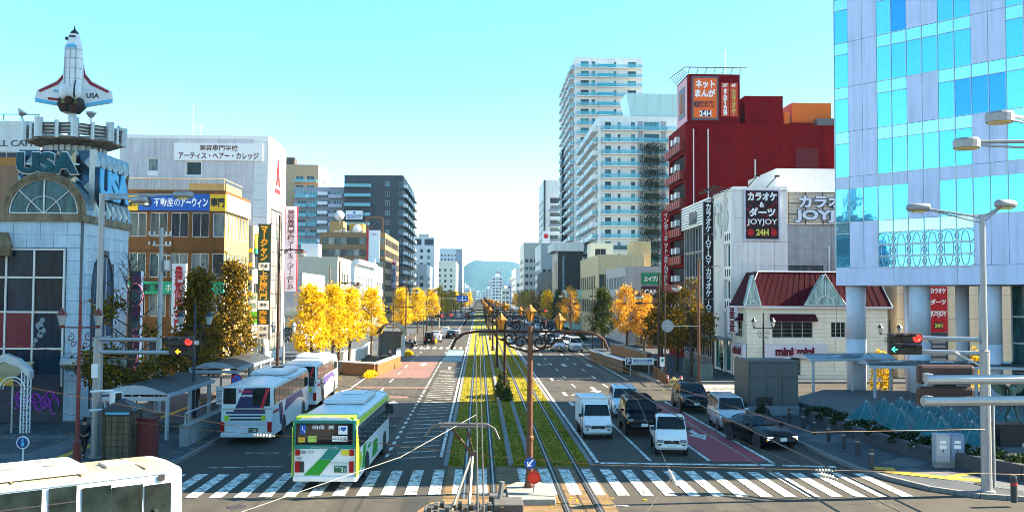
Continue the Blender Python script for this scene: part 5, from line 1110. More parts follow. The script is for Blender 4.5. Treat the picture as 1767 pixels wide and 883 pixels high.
MB().ball((-7.2,1.5,23.9), 1.15, 14, 8).build('tank', white, t)
b = MB()
for (x, y) in ((-5,1),(-1,1),(-5,5),(-1,5)): b.box(x-.08,y-.08,22.7,x+.08,y+.08,27)
b.box(-5,.95,26.9,-1,1.05,27.1).box(-5,4.95,26.9,-1,5.05,27.1).tube((-5,1,23),(-1,1,27),.06).box(-5.08,1,22.72,-4.92,5,22.9).box(-1.08,1,22.72,-.92,5,22.9); b.build('roof_frame', M('rust_frame',(.2,.1,.05),.7), t)
for k in range(7): MB().box(-13+1.1*k,1,22.7,-12.3+1.1*k,2,23.5+.2*(k % 3)).build('roof_unit', M('unit_pale',(.5,.45,.36),.6), t)
d = thing('dish_antenna', 'white dish aerial on the brown office roof', 'antenna', tuple(at(586,372,237))); 
b = MB(); b.lathe([(1.25,-.35),(.9,-.1),(.45,.05),(.05,.1)], (0,0,0), 18, 'y'); b.build('dish', white, d, smooth=True); MB().tube((0,.2,0),(0,.4,-2.0),.1).build('stand', steel, d)
s = thing('vertical_sign', 'blank white upright sign with a red edge on the brown office front', 'sign', (-26.6, 233.9, 15.4)); MB().box(-1.2,-.2,0,1.6,.2,8.2).build('panel', ww, s); MB().box(-1.7,-.2,0,-1.22,.2,8.2).build('red_edge', redink, s); letter(s, 'INA', .2, 7.2, 1.1, .45, redink, -.22, .01).rotation_euler = (0,0,0); MB().box(-.1,.2,1,.1,1.0,1.2).box(-.1,.2,6,.1,1.0,6.2).build('wall_bracket', steel, s)
# low fronts between college and brown office
cr_ = M('cream_block', (.58,.52,.4), .6, var=.08, streak=.12)
t = block('corner_shop', 'small grey and white two-storey shop beyond the college', 'L', -22.5, 119, 5.2, 17, 9.4, M('pale_grey_wall',(.42,.41,.42),.6,var=.1,streak=.15), [(1.0,1,3,2,2,1)], street=[(.5+2.7*i, zz, 2.2, 2.2, 3, 1) for i in range(6) for zz in (.5,5.2)], smat=white, gm=g_off)
MB().box(-6.0,-.5,4.5,.3,17,5.0).build('canopy', M('canopy_beige',(.55,.5,.4),.6), t)
t = block('cream_building', 'plain cream rendered block with pipes standing over the small corner shop', 'L', -22.3, 147, 8.2, 15, 12.6, cr_, [(.2,8.6,.1,.1,1,1)], street=[(1+3*i, zz, 2, 1.8, 2, 1) for i in range(4) for zz in (2,5.4,8.8)])
MB().tube((-1.2,-.1,.2),(-1.2,-.1,11.6),.1).build('down_pipe', M('pipe_brown',(.2,.16,.12),.6), t); MB().box(-6,1,12.6,-3.2,4,15.2).build('roof_unit', f_white, t)
t = block('white_frame_building', 'white framed building with a wide glazed grid facing the street', 'L', -22.4, 168, 4, 30, 12.8, white, [(.8,6.4,.9,4.5,1,3),(2.3,6.4,.9,4.5,1,3)], street=[(2.0+2.9*i, 1.2+2.4*k, 2.7, 2.2, 2, 2) for i in range(9) for k in range(4)], gm=g_off, fm=f_white)
MB().box(-.1,-.4,12.8,.9,30,13.6).build('cap', white, t)
t = block('grey_building', 'light grey block with a slim white pier before the brown office', 'L', -23.2, 203, 5.2, 24, 13.2, M('grey_block',(.5,.52,.55),.5,var=.08,streak=.1), [(1,2+3.2*k,3,1.6,2,1) for k in range(3)], street=[(1+3.7*i, 2+3.2*k, 2.8, 1.7, 2, 1) for i in range(6) for k in range(3)], gm=g_off)
MB().box(.0,-.3,0,.5,.6,15).build('pier', white, t)
s, h = proj('vertical_sign', 'lilac upright sign with red mark under the slate tower', 679, 255, 9.5, 17, 1.5, [(0,1,M('banner_lilac',(.66,.58,.72),.5))]); letter(s, '名古屋', 0, h*.4, 1.0, h*.6, navy, -.17, .01, .02, True); MB().ball((0,-.16,h*.86), .45, 10, 6, (1,.1,1)).build('mark', redink, s); MB().box(-3.2,-.1,h*.5,-.75,.1,h*.5+.2).build('wall_bracket', steel, s)
for (x, y, w_, d_, h_, m_, lab, st_) in [(-21.5,380,6,46,19.5,M('grey_block',(.5,.52,.55),.5),'grey mid-rise block just past the slate tower',2.9),(-22,457,11.5,46,35.5,aw_,'tall pale block with slit windows and dark roof bays beyond the slate tower',3.3),(-14,560,11.5,60,27.4,M('cream_grid',(.74,.69,.55),.5,var=.05),'cream block with a regular grid of small square windows',3.3),(-13.9,760,18.5,60,45.2,M('grey_pale_tower',(.52,.56,.64),.5,var=.06),'pale grey tower rising behind the cream grid block',3.4)]:
    n_ = max(2, int(w_/3.0)); du = (w_-1.2)/n_
    t = block('office_block', lab, 'L', x, y, w_, d_, h_, m_, [(1.0+du*i, 2+st_*k, 1.35, 1.6, 1, 1) for i in range(n_) for k in range(int((h_-4)/st_))], street=[(1.5+6*i, 2+st_*k, 3, 1.6, 2, 1) for i in range(int(d_/7)) for k in range(int((h_-4)/st_))], gm=g_off, fm=f_dark)
    if y == 457: MB().box(-9.8,-.05,32,-6.5,-.01,35).box(-5,-.05,32,-.6,-.01,35).build('roof_bay', slate, t); MB().box(-8,2,36,-3,8,37.6).build('roof_unit', steel, t)
    if y == 760: MB().box(-5.2,-.1,0,.05,-.01,45).build('dark_side', bluegrey, t)
# ---- the far end of the street: blocks before the hill
rf = random.Random(21); far_m = [M('far_white',(.66,.66,.66),.6,var=.05), M('far_cream',(.66,.6,.5),.6,var=.05), M('far_grey',(.42,.45,.5),.6,var=.05), M('far_blue',(.3,.4,.52),.5,var=.05)]
k = 0
far = sorted([(849,868,476,1000,0),(868,884,490,900,3),(893,912,476,950,0),(856,865,466,1300,2),(884,895,470,1250,0),(877,887,481,1500,1),(899,925,484,760,1),(906,918,473,1150,0),(800,812,496,900,0),(812,822,500,1300,1),(838,848,497,1500,0),(834,841,502,1800,2),(866,880,497,760,1),(884,900,500,720,0),(902,918,498,640,1),(820,830,503,1900,0),(790,803,488,1100,2),(848,858,500,1250,1),(872,882,503,1050,0),(918,934,478,560,0),(842,850,484,1700,2)])
for fi, (x0, x1, y0, Y, c) in enumerate(far):
    a = at(x0, 511, Y); b_ = at(x1, 511, Y); H = at(x0, y0, Y).z; W_ = b_.x-a.x
    t = thing('distant_block', f'{["low","mid-rise","tall"][0 if H < 18 else 1 if H < 32 else 2]} {["white","cream","grey","blue grey"][c]} block, {ORD[fi]} from the left in the far row before the hill', 'building', (a.x, Y, 0), 0, 'distant blocks at the far end of the street')
    n_ = max(2, int(W_/3.4)); f_ = max(2, int(H/3.6)); du = (W_-.8)/n_; dz = (H-2)/f_
    facade(t, (0,0,0), 0, W_, H, [(.6+du*i, 1.2+dz*j, du*.7, dz*.5, 1, 1) for i in range(n_) for j in range(f_)] if n_*f_ < 90 else [(.6, 1.2+dz*j, W_-1.2, dz*.5, n_, 1) for j in range(f_)], far_m[c], .2, f_dark, g_off)
    MB().quad((0,0,0),(0,20,0),(0,20,H),(0,0,H)).quad((W_,0,0),(W_,20,0),(W_,20,H),(W_,0,H)).quad((0,20,0),(W_,20,0),(W_,20,H),(0,20,H)).quad((0,0,H-.01),(W_,0,H-.01),(W_,20,H-.01),(0,20,H-.01)).box(.4,.5,0,W_-.4,19,H-.5).box(W_*.3,4,H,W_*.7,10,H+2.4).build('rear_walls', far_m[c], t)
# ================================================================== VEHICLES
def paintm(name, c, metal=.1): return M(name, c, .28, metal, var=.04, scale=2, coat=.12)
cglass = M('car_glass', (.008,.012,.016), .06, var=.5, scale=1.5, spec=.3); lampw = M('headlamp_glass', (.22,.23,.25), .1, var=.1, scale=10); lampr = M('tail_lamp_red', (.35,.01,.012), .2, var=.1); lampo = M('indicator_amber', (.6,.22,.02), .25)
platew = M('plate_white', (.7,.71,.68), .5); platey = M('plate_yellow', (.7,.55,.04), .5); plateg = M('plate_green', (.02,.12,.06), .5); hubm = M('wheel_rim', (.4,.4,.41), .3, .7, var=.1); trimm = M('dark_trim_plastic', (.03,.03,.032), .5, var=.1)
def wheel(par, x, y, r, wd=.2, rim=hubm):
    s_ = 1 if x > 0 else -1
    k = ('wh', r, wd, s_, rim.name)
    if k not in _W:
        a = MB().lathe([(r*.6,-wd/2),(r*.93,-wd/2),(r,-wd/2+.03),(r,wd/2-.03),(r*.93,wd/2),(r*.6,wd/2)], n=20, ax='x').mesh('tyre', rubber)
        b = MB().lathe([(.02,wd/2+.005),(r*.2,wd/2+.01),(r*.5,wd/2-.03),(r*.62,wd/2+.004),(r*.62,-wd/2+.02)], n=16, ax='x')
        for q in range(6):
            t_ = 2*PI*q/6; b.cbox((wd/2-.005, r*.36*math.cos(t_), r*.36*math.sin(t_)), (.02,.05,.05))
        if s_ < 0: b.v = [(-x_, y_, z_) for x_, y_, z_ in b.v]
        _W[k] = (a, b.mesh('rim', rim))
    w_ = put('wheel', _W[k][0], par, (x, y, r)); put('rim', _W[k][1], w_); return w_
KIND = {
 'sedan': dict(st=[(-2.3,.66,.38,.6,.55,.64),(-2.18,.83,.25,.70,.7,.76),(-1.4,.9,.2,.84,.78,.91),(-.8,.9,.2,.9,.76,.96),(.1,.9,.2,.93,.58,1.36),(.95,.9,.2,.95,.58,1.37),(1.75,.88,.24,.98,.7,1.06),(2.2,.82,.3,.93,.7,.97),(2.3,.74,.4,.8,.62,.84)], ws=(3,4), rw=(5,6), wh=(-1.4,1.35,.33)),
 'kei_van': dict(st=[(-1.7,.6,.36,.72,.5,.77),(-1.62,.71,.25,.83,.6,.9),(-1.2,.74,.22,1.0,.68,1.06),(-.72,.74,.22,1.02,.6,1.76),(1.5,.74,.22,1.02,.61,1.8),(1.68,.72,.3,1.0,.58,1.68),(1.7,.7,.35,.98,.56,1.0)], ws=(2,3), rw=(4,5), wh=(-1.15,1.15,.28)),
 'minivan': dict(st=[(-2.2,.66,.4,.74,.6,.8),(-2.08,.82,.27,.84,.74,.92),(-1.45,.87,.22,1.0,.8,1.08),(-.6,.87,.22,1.04,.66,1.68),(1.8,.87,.22,1.06,.66,1.72),(2.1,.84,.3,1.05,.66,1.5),(2.2,.8,.4,1.0,.66,1.05)], ws=(2,3), rw=(4,5), wh=(-1.35,1.35,.32)),
 'suv': dict(st=[(-2.3,.72,.46,.84,.66,.9),(-2.18,.88,.34,.94,.8,1.02),(-1.15,.93,.28,1.06,.82,1.14),(-.5,.93,.28,1.09,.68,1.68),(1.4,.93,.28,1.12,.68,1.74),(2.1,.9,.34,1.12,.7,1.4),(2.3,.84,.45,1.05,.68,1.1)], ws=(2,3), rw=(4,5), wh=(-1.42,1.4,.38)),
 'offroad': dict(st=[(-2.3,.74,.5,.9,.7,.96),(-2.22,.9,.42,1.0,.84,1.08),(-1.0,.94,.36,1.1,.84,1.18),(-.62,.94,.36,1.12,.72,1.76),(1.9,.94,.36,1.14,.74,1.8),(2.2,.92,.42,1.12,.74,1.7),(2.25,.9,.5,1.1,.74,1.12)], ws=(2,3), rw=(4,5), wh=(-1.42,1.42,.42)),
 'kei_cab': dict(st=[(-1.7,.66,.34,.86,.6,.92),(-1.62,.72,.26,.95,.66,1.02),(-1.38,.73,.24,1.04,.68,1.1),(-1.0,.73,.24,1.04,.62,1.74),(-.42,.73,.24,1.04,.62,1.76),(-.36,.72,.26,1.0,.6,1.7)], ws=(2,3), rw=None, wh=(-1.2,1.05,.27)),
}
def vehicle(name, label, cat, loc, rz, kind, body, group=None, sc=(1,1,1), plate=platew, lit=False, roofrack=False, bed=None, rim=hubm, roofm=None, simple=False):
    t = thing(name, label, cat, loc, rz, group); K = KIND[kind]; sx, sy, sz = sc
    st = [(y*sy, w*sx, zl*sz, zb*sz, wt*sx, zt*sz) for y, w, zl, zb, wt, zt in K['st']]
    rings = []
    for y, w, zl, zb, wt, zt in st:
        zm = zl + (zb-zl)*.45; r = []
        half = [(w*.9,zl),(w,zl+.1),(w*1.01,zm),(w*.975,zb-.04),(w*.95,zb),(wt+.02,zt-.07),(wt-.1,zt-.005)]
        r = [(x, y, z) for x, z in half] + [(-x, y, z) for x, z in half[::-1]]
        rings.append(r)
    b = MB().loft(rings); o = b.build('body', body, t, smooth=True); 
    try:
        o.data.set_sharp_from_angle(angle=R(38))
    except Exception: pass
    def lerp(a, c, k): return Vector(a)*(1-k)+Vector(c)*k
    def pane(i, j, par=o, nm='windscreen'):
        # between ring i (cowl) and ring j (roof): across the car
        a, c = Vector(rings[i][6]), Vector(rings[i][7]); d, e = Vector(rings[j][6]), Vector(rings[j][7])
        a = Vector((st[i][4]*1.0-.01, st[i][0], st[i][5])); c = Vector((-a.x, a.y, a.z)); d = Vector((st[j][4]-.06, st[j][0], st[j][5]-.01)); e = Vector((-d.x, d.y, d.z))
        n = (c-a).cross(d-a).normalized(); 
        if n.z < 0: n = -n
        p = [lerp(a,d,.08)+n*.02, lerp(c,e,.08)+n*.02, lerp(c,e,.9)+n*.02, lerp(a,d,.9)+n*.02]
        return MB().quad(*p).build(nm, cglass, t, fix=False)
    i, j = K['ws']; pane(i, j)
    if K['rw']: pane(K['rw'][1], K['rw'][0], nm='rear_window')
    re = K['rw'][0] if K['rw'] else len(st)-2
    for s_ in (-1, 1):
        y0, y1 = st[i][0], st[re][0]; 
        def sp(y, top):
            k = [q for q in range(len(st)-1) if st[q][0] <= y <= st[q+1][0]][0]; f = (y-st[k][0])/(st[k+1][0]-st[k][0])
            w = st[k][1]*(1-f)+st[k+1][1]*f; zb = st[k][3]*(1-f)+st[k+1][3]*f; wt = st[k][4]*(1-f)+st[k+1][4]*f; zt = st[k][5]*(1-f)+st[k+1][5]*f
            z = zb+.05 if top == 0 else max(zb+.06, zt-.12); g = (z-zb)/max(.01, zt-.07-zb); x = w*.95*(1-g)+(wt+.02)*g+.012
            return Vector((x*s_, y, z))
        segs = [(y0+.12, (y0+y1)/2-.05+.1), ((y0+y1)/2+.12, y1-.02)] if kind != 'kei_cab' else [(y0+.1, y1-.06)]
        if kind in ('minivan','kei_van','offroad'): m1 = y0+.12+(y1-y0)*.36; m2 = y0+(y1-y0)*.7; segs = [(y0+.12,m1-.04),(m1+.04,m2-.04),(m2+.04,y1-.05)]
        for (a, c) in segs:
            a2 = max(a, st[j][0]-.05) if a == segs[0][0] else a
            MB().quad(sp(a,0), sp(c,0), sp(c,1), sp(a2,1)).build('side_window', cglass, t)
    y0, w, zl, zb = st[0][0], st[1][1], st[0][2], st[0][3]
    hz = (st[1][3]-.1 if kind != 'kei_cab' else .68)
    for s_ in (-1,1):
        MB().cbox((s_*(w-.2), st[1][0]-.01+.0, hz-.03),(.3,.2,.15)).build('headlight', lampw if not lit else M('headlamp_on',(.9,.85,.65),.2,emit=1.2), t, bevel=.03)
        MB().cbox((s_*(w-.05), (st[1][0]+.02), hz-.15),(.1,.16,.08)).build('indicator', lampo, t, bevel=.015)
        MB().cbox((s_*(w+.1), st[i][0]+.22, st[i][3]+.12),(.2,.1,.15)).build('wing_mirror', body if kind != 'kei_cab' else trimm, t, bevel=.03)
        MB().cbox((s_*(st[-2][1]-.12), st[-2][0]+.06, st[-2][3]-.12),(.16,.16,.28)).build('tail_light', lampr, t, bevel=.02)
        for yw in K['wh'][:2]:
            wheel(t, s_*(st[2][1]-.085), yw*sy, K['wh'][2], .2, rim)
            MB().lathe([(K['wh'][2]*1.0,0),(K['wh'][2]*1.22,0),(K['wh'][2]*1.22,.02),(K['wh'][2]*1.0,.02)], n=20, ax='x').build('wheel_arch', trimm, t, (s_*(st[2][1]*1.005)-(.02 if s_ < 0 else 0.0), yw*sy, K['wh'][2]))
    MB().cbox((0, y0-.005, hz-.06),(w*.95,.06,.14)).build('grille', trimm, t, bevel=.015)
    MB().cbox((0, y0+.03, zl+.07),(w*1.5,.14,.14)).build('lower_bumper', trimm if kind != 'kei_cab' else body, t, bevel=.03)
    MB().cbox((0, y0-.045, zl+.13),(.33,.02,.16)).build('number_plate', plate, t)
    MB().cbox((0, st[-1][0]+.02, .75),(.33,.03,.16)).build('number_plate', plate, t)
    seam = M('panel_gap', (.01,.01,.012), .8, var=0)
    for s_ in (-1,1):
        ws_ = st[2][1]*1.012
        for yd in ((st[i][0]+.16, (st[i][0]+st[re][0])/2+.08) if kind != 'kei_cab' else (-1.28, -.5)): MB().box(s_*ws_-.006, yd-.008, zl+.16, s_*ws_+.006, yd+.008, st[i][3]-.03).build('door_gap', seam, t)
        MB().cbox((s_*ws_, (st[i][0]+st[re][0])/2-.12 if kind != 'kei_cab' else -.62, st[i][3]-.14),(.03,.14,.03)).build('door_handle', body, t)
        MB().cbox((s_*(w*.74), y0+.0, zl+.15),(.16,.06,.07)).build('fog_lamp', trimm, t)
    a_, d_ = Vector((st[i][4]*.5, st[i][0], st[i][5]+.03)), Vector((st[j][4]*.05, st[j][0], st[j][5]))
    for x_ in (-.35,.2): MB().tube((x_, st[i][0]-.0, st[i][5]+.035), (x_+.3, st[i][0]+(st[j][0]-st[i][0])*.22, st[i][5]+(st[j][5]-st[i][5])*.22+.035), .012, None, 4).build('wiper', trimm, t)
    MB().cbox((0, y0-.04, hz+.0),(.1,.02,.07)).build('badge', chrome, t)
    MB().path([(-w*.55, y0-.02, hz-.14),(w*.55, y0-.02, hz-.14)], .012, 4).build('bumper_gap', seam, t)
    if roofrack:
        z = st[j][5]+.1; rk = MB(); rk.path([(-.6,st[j][0]+.1,z),(.6,st[j][0]+.1,z),(.6,st[re][0]-.2,z),(-.6,st[re][0]-.2,z)], .03, 5, closed=True)
        for q in range(4): rk.path([(-.6,st[j][0]+.3+.45*q,z),(.6,st[j][0]+.3+.45*q,z)], .02, 4)
        rk.build('roof_rack', blackmetal, t)
    if bed == 'pickup':
        MB().box(-.72,-.3,.5,.72,1.7,.62).build('bed_floor', trimm, t); MB().box(-.73,-.3,.62,-.69,1.7,.92).box(.69,-.3,.62,.73,1.7,.92).box(-.69,1.66,.62,.69,1.7,.92).build('bed_side', body, t); MB().path([(-.6,-.28,.9),(-.6,-.28,1.75),(.6,-.28,1.75),(.6,-.28,.9)], .025, 5).build('bed_guard', trimm, t)
    if bed == 'box':
        MB().box(-.74,-.32,.55,.74,1.75,1.98).build('cargo_box', M('cargo_white',(.74,.75,.76),.4,var=.04,streak=.05), t, bevel=.03); MB().box(-.7,-.3,.4,.7,1.7,.54).build('chassis', trimm, t)
        for z in (.62,1.88): MB().box(-.76,-.34,z,.76,1.77,z+.05).build('box_trim', alu, t)
    if lit: pass
    return t
pw = paintm('paint_white', (.74,.75,.76)); pk = M('paint_black', (.005,.005,.008), .22, 0, var=0, spec=.16); psl = paintm('paint_silver', (.5,.53,.56), .5); pgr = paintm('paint_grey', (.2,.21,.22), .4); pbl = paintm('paint_blue', (.02,.06,.2)); prd = paintm('paint_red', (.3,.02,.02))
def onroad(px, py): g = gr(px, py); return (g.x, g.y, 0.004)
def front(px, py, L):     # the given pixel is the foot of the front bumper
    g = gr(px, py); return (g.x, g.y + L/2, .004)
vehicle('box_truck', 'small white box truck waiting beside the grass track', 'truck', front(1031, 758, 3.4), R(1), 'kei_cab', pw, bed='box')
vehicle('minivan', 'white minivan third in the middle queue, behind the black off-roader', 'car', front(1087, 722, 4.4), R(-4), 'minivan', paintm('paint_pale_blue_white',(.62,.68,.74)))
vehicle('off_road_car', 'black off-road car with roof rack behind the white pickup', 'car', front(1116, 754, 4.5), R(-3), 'offroad', pk, roofrack=True)
vehicle('pickup_truck', 'small white flatbed pickup heading the middle lane at the stop line', 'truck', front(1166, 786, 3.4), R(-6), 'kei_cab', pw, bed='pickup')
vehicle('suv', 'black sport utility car rearmost in the kerb lane', 'car', front(1206, 713, 4.6), R(-3), 'suv', pk)
vehicle('kei_van', 'silver boxy van between the two black cars of the kerb lane', 'car', front(1270, 744, 3.6), R(-3), 'kei_van', psl, sc=(1.06,1.06,1), plate=platey)
vehicle('saloon_car', 'black low saloon with lit headlamps first at the kerb lane stop line', 'car', front(1335, 777, 4.6), R(12), 'sedan', pk, lit=True, rim=trimm)
# away traffic on the left, oncoming queue further up on the right
fl = [('kei_van','black boxy van braking before the far crossing',741,594,pk,PI,'kei_van'),('saloon_car','white hatchback ahead of the black boxy van',752,589,pw,PI,'minivan'),('van','white van in the outer left lane near the far crossing',769,582,pw,PI,'kei_van'),('saloon_car','black saloon beside the white van near the far crossing',779,583,pk,PI,'sedan'),('saloon_car','silver saloon ahead of the black one at the far crossing',786,578,psl,PI,'sedan')]
for nm, lab, px, py, m_, rz, kd in fl: vehicle(nm, lab, 'car' if nm != 'van' else 'van', onroad(px, py), rz, kd, m_)
vehicle('delivery_van', 'white delivery van oncoming by the right-hand ramp wall', 'van', front(995, 607, 3.6), 0, 'kei_van', pw, sc=(1.1,1.1,1.05))
qs = [(962,605,psl,'minivan','silver people carrier left of the oncoming white delivery van'),(975,600,pw,'minivan','white people carrier close behind the silver one at the far queue'),(951,590,pk,'sedan','black saloon in the far queue behind the track poles'),(940,582,pw,'sedan','white saloon in the far queue beside the black one'),(962,586,pgr,'suv','dark grey tall car in the far queue'),(930,570,psl,'sedan','silver saloon deep in the far queue'),(948,570,pk,'minivan','black people carrier deep in the far queue'),(968,575,pw,'kei_van','small white van at the right of the far queue'),(912,560,pw,'sedan','tiny white car at the head of the distant right-hand queue'),(925,556,pgr,'minivan','tiny dark car in the distant right-hand queue'),(938,559,prd,'sedan','tiny red car in the distant right-hand queue'),(900,549,psl,'sedan','tiny silver car farthest up the right-hand queue')]
for px, py, m_, kd, lab in qs: vehicle('queued_car', lab, 'car', onroad(px, py), 0, kd, m_)
ls = [(792,549,pw,'kei_van','tiny white van driving away past the far crossing on the left'),(806,548,prd,'kei_van','tiny red van driving away far up the left carriageway'),(814,545,pw,'sedan','tiny white saloon driving away beside the tiny red van'),(800,537,psl,'sedan','tiny silver car farthest up the left carriageway'),(812,535,pk,'sedan','tiny black car farthest up the left carriageway')]
for px, py, m_, kd, lab in ls: vehicle('distant_car', lab, 'car', onroad(px, py), PI, kd, m_)
# parked cars off the left pavement
for px, py, m_, kd, lab in [(690,600,pk,'sedan','black car half hidden beyond the left ramp shelter'),(676,588,pgr,'minivan','dark people carrier parked at the side street past the yellow trees')]: vehicle('parked_car', lab, 'car', onroad(px, py), R(80), kd, m_)

# ---- buses (front towards +y)
bglass = M('bus_glass', (.014,.022,.022), .07, var=.7, scale=1.4, spec=.25); buswhite = M('bus_white', (.7,.72,.73), .35, var=.05, scale=1, streak=.06, coat=.4); roofw = M('bus_roof', (.55,.6,.64), .35, var=.1, scale=2, streak=.1)
lime = M('bus_lime', (.36,.55,.03), .4, var=.06); grass_g = M('bus_green', (.03,.28,.03), .4, var=.08); btr = M('bus_teal', (.02,.2,.17), .4, var=.08); sky = M('bus_pale_blue', (.42,.62,.72), .35, var=.05); bnavy = M('bus_navy', (.02,.025,.09), .35, var=.1)
def shell(t, L, W, H, m, rm, z0=.32, sq=0):
    h = W/2
    prof = [(-h,z0),(h,z0),(h+.0,H*.62),(h-.03,H-.35+.2*sq),(h-.1+.04*sq,H-.12+.06*sq),(h-.28+.1*sq,H-.02),(0,H+.02),(-h+.28-.1*sq,H-.02),(-h+.1-.04*sq,H-.12+.06*sq),(-h+.03,H-.35+.2*sq),(-h,H*.62)]
    rings = []
    for y, k in ((-L/2,.94),(-L/2+.04,.98),(-L/2+.15,1),(L/2-.25,1),(L/2-.08,.98),(L/2,.93)):
        rings.append([(x*k, y, z0+(z-z0)*(.97+.03*k if k < 1 else 1)) for x, z in prof])
    o = MB().loft(rings).build('body', m, t, smooth=True)
    try: o.data.set_sharp_from_angle(angle=R(30))
    except Exception: pass
    MB().loft([[(x*1.002, y, z+.008) for x, z in prof[4:9]] for y in (-L/2+.16, L/2-.26)], cap=False, closed=False).build('roof', rm, t, smooth=True)
    return o
def side_wins(t, x, ys, z0, z1, g=bglass, rail=True):
    for (a, c) in ys:
        wn = MB().box(min(x,x*.995)-.012, a+.025, z0, max(x,x*.995)+.012, c-.025, z1).build('side_window', g, t)
        if rail: MB().box(x-.02, a+.03, z1-.38, x+.02, c-.03, z1-.35).build('window_bar', trimm, wn)
def rear_lamps(t, x, y, zs, h=.22, w_=.16):
    for s_ in (-1,1):
        for z in zs: MB().box(s_*x-w_/2, y-.02, z, s_*x+w_/2, y+.02, z+h).build('tail_light', lampr, t)
def rear_text(t, *a, **k):
    return letter(t, *a, **k)
g0 = gr(570, 831)
L_, W_, H_ = 10.0, 2.36, 2.68
t = thing('city_bus', 'white city bus with lime and green rear graphics pulling up to the crosswalk', 'bus', (g0.x+.15, g0.y + L_/2 - 1.55, .004), R(-1.5))
shell(t, L_, W_, H_, buswhite, roofw); yr = -L_/2
MB().box(-1.16,yr-.015,1.62,1.16,yr+.05,H_-.1).build('rear_surround', btr, t, bevel=.05)
MB().box(-1.06,yr-.03,1.68,1.03,yr+.0,H_-.22).build('rear_window', M('rear_glass',(.006,.007,.01),.08,spec=.15,var=0), t)
MB().box(-1.12,yr-.02,1.52,1.12,yr+.03,1.63).build('teal_band', btr, t); letter(t, 'アイドリングストップバス', .0, 1.575, 1.0, .08, ww, yr-.03, .004)
letter(t, '田保  美', -.05, 2.32, .8, .15, ww, yr-.04, .004, .01)
MB().box(-.92,yr-.04,2.08,-.7,yr-.028,2.4).build('wheelchair_sticker', bb, t); MB().path([(-.83,yr-.045,2.34),(-.83,yr-.045,2.22),(-.77,yr-.045,2.22),(-.75,yr-.045,2.13)], .014, 4).build('wheelchair_mark', ww, t)
MB().box(-.97,yr-.04,1.77,-.74,yr-.028,1.96).build('sticker', M('sticker_yellow',(.75,.6,.03),.5), t); MB().box(-.62,yr-.04,1.77,-.3,yr-.028,2.0).build('sticker', M('sticker_lime',(.45,.6,.1),.5), t); letter(t, '10', -.855, 1.865, .15, .11, redink, yr-.045, .003, .02)
MB().box(.5,yr-.04,2.06,.84,yr-.028,2.38).box(.28,yr-.04,1.8,.84,yr-.028,2.0).build('sticker', ww, t); letter(t, 'I♥', .67, 2.25, .25, .16, bb, yr-.045, .003, .02); letter(t, 'バス共通', .56, 1.9, .5, .1, navy, yr-.045, .003)
MB().prism([(-.78,.55),(-.18,.55),(.28,1.12),(-.22,1.12)], 'y', yr-.012, yr+.05).build('green_slash', grass_g, t); MB().prism([(-.2,1.13),(.3,1.13),(.62,1.51),(.12,1.51)], 'y', yr-.012, yr+.05).build('teal_slash', btr, t)
letter(t, '豊鉄バス', -.7, 1.4, .62, .1, navy, yr-.02, .004); letter(t, '031', -.93, 1.18, .2, .09, navy, yr-.02, .004); letter(t, 'ワンステップ グリーンバス', .6, 1.0, .78, .09, M('text_green',(.02,.3,.1),.5), yr-.02, .004)
MB().box(.36,yr-.03,.66,.82,yr+.0,.9).build('number_plate', plateg, t); letter(t, '31', .7, .76, .16, .12, ww, yr-.04, .004, .01); letter(t, '豊橋 200 か', .56, .85, .3, .05, ww, yr-.04, .004); 
MB().box(.62,yr-.03,1.3,.92,yr+.0,1.48).build('sticker', M('sticker_yellow',(.75,.6,.03),.5), t); MB().box(-.92,yr-.025,.66,-.76,yr+.0,1.06).build('vent', trimm, t); MB().box(-1.16,yr-.05,.34,1.16,yr+.05,.52).build('bumper', buswhite, t, bevel=.03)
rear_lamps(t, 1.0, yr-.02, (1.28,.66,.85)); 
x = W_/2
side_wins(t, x, [(-4.6+1.15*i, -4.6+1.15*(i+1)) for i in range(8)], 1.45, 2.3); side_wins(t, -x, [(-4.6+1.15*i, -4.6+1.15*(i+1)) for i in range(8)], 1.45, 2.3)
for s_ in (1,-1):
    MB().prism([(-5.1,.5),(-4.2,.5),(-3.6,1.0),(-4.3,1.4),(-5.1,2.35)], 'x', s_*(x-.01), s_*(x+.012)).build('lime_swoosh', lime, t); MB().prism([(-3.6,.55),(-3.0,.55),(-2.6,1.38),(-3.3,1.4)], 'x', s_*(x-.01), s_*(x+.012)).build('green_swoosh', grass_g, t); MB().prism([(-.9,.5),(.7,.5),(.7,1.1),(-.5,1.15)], 'x', s_*(x-.01), s_*(x+.012)).build('green_swoosh', grass_g, t)
    MB().prism([(-5.0,2.36),(4.6,2.36),(4.6,2.48),(-5.0,2.55)], 'x', s_*(x-.06), s_*(x-.0)).build('lime_band', lime, t)
    MB().box(s_*x-.03 if s_ > 0 else -x-.2, 4.75, 1.6, s_*x+.2 if s_ > 0 else -x+.03, 4.85, 2.05).build('wing_mirror', trimm, t)
    for y in (-2.35, 3.1): wheel(t, s_*(x-.13), y, .46, .26); MB().lathe([(.47,0),(.56,0),(.56,.02),(.47,.02)], n=20, ax='x').build('wheel_arch', trimm, t, (s_*x-(.02 if s_ < 0 else 0), y, .46))
o = letter(t, '豊鉄バス', 0,0,.9,.16, M('text_green',(.02,.3,.1),.5), 0, .004, .01); o.location = (x+.015, -1.7, 1.15); o.rotation_euler = (0,0,PI/2)
MB().box(-1.1,yr+.02,H_-.11,1.1,yr+.9,H_+.03).build('lime_roof_edge', lime, t, bevel=.05)
MB().box(-.85,-1.0,H_+.02,.85,2.6,H_+.2).build('roof_unit', roofw, t, bevel=.06); MB().box(-.5,1.2,H_+.2,.5,2.2,H_+.27).build('roof_vent', f_white, t, bevel=.03)
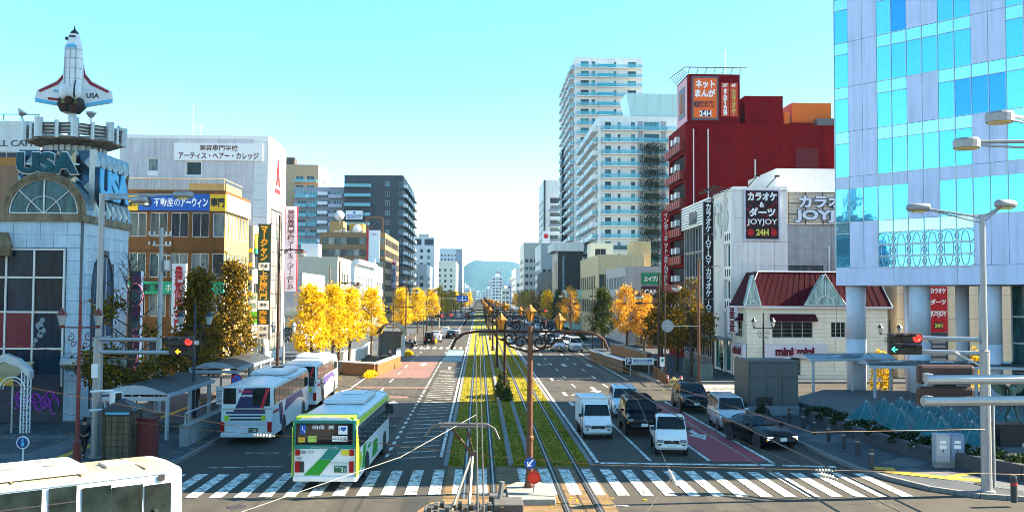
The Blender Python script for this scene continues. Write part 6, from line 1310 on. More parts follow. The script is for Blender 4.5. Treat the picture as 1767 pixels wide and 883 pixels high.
MB().box(-.95,L_/2-.0,1.1,.95,L_/2+.02,2.45).build('windscreen', bglass, t)
# coaches at the bus stop
def coach(lab, px, py, rz, grp, first):
    g_ = gr(px, py); L_, W_, H_ = 11.6, 2.42, 2.86
    t = thing('highway_coach', lab, 'bus', (g_.x-.15, g_.y+L_/2-1.5, .004), rz, grp); shell(t, L_, W_, H_, M('coach_pale',(.6,.68,.71),.3,var=.06,streak=.06,coat=.5), roofw, .36); yr = -L_/2; x = W_/2
    MB().box(-1.1,yr-.02,1.95,-.5,yr+.02,2.72).build('rear_window', bglass, t, bevel=.02); MB().box(-.46,yr-.02,2.45,.5,yr+.02,2.75).build('name_panel', M('panel_lilac',(.5,.55,.66),.4), t); MB().box(.3,yr-.03,1.85,1.12,yr+.02,2.73).build('rear_window', bglass, t, bevel=.02)
    MB().prism([(-.6,1.6),(.9,1.6),(.5,2.72),(-.1,2.72)], 'y', yr-.028, yr+.02).build('night_graphic', bnavy, t); MB().prism([(.6,1.65),(.75,1.65),(1.1,2.7),(.95,2.7)], 'y', yr-.034, yr).build('red_streak', redink, t)
    letter(t, 'Rabbit', -.05, 2.58, .58, .17, redink, yr-.04, .004, .012); letter(t, 'Express', -.05, 2.35, .66, .17, ww, yr-.04, .004, .012)
    for k in range(3): MB().box(-.95+.1*k,yr-.02,1.5-.16*k,.9,yr+.02,1.58-.16*k).build('navy_stripe', bnavy if k < 2 else trimm, t)
    MB().box(-1.2,yr-.05,1.7,1.2,yr-.02,1.76).build('rear_rail', steel, t); [MB().cbox((x_,yr-.03,1.3),(.2,.03,.24)).build('lime_sticker', lime, t) for x_ in (-.92,.82)]
    rear_lamps(t, 1.12, yr-.02, (.62,.86), .24, .2); MB().box(.1,yr-.03,.62,.55,yr,.84).build('number_plate', plateg, t) if not first else MB().box(.12,yr-.03,.6,.56,yr,.82).build('number_plate', plateg, t)
    letter(t, '23', .42, .71, .16, .12, ww, yr-.04, .004, .01) if first else None
    MB().box(-1.2,yr-.06,.38,1.2,yr+.04,.58).build('bumper', M('coach_pale',(.6,.68,.71)), t, bevel=.03); MB().box(-1.0,yr-.025,.95,1.0,yr+.0,1.18).build('engine_grille', M('grille_pale',(.45,.52,.55),.4), t)
    for s_ in (1,-1):
        side_wins(t, s_*x, [(-5.2+1.28*i, -5.2+1.28*(i+1)) for i in range(8)], 1.85, 2.62, rail=False)
        MB().prism([(-3.6,.7),(-3.0,.7),(-3.4,1.78),(-4.0,1.78)], 'x', s_*(x-.01), s_*(x+.014)).build('navy_slash', bnavy, t); MB().prism([(-2.85,.75),(-2.7,.75),(-3.15,1.78),(-3.3,1.78)], 'x', s_*(x-.01), s_*(x+.014)).build('red_slash', redink, t); MB().prism([(-2.4,1.2),(1.6,1.5),(3.6,1.3),(2.8,1.8),(-2.0,1.8)], 'x', s_*(x-.01), s_*(x+.014)).build('purple_sweep', M('bus_purple',(.07,.05,.18),.35,var=.15), t)
        for y in (-2.6, 3.6): wheel(t, s_*(x-.13), y, .48, .26); MB().lathe([(.49,0),(.58,0),(.58,.02),(.49,.02)], n=20, ax='x').build('wheel_arch', trimm, t, (s_*x-(.02 if s_ < 0 else 0), y, .48))
        MB().box(s_*x-.05 if s_ > 0 else -x-.3, 5.6, 1.7, s_*x+.3 if s_ > 0 else -x+.05, 5.75, 2.25).build('wing_mirror', trimm, t)
    o = letter(t, 'Rabbit Express', 0,0,1.3,.22, redink, 0, .004, .015); o.location = (x+.016,-4.75,1.5); o.rotation_euler = (0,0,PI/2)
    MB().box(-.95,-.5,H_+.01,.95,3.4,H_+.26).build('roof_unit', roofw, t, bevel=.1); MB().box(-.3,1.8,H_+.26,.3,2.4,H_+.32).build('roof_vent', trimm, t); MB().box(-1,L_/2,1.3,1,L_/2+.02,2.7).build('windscreen', bglass, t)
    return t
coach('pale highway coach with dark blue rabbit graphics at the stop, nearest of the two coaches', 437, 759, R(1.5), None, True)
coach('pale highway coach standing ahead of the other one with only its upper rear showing', 518, 703, R(2), None, False)
# bus crossing at the bottom left
L_, W_, H_ = 10.5, 2.5, 2.84
t = thing('white_bus', 'white bus with a roof cooler passing in front at the bottom left', 'bus', (-12.35, 21.7, .004), R(-52))
cream = M('bus_cream_roof', (.34,.29,.19), .4, var=.15, scale=1.5, streak=.12); shell(t, L_, W_, H_, buswhite, cream, .32, 1); x = W_/2
side_wins(t, x, [(-5.0+1.0*0,-3.7),(-3.6,-2.3),(-2.2,-.9),(-.8,.6),(.7,2.0),(2.1,2.75)], 1.5, 2.7); side_wins(t, -x, [(-5+1.35*i,-3.75+1.35*i) for i in range(7)], 1.25, 2.42)
MB().box(x-.01,2.85,.5,x+.012,3.5,2.62).build('door_leaf', bglass, t); MB().box(x-.01,3.52,1.3,x+.012,4.25,2.55).box(x-.01,4.3,1.3,x+.012,4.95,2.5).build('driver_window', bglass, t); MB().box(x+.0,4.5,1.3,x+.15,4.6,1.9).build('wing_mirror', trimm, t)
MB().cbox((x+.005,4.7,2.64),(.03,.16,.14)).build('marker_lamp', trimm, t); MB().box(x-.03,-5.1,H_-.1,x-.0,4.9,H_-.06).build('gutter', f_white, t); MB().box(x-.3,.5,H_-.06,x-.16,5,H_-.03).build('blue_roof_line', skyb, t)
MB().box(-.8,.9,H_+.01,.8,3.1,H_+.24).build('roof_unit', buswhite, t, bevel=.12); 
for k in range(4): MB().lathe([(.2,H_+.255),(.2,H_+.275)], (-.38+.76*(k%2),1.5+.9*(k//2),-.02), 14).build('roof_fan', M('fan_dark',(.2,.2,.2),.5), t)
MB().box(-1.05,L_/2-.0,1.05,1.05,L_/2+.02,2.5).build('windscreen', bglass, t)
for k, y in enumerate((-3.2,-1.7)): MB().box(x+.014,y-.3,2.3,x+.018,y+.25,2.56).build('window_notice', M('notice_green',(.02,.35,.2),.5), t)
for s_ in (1,-1):
    for y in (-2.6,3.2): wheel(t, s_*(x-.13), y, .47, .26)
for k in range(7): MB().box(-.95,-4.6+1.5*k,H_-.02,.95,-4.57+1.5*k,H_+.028).build('roof_seam', M('roof_seam_brown',(.2,.15,.09),.7), t)
for y in (-2.4, 4.0): MB().box(-.35,y-.35,H_+.01,.35,y+.35,H_+.09).build('roof_hatch', M('hatch_grey',(.3,.29,.26),.6), t, bevel=.02)
MB().box(x-.005,-5.0,1.0,x+.008,4.9,1.03).box(x-.005,-5.0,.72,x+.008,4.9,.74).build('body_seam', M('panel_gap', (.01,.01,.012), .8, var=0), t)
# tram under the footbridge
t = thing('tram', 'tram with pantograph raised, only its roof showing at the bottom edge', 'tram', (-.1, 13.2, .02), 0)
tb = M('tram_roof', (.2,.12,.045), .6, var=.3, scale=3, streak=.1); tcr = M('tram_cream', (.68,.62,.5), .4)
rings = [[(k*1.1*c, y, z) for c, z in ((-1,.35),(1,.35),(1,2.9),(.96,3.15),(.78,3.35),(-.78,3.35),(-.96,3.15),(-1,2.9))] for y, k in ((-6,.9),(-5.6,1),(3.4,1),(4.0,.93),(4.3,.7))]
MB().loft(rings).build('body', tcr, t); MB().path([(-1.1,-5.5,3.1),(-1.1,3.5,3.1),(-.92,4.15,3.1),(-.4,4.5,3.1),(.4,4.5,3.1),(.92,4.15,3.1),(1.1,3.5,3.1),(1.1,-5.5,3.1)], .09, 6).build('red_band', redink, t)
MB().prism([(-.95,-5.5),(.95,-5.5),(.95,3.3),(.75,3.95),(.3,4.2),(-.3,4.2),(-.75,3.95),(-.95,3.3)], 'z', 3.3, 3.42).build('roof', tb, t)
for s_ in (-1,1):
    for k in range(6): MB().box(s_*1.1-.01,-5.2+1.4*k,1.4,s_*1.1+.01,-4.0+1.4*k,2.6).build('side_window', bglass, t)
for (x, y, a, c, h) in [(.62,2.7,.5,.6,.3),(-.55,2.4,.5,.8,.2),(.45,3.5,.3,.3,.24)]: MB().box(x-a/2,y-c/2,3.42,x+a/2,y+c/2,3.42+h).build('roof_box', M('roof_box_grey',(.09,.08,.07),.5,var=.3,scale=8), t, bevel=.02)
PGX = 1
pg = MB().box(-.75,2.3,3.5,.65,3.1,3.58).build('pantograph_base', M('pantograph_iron',(.1,.08,.06),.5,.5,var=.4,scale=10), t)
for x in (-.6,-.3,.0,.3,.5):
    for y in (2.35,3.05): MB().lathe([(.05,0),(.09,.03),(.05,.06),(.09,.09),(.05,.12),(.04,.2)], (x,y,3.42), 8).build('insulator', M('insulator_dark',(.12,.1,.09),.3), t)
b = MB()
for k in range(14): x = -.7+.1*k; b.cbox((x,2.4+.5*((k*7)%3)/3,3.64),(.07,.16,.1))
b.build('spring_gear', M('pantograph_iron',(.1,.08,.06)), pg)
MB().path([(-.35,2.4,3.55),(-.02,3.35,4.35),(-.0,3.4,4.4)], .025, 6).path([(-.05,2.5,3.55),(.0,3.35,4.35)], .03, 6).build('lower_arm', M('arm_pale',(.2,.19,.18),.4,.5), pg); MB().path([(.0,3.4,4.38),(-.35,2.95,4.9)], .03, 6).path([(.02,3.42,4.38),(-.1,2.95,4.92)], .02, 6).cbox((0,3.38,4.38),(.14,.1,.12)).build('upper_arm', M('pantograph_iron',(.1,.08,.06)), pg)
MB().path([(-.8,2.9,4.78),(-.7,2.9,4.93),(-.58,2.9,4.98),(.26,2.9,4.97),(.38,2.9,4.9),(.46,2.9,4.72)], .022, 6).path([(-.58,3.1,4.96),(.26,3.1,4.95)], .026, 6).cbox((-.16,3.0,4.93),(.8,.26,.03)).build('collector_head', M('arm_dark',(.14,.13,.13),.4,.5), pg)
MB().path([(.45,2.9,3.5),(.5,2.9,3.85),(.52,2.9,4.0)], .05, 6).build('lightning_horn', M('horn_grey',(.14,.14,.14),.4), t)
# ================================================================== STREET FURNITURE
lant = M('lantern_amber', (.5,.2,.02), .3, var=.1, scale=6); lroof = M('lantern_roof', (.28,.11,.02), .4, .2, var=.2)
bpole = M('pole_brown', (.13,.055,.03), .45, .15, var=.2, scale=5, streak=.15); bdark = M('pole_dark_brown', (.045,.02,.014), .45, .1, var=.15)
def spiral(b, cx, cy, cz, r, turns=1.4, s=1, rad=.035, a0=0, plane='x'):
    P = []
    for k in range(16):
        a = a0 + s*turns*2*PI*k/15; q = r*(1-.75*k/15); P.append((cx+q*math.cos(a), cy, cz+q*math.sin(a)))
    b.path(P, rad, 4)
def lantern_parts(par, x, z, sc=1.0, y=0):
    g_ = MB().lathe([(.13*sc,0),(.24*sc,.42*sc)], (x,y,z), 6).build('lantern_glass', lant, par)
    MB().lathe([(.33*sc,.42*sc),(.1*sc,.62*sc),(.03*sc,.72*sc)], (x,y,z), 6).build('lantern_roof', lroof, g_)
    b = MB()
    for k in range(6): a = 2*PI*(k+.5)/6; b.tube((x+.135*sc*math.cos(a),y+.135*sc*math.sin(a),z),(x+.245*sc*math.cos(a),y+.245*sc*math.sin(a),z+.42*sc),.018*sc,None,4)
    b.lathe([(.15*sc,-.04),(.15*sc,0)], (x,y,z), 6); b.build('lantern_frame', bdark, g_); return g_
def tram_pole(m, near):
    t = thing('tram_pole', '', 'pole', (0,0,0), 0, 'tram poles with lanterns along the track')
    MB().lathe([(.16,0),(.16,.5),(.13,.55),(.125,1.7),(.15,1.75),(.15,1.85),(.11,1.9),(.1,5.9)], n=12).build('pole', m, t, smooth=False)
    MB().lathe([(.2,0),(.2,.12),(.17,.2)], n=12).build('collar', m, t)
    MB().path([(-2.9,0,5.05),(-2.75,0,5.4),(-2.45,0,5.62),(-2.0,0,5.7),(2.0,0,5.7),(2.45,0,5.62),(2.75,0,5.4),(2.9,0,5.05)], .055, 6).build('arm', bdark, t)
    b = MB()
    for s in (-1,1):
        spiral(b, s*.75, 0, 5.45, .28, 1.3, s, .035, PI/2); spiral(b, s*.35, 0, 5.3, .25, 1.2, -s, .035, 0); spiral(b, s*.55, 0, 5.92, .22, 1.3, -s, .03, -PI/2); b.path([(s*.1,0,4.95),(s*.4,0,5.05),(s*.75,0,5.15),(s*1.05,0,5.45)], .04, 5)
        b.path([(s*1.35,0,5.68),(s*1.2,0,5.45),(s*.95,0,5.35)], .03, 4)
    b.build('scrollwork', bdark, t)
    for x, z in ((-1.08,5.78),(1.08,5.78),(0,6.1)): lantern_parts(t, x, z, .84)
    return t
tp = tram_pole(bpole, True)
ys = [34.3, 65, 93.5, 122, 151, 180, 209, 238, 267, 296, 325, 354]
for i, y in enumerate(ys):
    lab = f'dark brown tram pole with three amber lanterns, {ORD[i]} along the track from the crosswalk'
    o = tp if i == 0 else dup(tp, (1.83, y, .1))
    if i == 0: o.location = (1.9, y, .2); o['label'] = 'nearest brown tram pole with amber lanterns on its concrete island'
    else: o['label'] = lab
    if i > 0:
        for c in o.children:
            if c.name.startswith(('pole','collar')): c.data = c.data.copy() if i == 1 else _pd[c.name.split('.')[0]]; c.data.materials[0] = bdark
        if i == 1: _pd = {c.name.split('.')[0]: c.data for c in o.children}
isl = struct(MB().prism([(1.05,32.3),(2.7,32.3),(2.75,34.6),(2.35,35.3),(1.45,35.3),(1.05,34.6)], 'z', .0, .22).build('traffic_island', concrete, bevel=.03))
s = thing('direction_sign', 'round blue keep-left sign with white arrow on the nearest tram pole', 'sign', (1.9, 34.1, 1.15)); MB().lathe([(.21,-.02),(.21,.0)], (0,-.08,.0), 18, 'y').build('disc', bb, s); MB().path([(.1,-.115,.12),(-.08,-.115,-.08)], .025, 4).path([(-.09,-.115,.04),(-.1,-.115,-.1),(.04,-.115,-.09)], .025, 4).build('arrow', ww, s); MB().box(-.02,-.06,-.1,.02,.02,.1).build('clamp', steel, s)
s = thing('marker_disc', 'round red reflector marker at the foot of the nearest tram pole', 'sign', (2.0, 33.3, .22)); MB().lathe([(.23,-.02),(.23,.02)], (0,-.06,.56), 18, 'y').build('disc', M('reflector_red',(.6,.03,.015),.3), s); MB().lathe([(.14,-.03),(.14,-.022)], (0,-.06,.56), 14, 'y').build('disc_centre', M('reflector_red2',(.75,.05,.03),.25), s); MB().tube((0,0,0),(0,0,.5),.03).build('post', steel, s)
# ---- steel lamp and signal columns
colw = M('column_pale_grey', (.3,.3,.31), .38, .35, var=.1, scale=3, streak=.12)
def lamp_head(par, p, d):
    d = Vector(d).normalized(); n = Vector((-d.y, d.x, 0)); b = MB(); c = Vector(p)
    rings = []
    for k, w_, h_ in ((-.42,.12,.1),(-.34,.2,.16),(.2,.22,.17),(.38,.17,.14),(.45,.05,.06)):
        q = c + d*k; rings.append([tuple(q + n*w_*math.cos(a) + Vector((0,0,h_*math.sin(a)))) for a in [2*PI*i/10 for i in range(10)]])
    o = b.loft(rings).build('lamp_head', colw, par, smooth=True)
    MB().cbox((c.x,c.y,c.z-.17),(.4,.3,.05)).build('lamp_lens', M('lens_yellow',(.6,.45,.1),.2), o)
def signal(name, lab, p, rz, rows, grp=None, back=None):
    t = thing(name, lab, 'traffic light', tuple(p), rz, grp); hm_ = M('signal_housing', (.05,.03,.03), .45, .1, var=.1) if not back else back
    for r, row in enumerate(rows):
        n = len(row); z = -.42*r; xo = 0 if n == 3 else .2*(3-n)
        MB().box(-.63+xo*1.0+(0 if n == 3 else 0),-.12,z-.2,.63,.12,z+.2).build('housing', hm_, t, bevel=.06)
        for k, c in enumerate(row):
            x = .42-.42*(n-1-k)
            lc = {'o': M('lens_dark', (.03,.03,.028), .25), 'r': M('lens_red_lit', (.9,.03,.02), .3, emit=.5, var=0), 'x': M('lens_dark', (.03,.03,.028), .25)}.get(c, M('lens_dark', (.03,.03,.028), .25))
            l_ = MB().lathe([(.155,0),(.155,.03)], (x,-.15,z), 16, 'y').build('lens', lc, t)
            if c == 'r': MB().path([(x-.08,-.165,z+.08),(x+.08,-.165,z-.08)], .012, 4).path([(x+.08,-.165,z+.08),(x-.08,-.165,z-.08)], .012, 4).build('lens_mark', blackmetal, l_)
            if c in '<y': MB().path([(x+.1,-.165,z),(x-.1,-.165,z)], .02, 4).path([(x,-.165,z+.1),(x-.11,-.165,z),(x,-.165,z-.1)], .02, 4).build('arrow', M('arrow_amber',(.9,.6,.02),.3,emit=.6,var=0) if c == 'y' else M('arrow_green',(.05,.9,.7),.3,emit=.6,var=0), l_)
            hd = MB(); P = [(x+.17*math.cos(a), z+.17*math.sin(a)) for a in np.linspace(.15*PI,.85*PI,9)]
            for (a, c2) in zip(P[:-1], P[1:]): hd.quad((a[0],-.12,a[1]),(c2[0],-.12,c2[1]),(c2[0],-.36,c2[1]-.03),(a[0],-.36,a[1]-.03))
            hd.build('visor', hm_, l_)
    MB().cbox((.72,.0,-.05),(.2,.2,.18)).build('end_bracket', alu, t, bevel=.03)
    return t
# left column
B = gr(165, 795); Y = B.y
c = thing('signal_column', 'tall pale steel column with twin lamps and signal arms on the left pavement', 'pole', tuple(B))
MB().lathe([(.3,.15),(.3,.2),(.22,.22),(.2,5.3),(.21,5.32),(.14,5.36),(.12,11.6)], n=14).build('shaft', colw, c, smooth=False)
MB().box(-.15,-.32,3.6,.1,-.2,4.2).build('control_box', f_white, c)
def rel(px, py, Y_): return at(px, py, Y_) - B
q = [rel(200,333,Y), rel(316,336,Y), rel(195,338,Y), rel(240,345,Y-1.2)]
MB().path([(0,0,11.55), tuple(q[1]-Vector((.5,0,0)))], .05, 6).path([(0,0,11.3), tuple(q[1]-Vector((.5,0,-.02)))], .04, 6).build('lamp_arm', colw, c); lamp_head(c, q[1], (1,0,0))
MB().path([(0,0,11.5), tuple(q[3])], .05, 6).build('lamp_arm', colw, c); lamp_head(c, q[3], (1,-.7,0))
for py, px in ((586, 272), (608, 292)):
    e = rel(px, py, Y-.3); MB().path([(.1,-.1,e.z), tuple(e)], .09, 8).build('signal_arm', alu, c)
signal('traffic_signal', 'traffic light with red lens and amber left arrow on the left column arms', at(310,589,Y-.4), 0, ['oor', 'yo'])
s = thing('pedestrian_signal', 'white framed pedestrian signal box on the left column', 'traffic light', tuple(at(200,693,Y-.3)), R(50)); MB().box(-.2,-.2,-.45,.2,.2,.45).build('housing', f_white, s, bevel=.04); MB().box(-.14,-.215,-.4,.14,-.2,-.04).box(-.14,-.215,.04,.14,-.2,.4).build('lens_panel', blackmetal, s); MB().path([(-.1,0,.5),(-1.0,.3,.5)], .05, 5).path([(-.1,0,-.3),(-1.0,.3,-.3)], .05, 5).build('bracket', f_white, s)
# right column
B = gr(1703, 855); Y = B.y
c = thing('signal_column', 'tall pale steel column with twin lamps on the right-hand corner pavement', 'pole', tuple(B))
MB().lathe([(.3,.15),(.3,.2),(.19,.22),(.18,5.25),(.19,5.28),(.12,5.32),(.1,10.3)], n=14).build('shaft', colw, c)
MB().tube((.26,-.05,.3),(.26,-.05,3.4),.05).build('conduit', alu, c)
for px, py, yy in ((1585,358,Y+1.0),(1735,352,Y-.2)):
    e = rel(px, py, yy); MB().path([(0,0,10.2), tuple(e)], .045, 6).path([(0,0,10.0), tuple(e)], .03, 6).build('lamp_arm', colw, c); lamp_head(c, e, (-1 if px < 1700 else 1, .25, 0))
for py in (583, 606): e = rel(1588, py, Y+1.2); MB().path([(-.1,.05,e.z), tuple(e)], .085, 8).build('signal_arm', alu, c)
MB().path([(-.05,0,4.7),(-.9,.4,5.2)], .05, 6).path([(-.05,0,4.1),(-.9,.4,4.65)], .05, 6).build('arm_brace', alu, c)
signal('traffic_signal', 'traffic light with red lens above a green left arrow on the right column arms', at(1561,583,Y+1.25), R(-6), ['oor', '<oo'])
# column beyond the right edge of the frame
B = at(1830, 511, 24.0); B.z = .15; Y = 24.0
c = thing('signal_column', 'steel column at the right border carrying two thick arms and two round lamps', 'pole', tuple(B)); MB().lathe([(.2,0),(.18,5.5),(.12,11.6)], n=12).build('shaft', colw, c)
bsig = M('signal_back_brown', (.06,.03,.028), .45, var=.1)
for i, (py, px) in enumerate(((655,1598),(692,1592))):
    e = rel(px, py, Y-.4); MB().path([(0,-.1,e.z), tuple(e)], .12, 10).build('signal_arm', alu, c)
    p = at(1637, 652 if i == 0 else 690, Y+.1); sg = thing('traffic_signal', ['upper', 'lower'][i] + ' of two brown traffic lights seen from behind on the thick arms', 'traffic light', tuple(p), 0, 'signals seen from behind at the right border')
    MB().box(-.75,.05,-.16,.75,.32,.34).build('housing', bsig, sg, bevel=.08)
    MB().cbox((-.6,-.08,.02),(.16,.3,.22)).cbox((-.45,-.02,.02),(.3,.1,.1)).build('end_bracket', alu, sg, bevel=.02)
    for k in range(3): MB().lathe([(.15,0),(.15,.04)], (-.42+.42*k,.3,0), 12, 'y').build('lens', M('lens_dark',(.03,.03,.028)), sg)
for px, py, yy in ((1668,248,Y),(1725,203,Y-1.2)):
    e = rel(px, py, yy); h = MB().lathe([(.1,-.14),(.33,-.12),(.34,.08),(.3,.13),(.05,.15)], tuple(e), 18).build('lamp_head', colw, c); MB().lathe([(.28,-.15),(.28,-.125)], tuple(e), 16).build('lamp_lens', M('lens_yellow',(.6,.45,.1),.2), h)
    MB().path([tuple(e+Vector((.3,0,.05))), (0,0,e.z+.1)], .05, 6).path([tuple(e+Vector((.3,0,-.04))), (0,0,e.z-.12)], .03, 6).build('lamp_arm', colw, c)
# ---- ornamental lantern posts
redl = M('lantern_red_brown', (.16,.035,.03), .45, .2, var=.15); lglass = M('lantern_clear', (.3,.32,.32), .1, var=.2)
def lpost(lab, px, py, h, m, grp, sc=1.0, ylook=None):
    g_ = gr(px, py, .15); t = thing('lantern_post', lab, 'lamp post', tuple(g_), 0, grp)
    MB().lathe([(.16,0),(.16,.9),(.09,1.0),(.07,h-.9),(.05,h)], n=10).build('post', m, t); b = MB()
    for s in (-1,1): spiral(b, s*.38, 0, h-1.35, .18, 1.2, s, .02, PI/2); spiral(b, s*.25, 0, h-1.65, .14, 1.2, -s, .02, 0); b.path([(0,0,h-.95),(s*.8,0,h-.95)], .03, 5)
    b.build('scrollwork', m, t); MB().lathe([(.02,h-.05),(.07,h+.1),(.02,h+.25),(.005,h+.45)], n=8).build('finial', m, t)
    for s in (-1,1):
        g2 = MB().lathe([(.1,0),(.2,.42)], (s*.75,0,h-.85), 6).build('lantern_glass', lglass, t); MB().lathe([(.25,.42),(.12,.58),(.02,.72)], (s*.75,0,h-.85), 6).lathe([(.05,-.12),(.12,0)], (s*.75,0,h-.85), 6).build('lantern_cap', m, g2)
    return t
lpost('red brown double lantern post beside the tiled hall on the left', 132, 800, 6.6, redl, 'lantern posts on the pavements')
lpost('dark double lantern post before the brown block, half behind a tree', 333, 735, 6.3, M('iron_blue_black',(.03,.04,.06),.4,.2), 'lantern posts on the pavements')
lpost('black double lantern post in front of the cream agency', 1318, 668, 5.6, blackmetal, 'lantern posts on the pavements')
lpost('black double lantern post by the round columns', 1537, 672, 5.2, blackmetal, 'lantern posts on the pavements')
lpost('pale lantern post by the pavement fence near the red poles', 488, 672, 5.2, M('iron_pale',(.3,.3,.3),.4), 'lantern posts on the pavements')
# ---- brown street lamp poles with one scrolled arm and lamp bowl
def street_pole(lab, px, py, top, side, m=bdark):
    g_ = gr(px, py); h = at(px, top, g_.y).z; t = thing('street_lamp', lab, 'street lamp', (g_.x, g_.y, .0), 0, 'brown street lamps along the avenue')
    MB().lathe([(.14,0),(.12,2),(.075,h)], n=10).build('pole', m, t); s = side; z = h*.8
    MB().path([(0,0,z),(s*1.9,0,z+.02)], .045, 6).path([(0,0,z-.5),(s*.7,0,z-.02)], .03, 5).build('arm', m, t); b = MB(); spiral(b, s*.5, 0, z-.22, .17, 1.2, s, .025); spiral(b, s*1.35, 0, z-.18, .13, 1.2, s, .022); b.build('scrollwork', m, t)
    bw = MB().lathe([(.08,-.02),(.4,-.16),(.43,-.2),(.3,-.42),(.1,-.52)], (s*1.75,0,z-.05), 14).build('lamp_bowl', M('bowl_glass',(.55,.56,.52),.15,var=.1), t, smooth=True); MB().lathe([(.06,.02),(.42,-.15),(.45,-.22)], (s*1.75,0,z-.04), 14).build('bowl_cap', m, bw)
    return t
street_pole('brown street lamp standing behind the two coaches', 478, 668, 372, 1); street_pole('brown street lamp before the yellow trees', 584, 640, 450, 1)
street_pole('brown street lamp with a round sign back near the black queueing car', 1206, 672, 445, -1, bpole); street_pole('brown street lamp in front of the olive tree on the right', 1137, 652, 470, -1)
for i, (px, py, top, sd, lab) in enumerate([(700,588,478,1,'left-hand street lamp beyond the ramp shelter'),(736,572,482,1,'left-hand street lamp near the far crossing'),(762,561,487,1,'left-hand street lamp past the far crossing'),(783,551,492,1,'small left-hand street lamp by the grey far block'),(796,544,496,1,'small street lamp farthest up the left pavement'),(1042,600,488,-1,'right-hand street lamp beside the teal pavilion end'),(984,580,490,-1,'right-hand street lamp before the teal pavilion'),(948,564,492,-1,'right-hand street lamp past the teal pavilion'),(925,554,494,-1,'small right-hand street lamp by the far white block'),(905,545,497,-1,'small street lamp farthest up the right pavement')]): street_pole(lab, px, py, top, sd)
g_ = gr(1206, 672); s = thing('round_sign', 'round sign seen from its grey back on an arm of the brown lamp', 'sign', tuple(at(1152, 562, g_.y))); MB().lathe([(.48,-.02),(.48,.02)], (0,0,0), 24, 'y').build('disc', M('sign_back_grey',(.3,.31,.33),.4,.3), s); MB().box(-.03,-.06,-.46,.03,-.02,.46).box(-.46,-.075,-.03,2.6,-.035,.03).build('support_bar', steel, s)
# tall slim steel masts and signal masts far up the street
for i, (px, py, top, Yb) in enumerate([(660,600,452,0),(678,606,500,0),(1148,660,470,0),(1022,606,492,0),(905,580,500,0),(1264,690,318,0)][:5]):
    g_ = gr(px, py); t = thing('sign_mast', ['slim mast by the ramp shelter on the left','slim mast with a small board near the left ramp','dark slim mast among the olive trees on the right','slim mast before the yellow right-hand trees','slim mast near the queue by the track'][i], 'pole', tuple(g_), 0, 'slim masts along the avenue'); h = at(px, top, g_.y).z
    MB().lathe([(.08,0),(.05,h)], n=8).build('mast', bdark, t); MB().path([(0,0,h*.72),((1 if px < 800 else -1)*2.6,0,h*.72)], .035, 5).build('arm', bdark, t); MB().cbox(((1 if px < 800 else -1)*2.2,0,h*.72),(.5,.14,.2)).build('small_signal', blackmetal, t)
for i, (px, py, rows, lab) in enumerate([(758,545,['oor'],'far traffic light with red lens on the left side'),(773,543,['oor'],'second far red traffic light left of the track'),(936,536,['oor'],'far traffic light with red lens on the right side')]):
    Y_ = 131; s = signal('traffic_signal', lab, at(px, py, Y_), 0, rows, 'red signals at the far crossing'); e = 2.2 if px < 800 else -2.2; g_ = at(px, py, Y_); MB().path([(0,.1,0),(-e,.1,0),(-e,.1,-g_.z)], .05, 5).build('signal_pole', bdark, s)
s = thing('direction_board', 'blue overhead direction board far up the left carriageway', 'sign', tuple(at(798, 515, 210))); MB().box(-1.3,-.1,-.75,1.3,0,.75).build('panel', bb, s); MB().path([(-1.0,-.12,-.3),(.9,-.12,-.3)], .06, 4).path([(0,-.12,-.6),(0,-.12,.5)], .06, 4).path([(.6,-.12,.3),(.9,-.12,.3)], .06, 4).build('arrow_print', ww, s); MB().path([(-1.3,.1,0),(-5.2,.1,0),(-5.2,.1,-at(798,515,210).z)], .1, 6).build('mast', steel, s)
s = thing('no_parking_sign', 'round blue and red no parking sign on the bus stop platform', 'sign', tuple(gr(407, 740, .15))); MB().lathe([(.3,-.015),(.3,.015)], (0,0,at(407,655,gr(407,740,.15).y).z-.15), 20, 'y').build('disc', bb, s); zc = at(407,655,gr(407,740,.15).y).z-.15; MB().path([(.27*math.cos(a),-.02,zc+.27*math.sin(a)) for a in np.linspace(0,2*PI,20)], .03, 4).path([(-.19,-.02,zc+.19),(.19,-.02,zc-.19)], .03, 4).build('red_ring', redink, s); MB().tube((0,.05,0),(0,.05,zc+.3),.03).build('post', steel, s)
s = thing('bus_stop_sign', 'white bus stop timetable board beside the nearer shelter', 'sign', tuple(gr(379, 725, .15))); MB().box(-.22,-.04,.9,.22,.04,1.9).build('board', ww, s); MB().tube((0,.0,0),(0,.0,.9),.04).build('post', steel, s); 
for k in range(5): MB().box(-.17,-.05,1.05+.14*k,.17,-.04,1.12+.14*k).build('timetable_line', M('timetable_grey',(.4,.42,.45),.5), s)
g_ = gr(38, 812); s = thing('round_sign', 'round pictogram sign with white rim on a post at the far left', 'sign', (g_.x, g_.y, 0)); zc = at(38,763,g_.y).z; MB().lathe([(.26,-.02),(.26,.02)], (0,0,zc), 20, 'y').build('rim', ww, s); MB().lathe([(.22,-.03),(.22,-.021)], (0,0,zc), 20, 'y').build('face', M('sign_navy',(.02,.06,.16),.4), s); MB().lathe([(.05,-.035),(.05,-.031)], (0,0,zc+.11), 10, 'y').prism([(-.06,zc-.14),(.07,zc-.14),(.04,zc+.05),(-.03,zc+.05)], 'y', -.036, -.031).build('pictogram', skyb, s); MB().tube((0,.04,0),(0,.04,zc),.03).build('post', f_white, s)
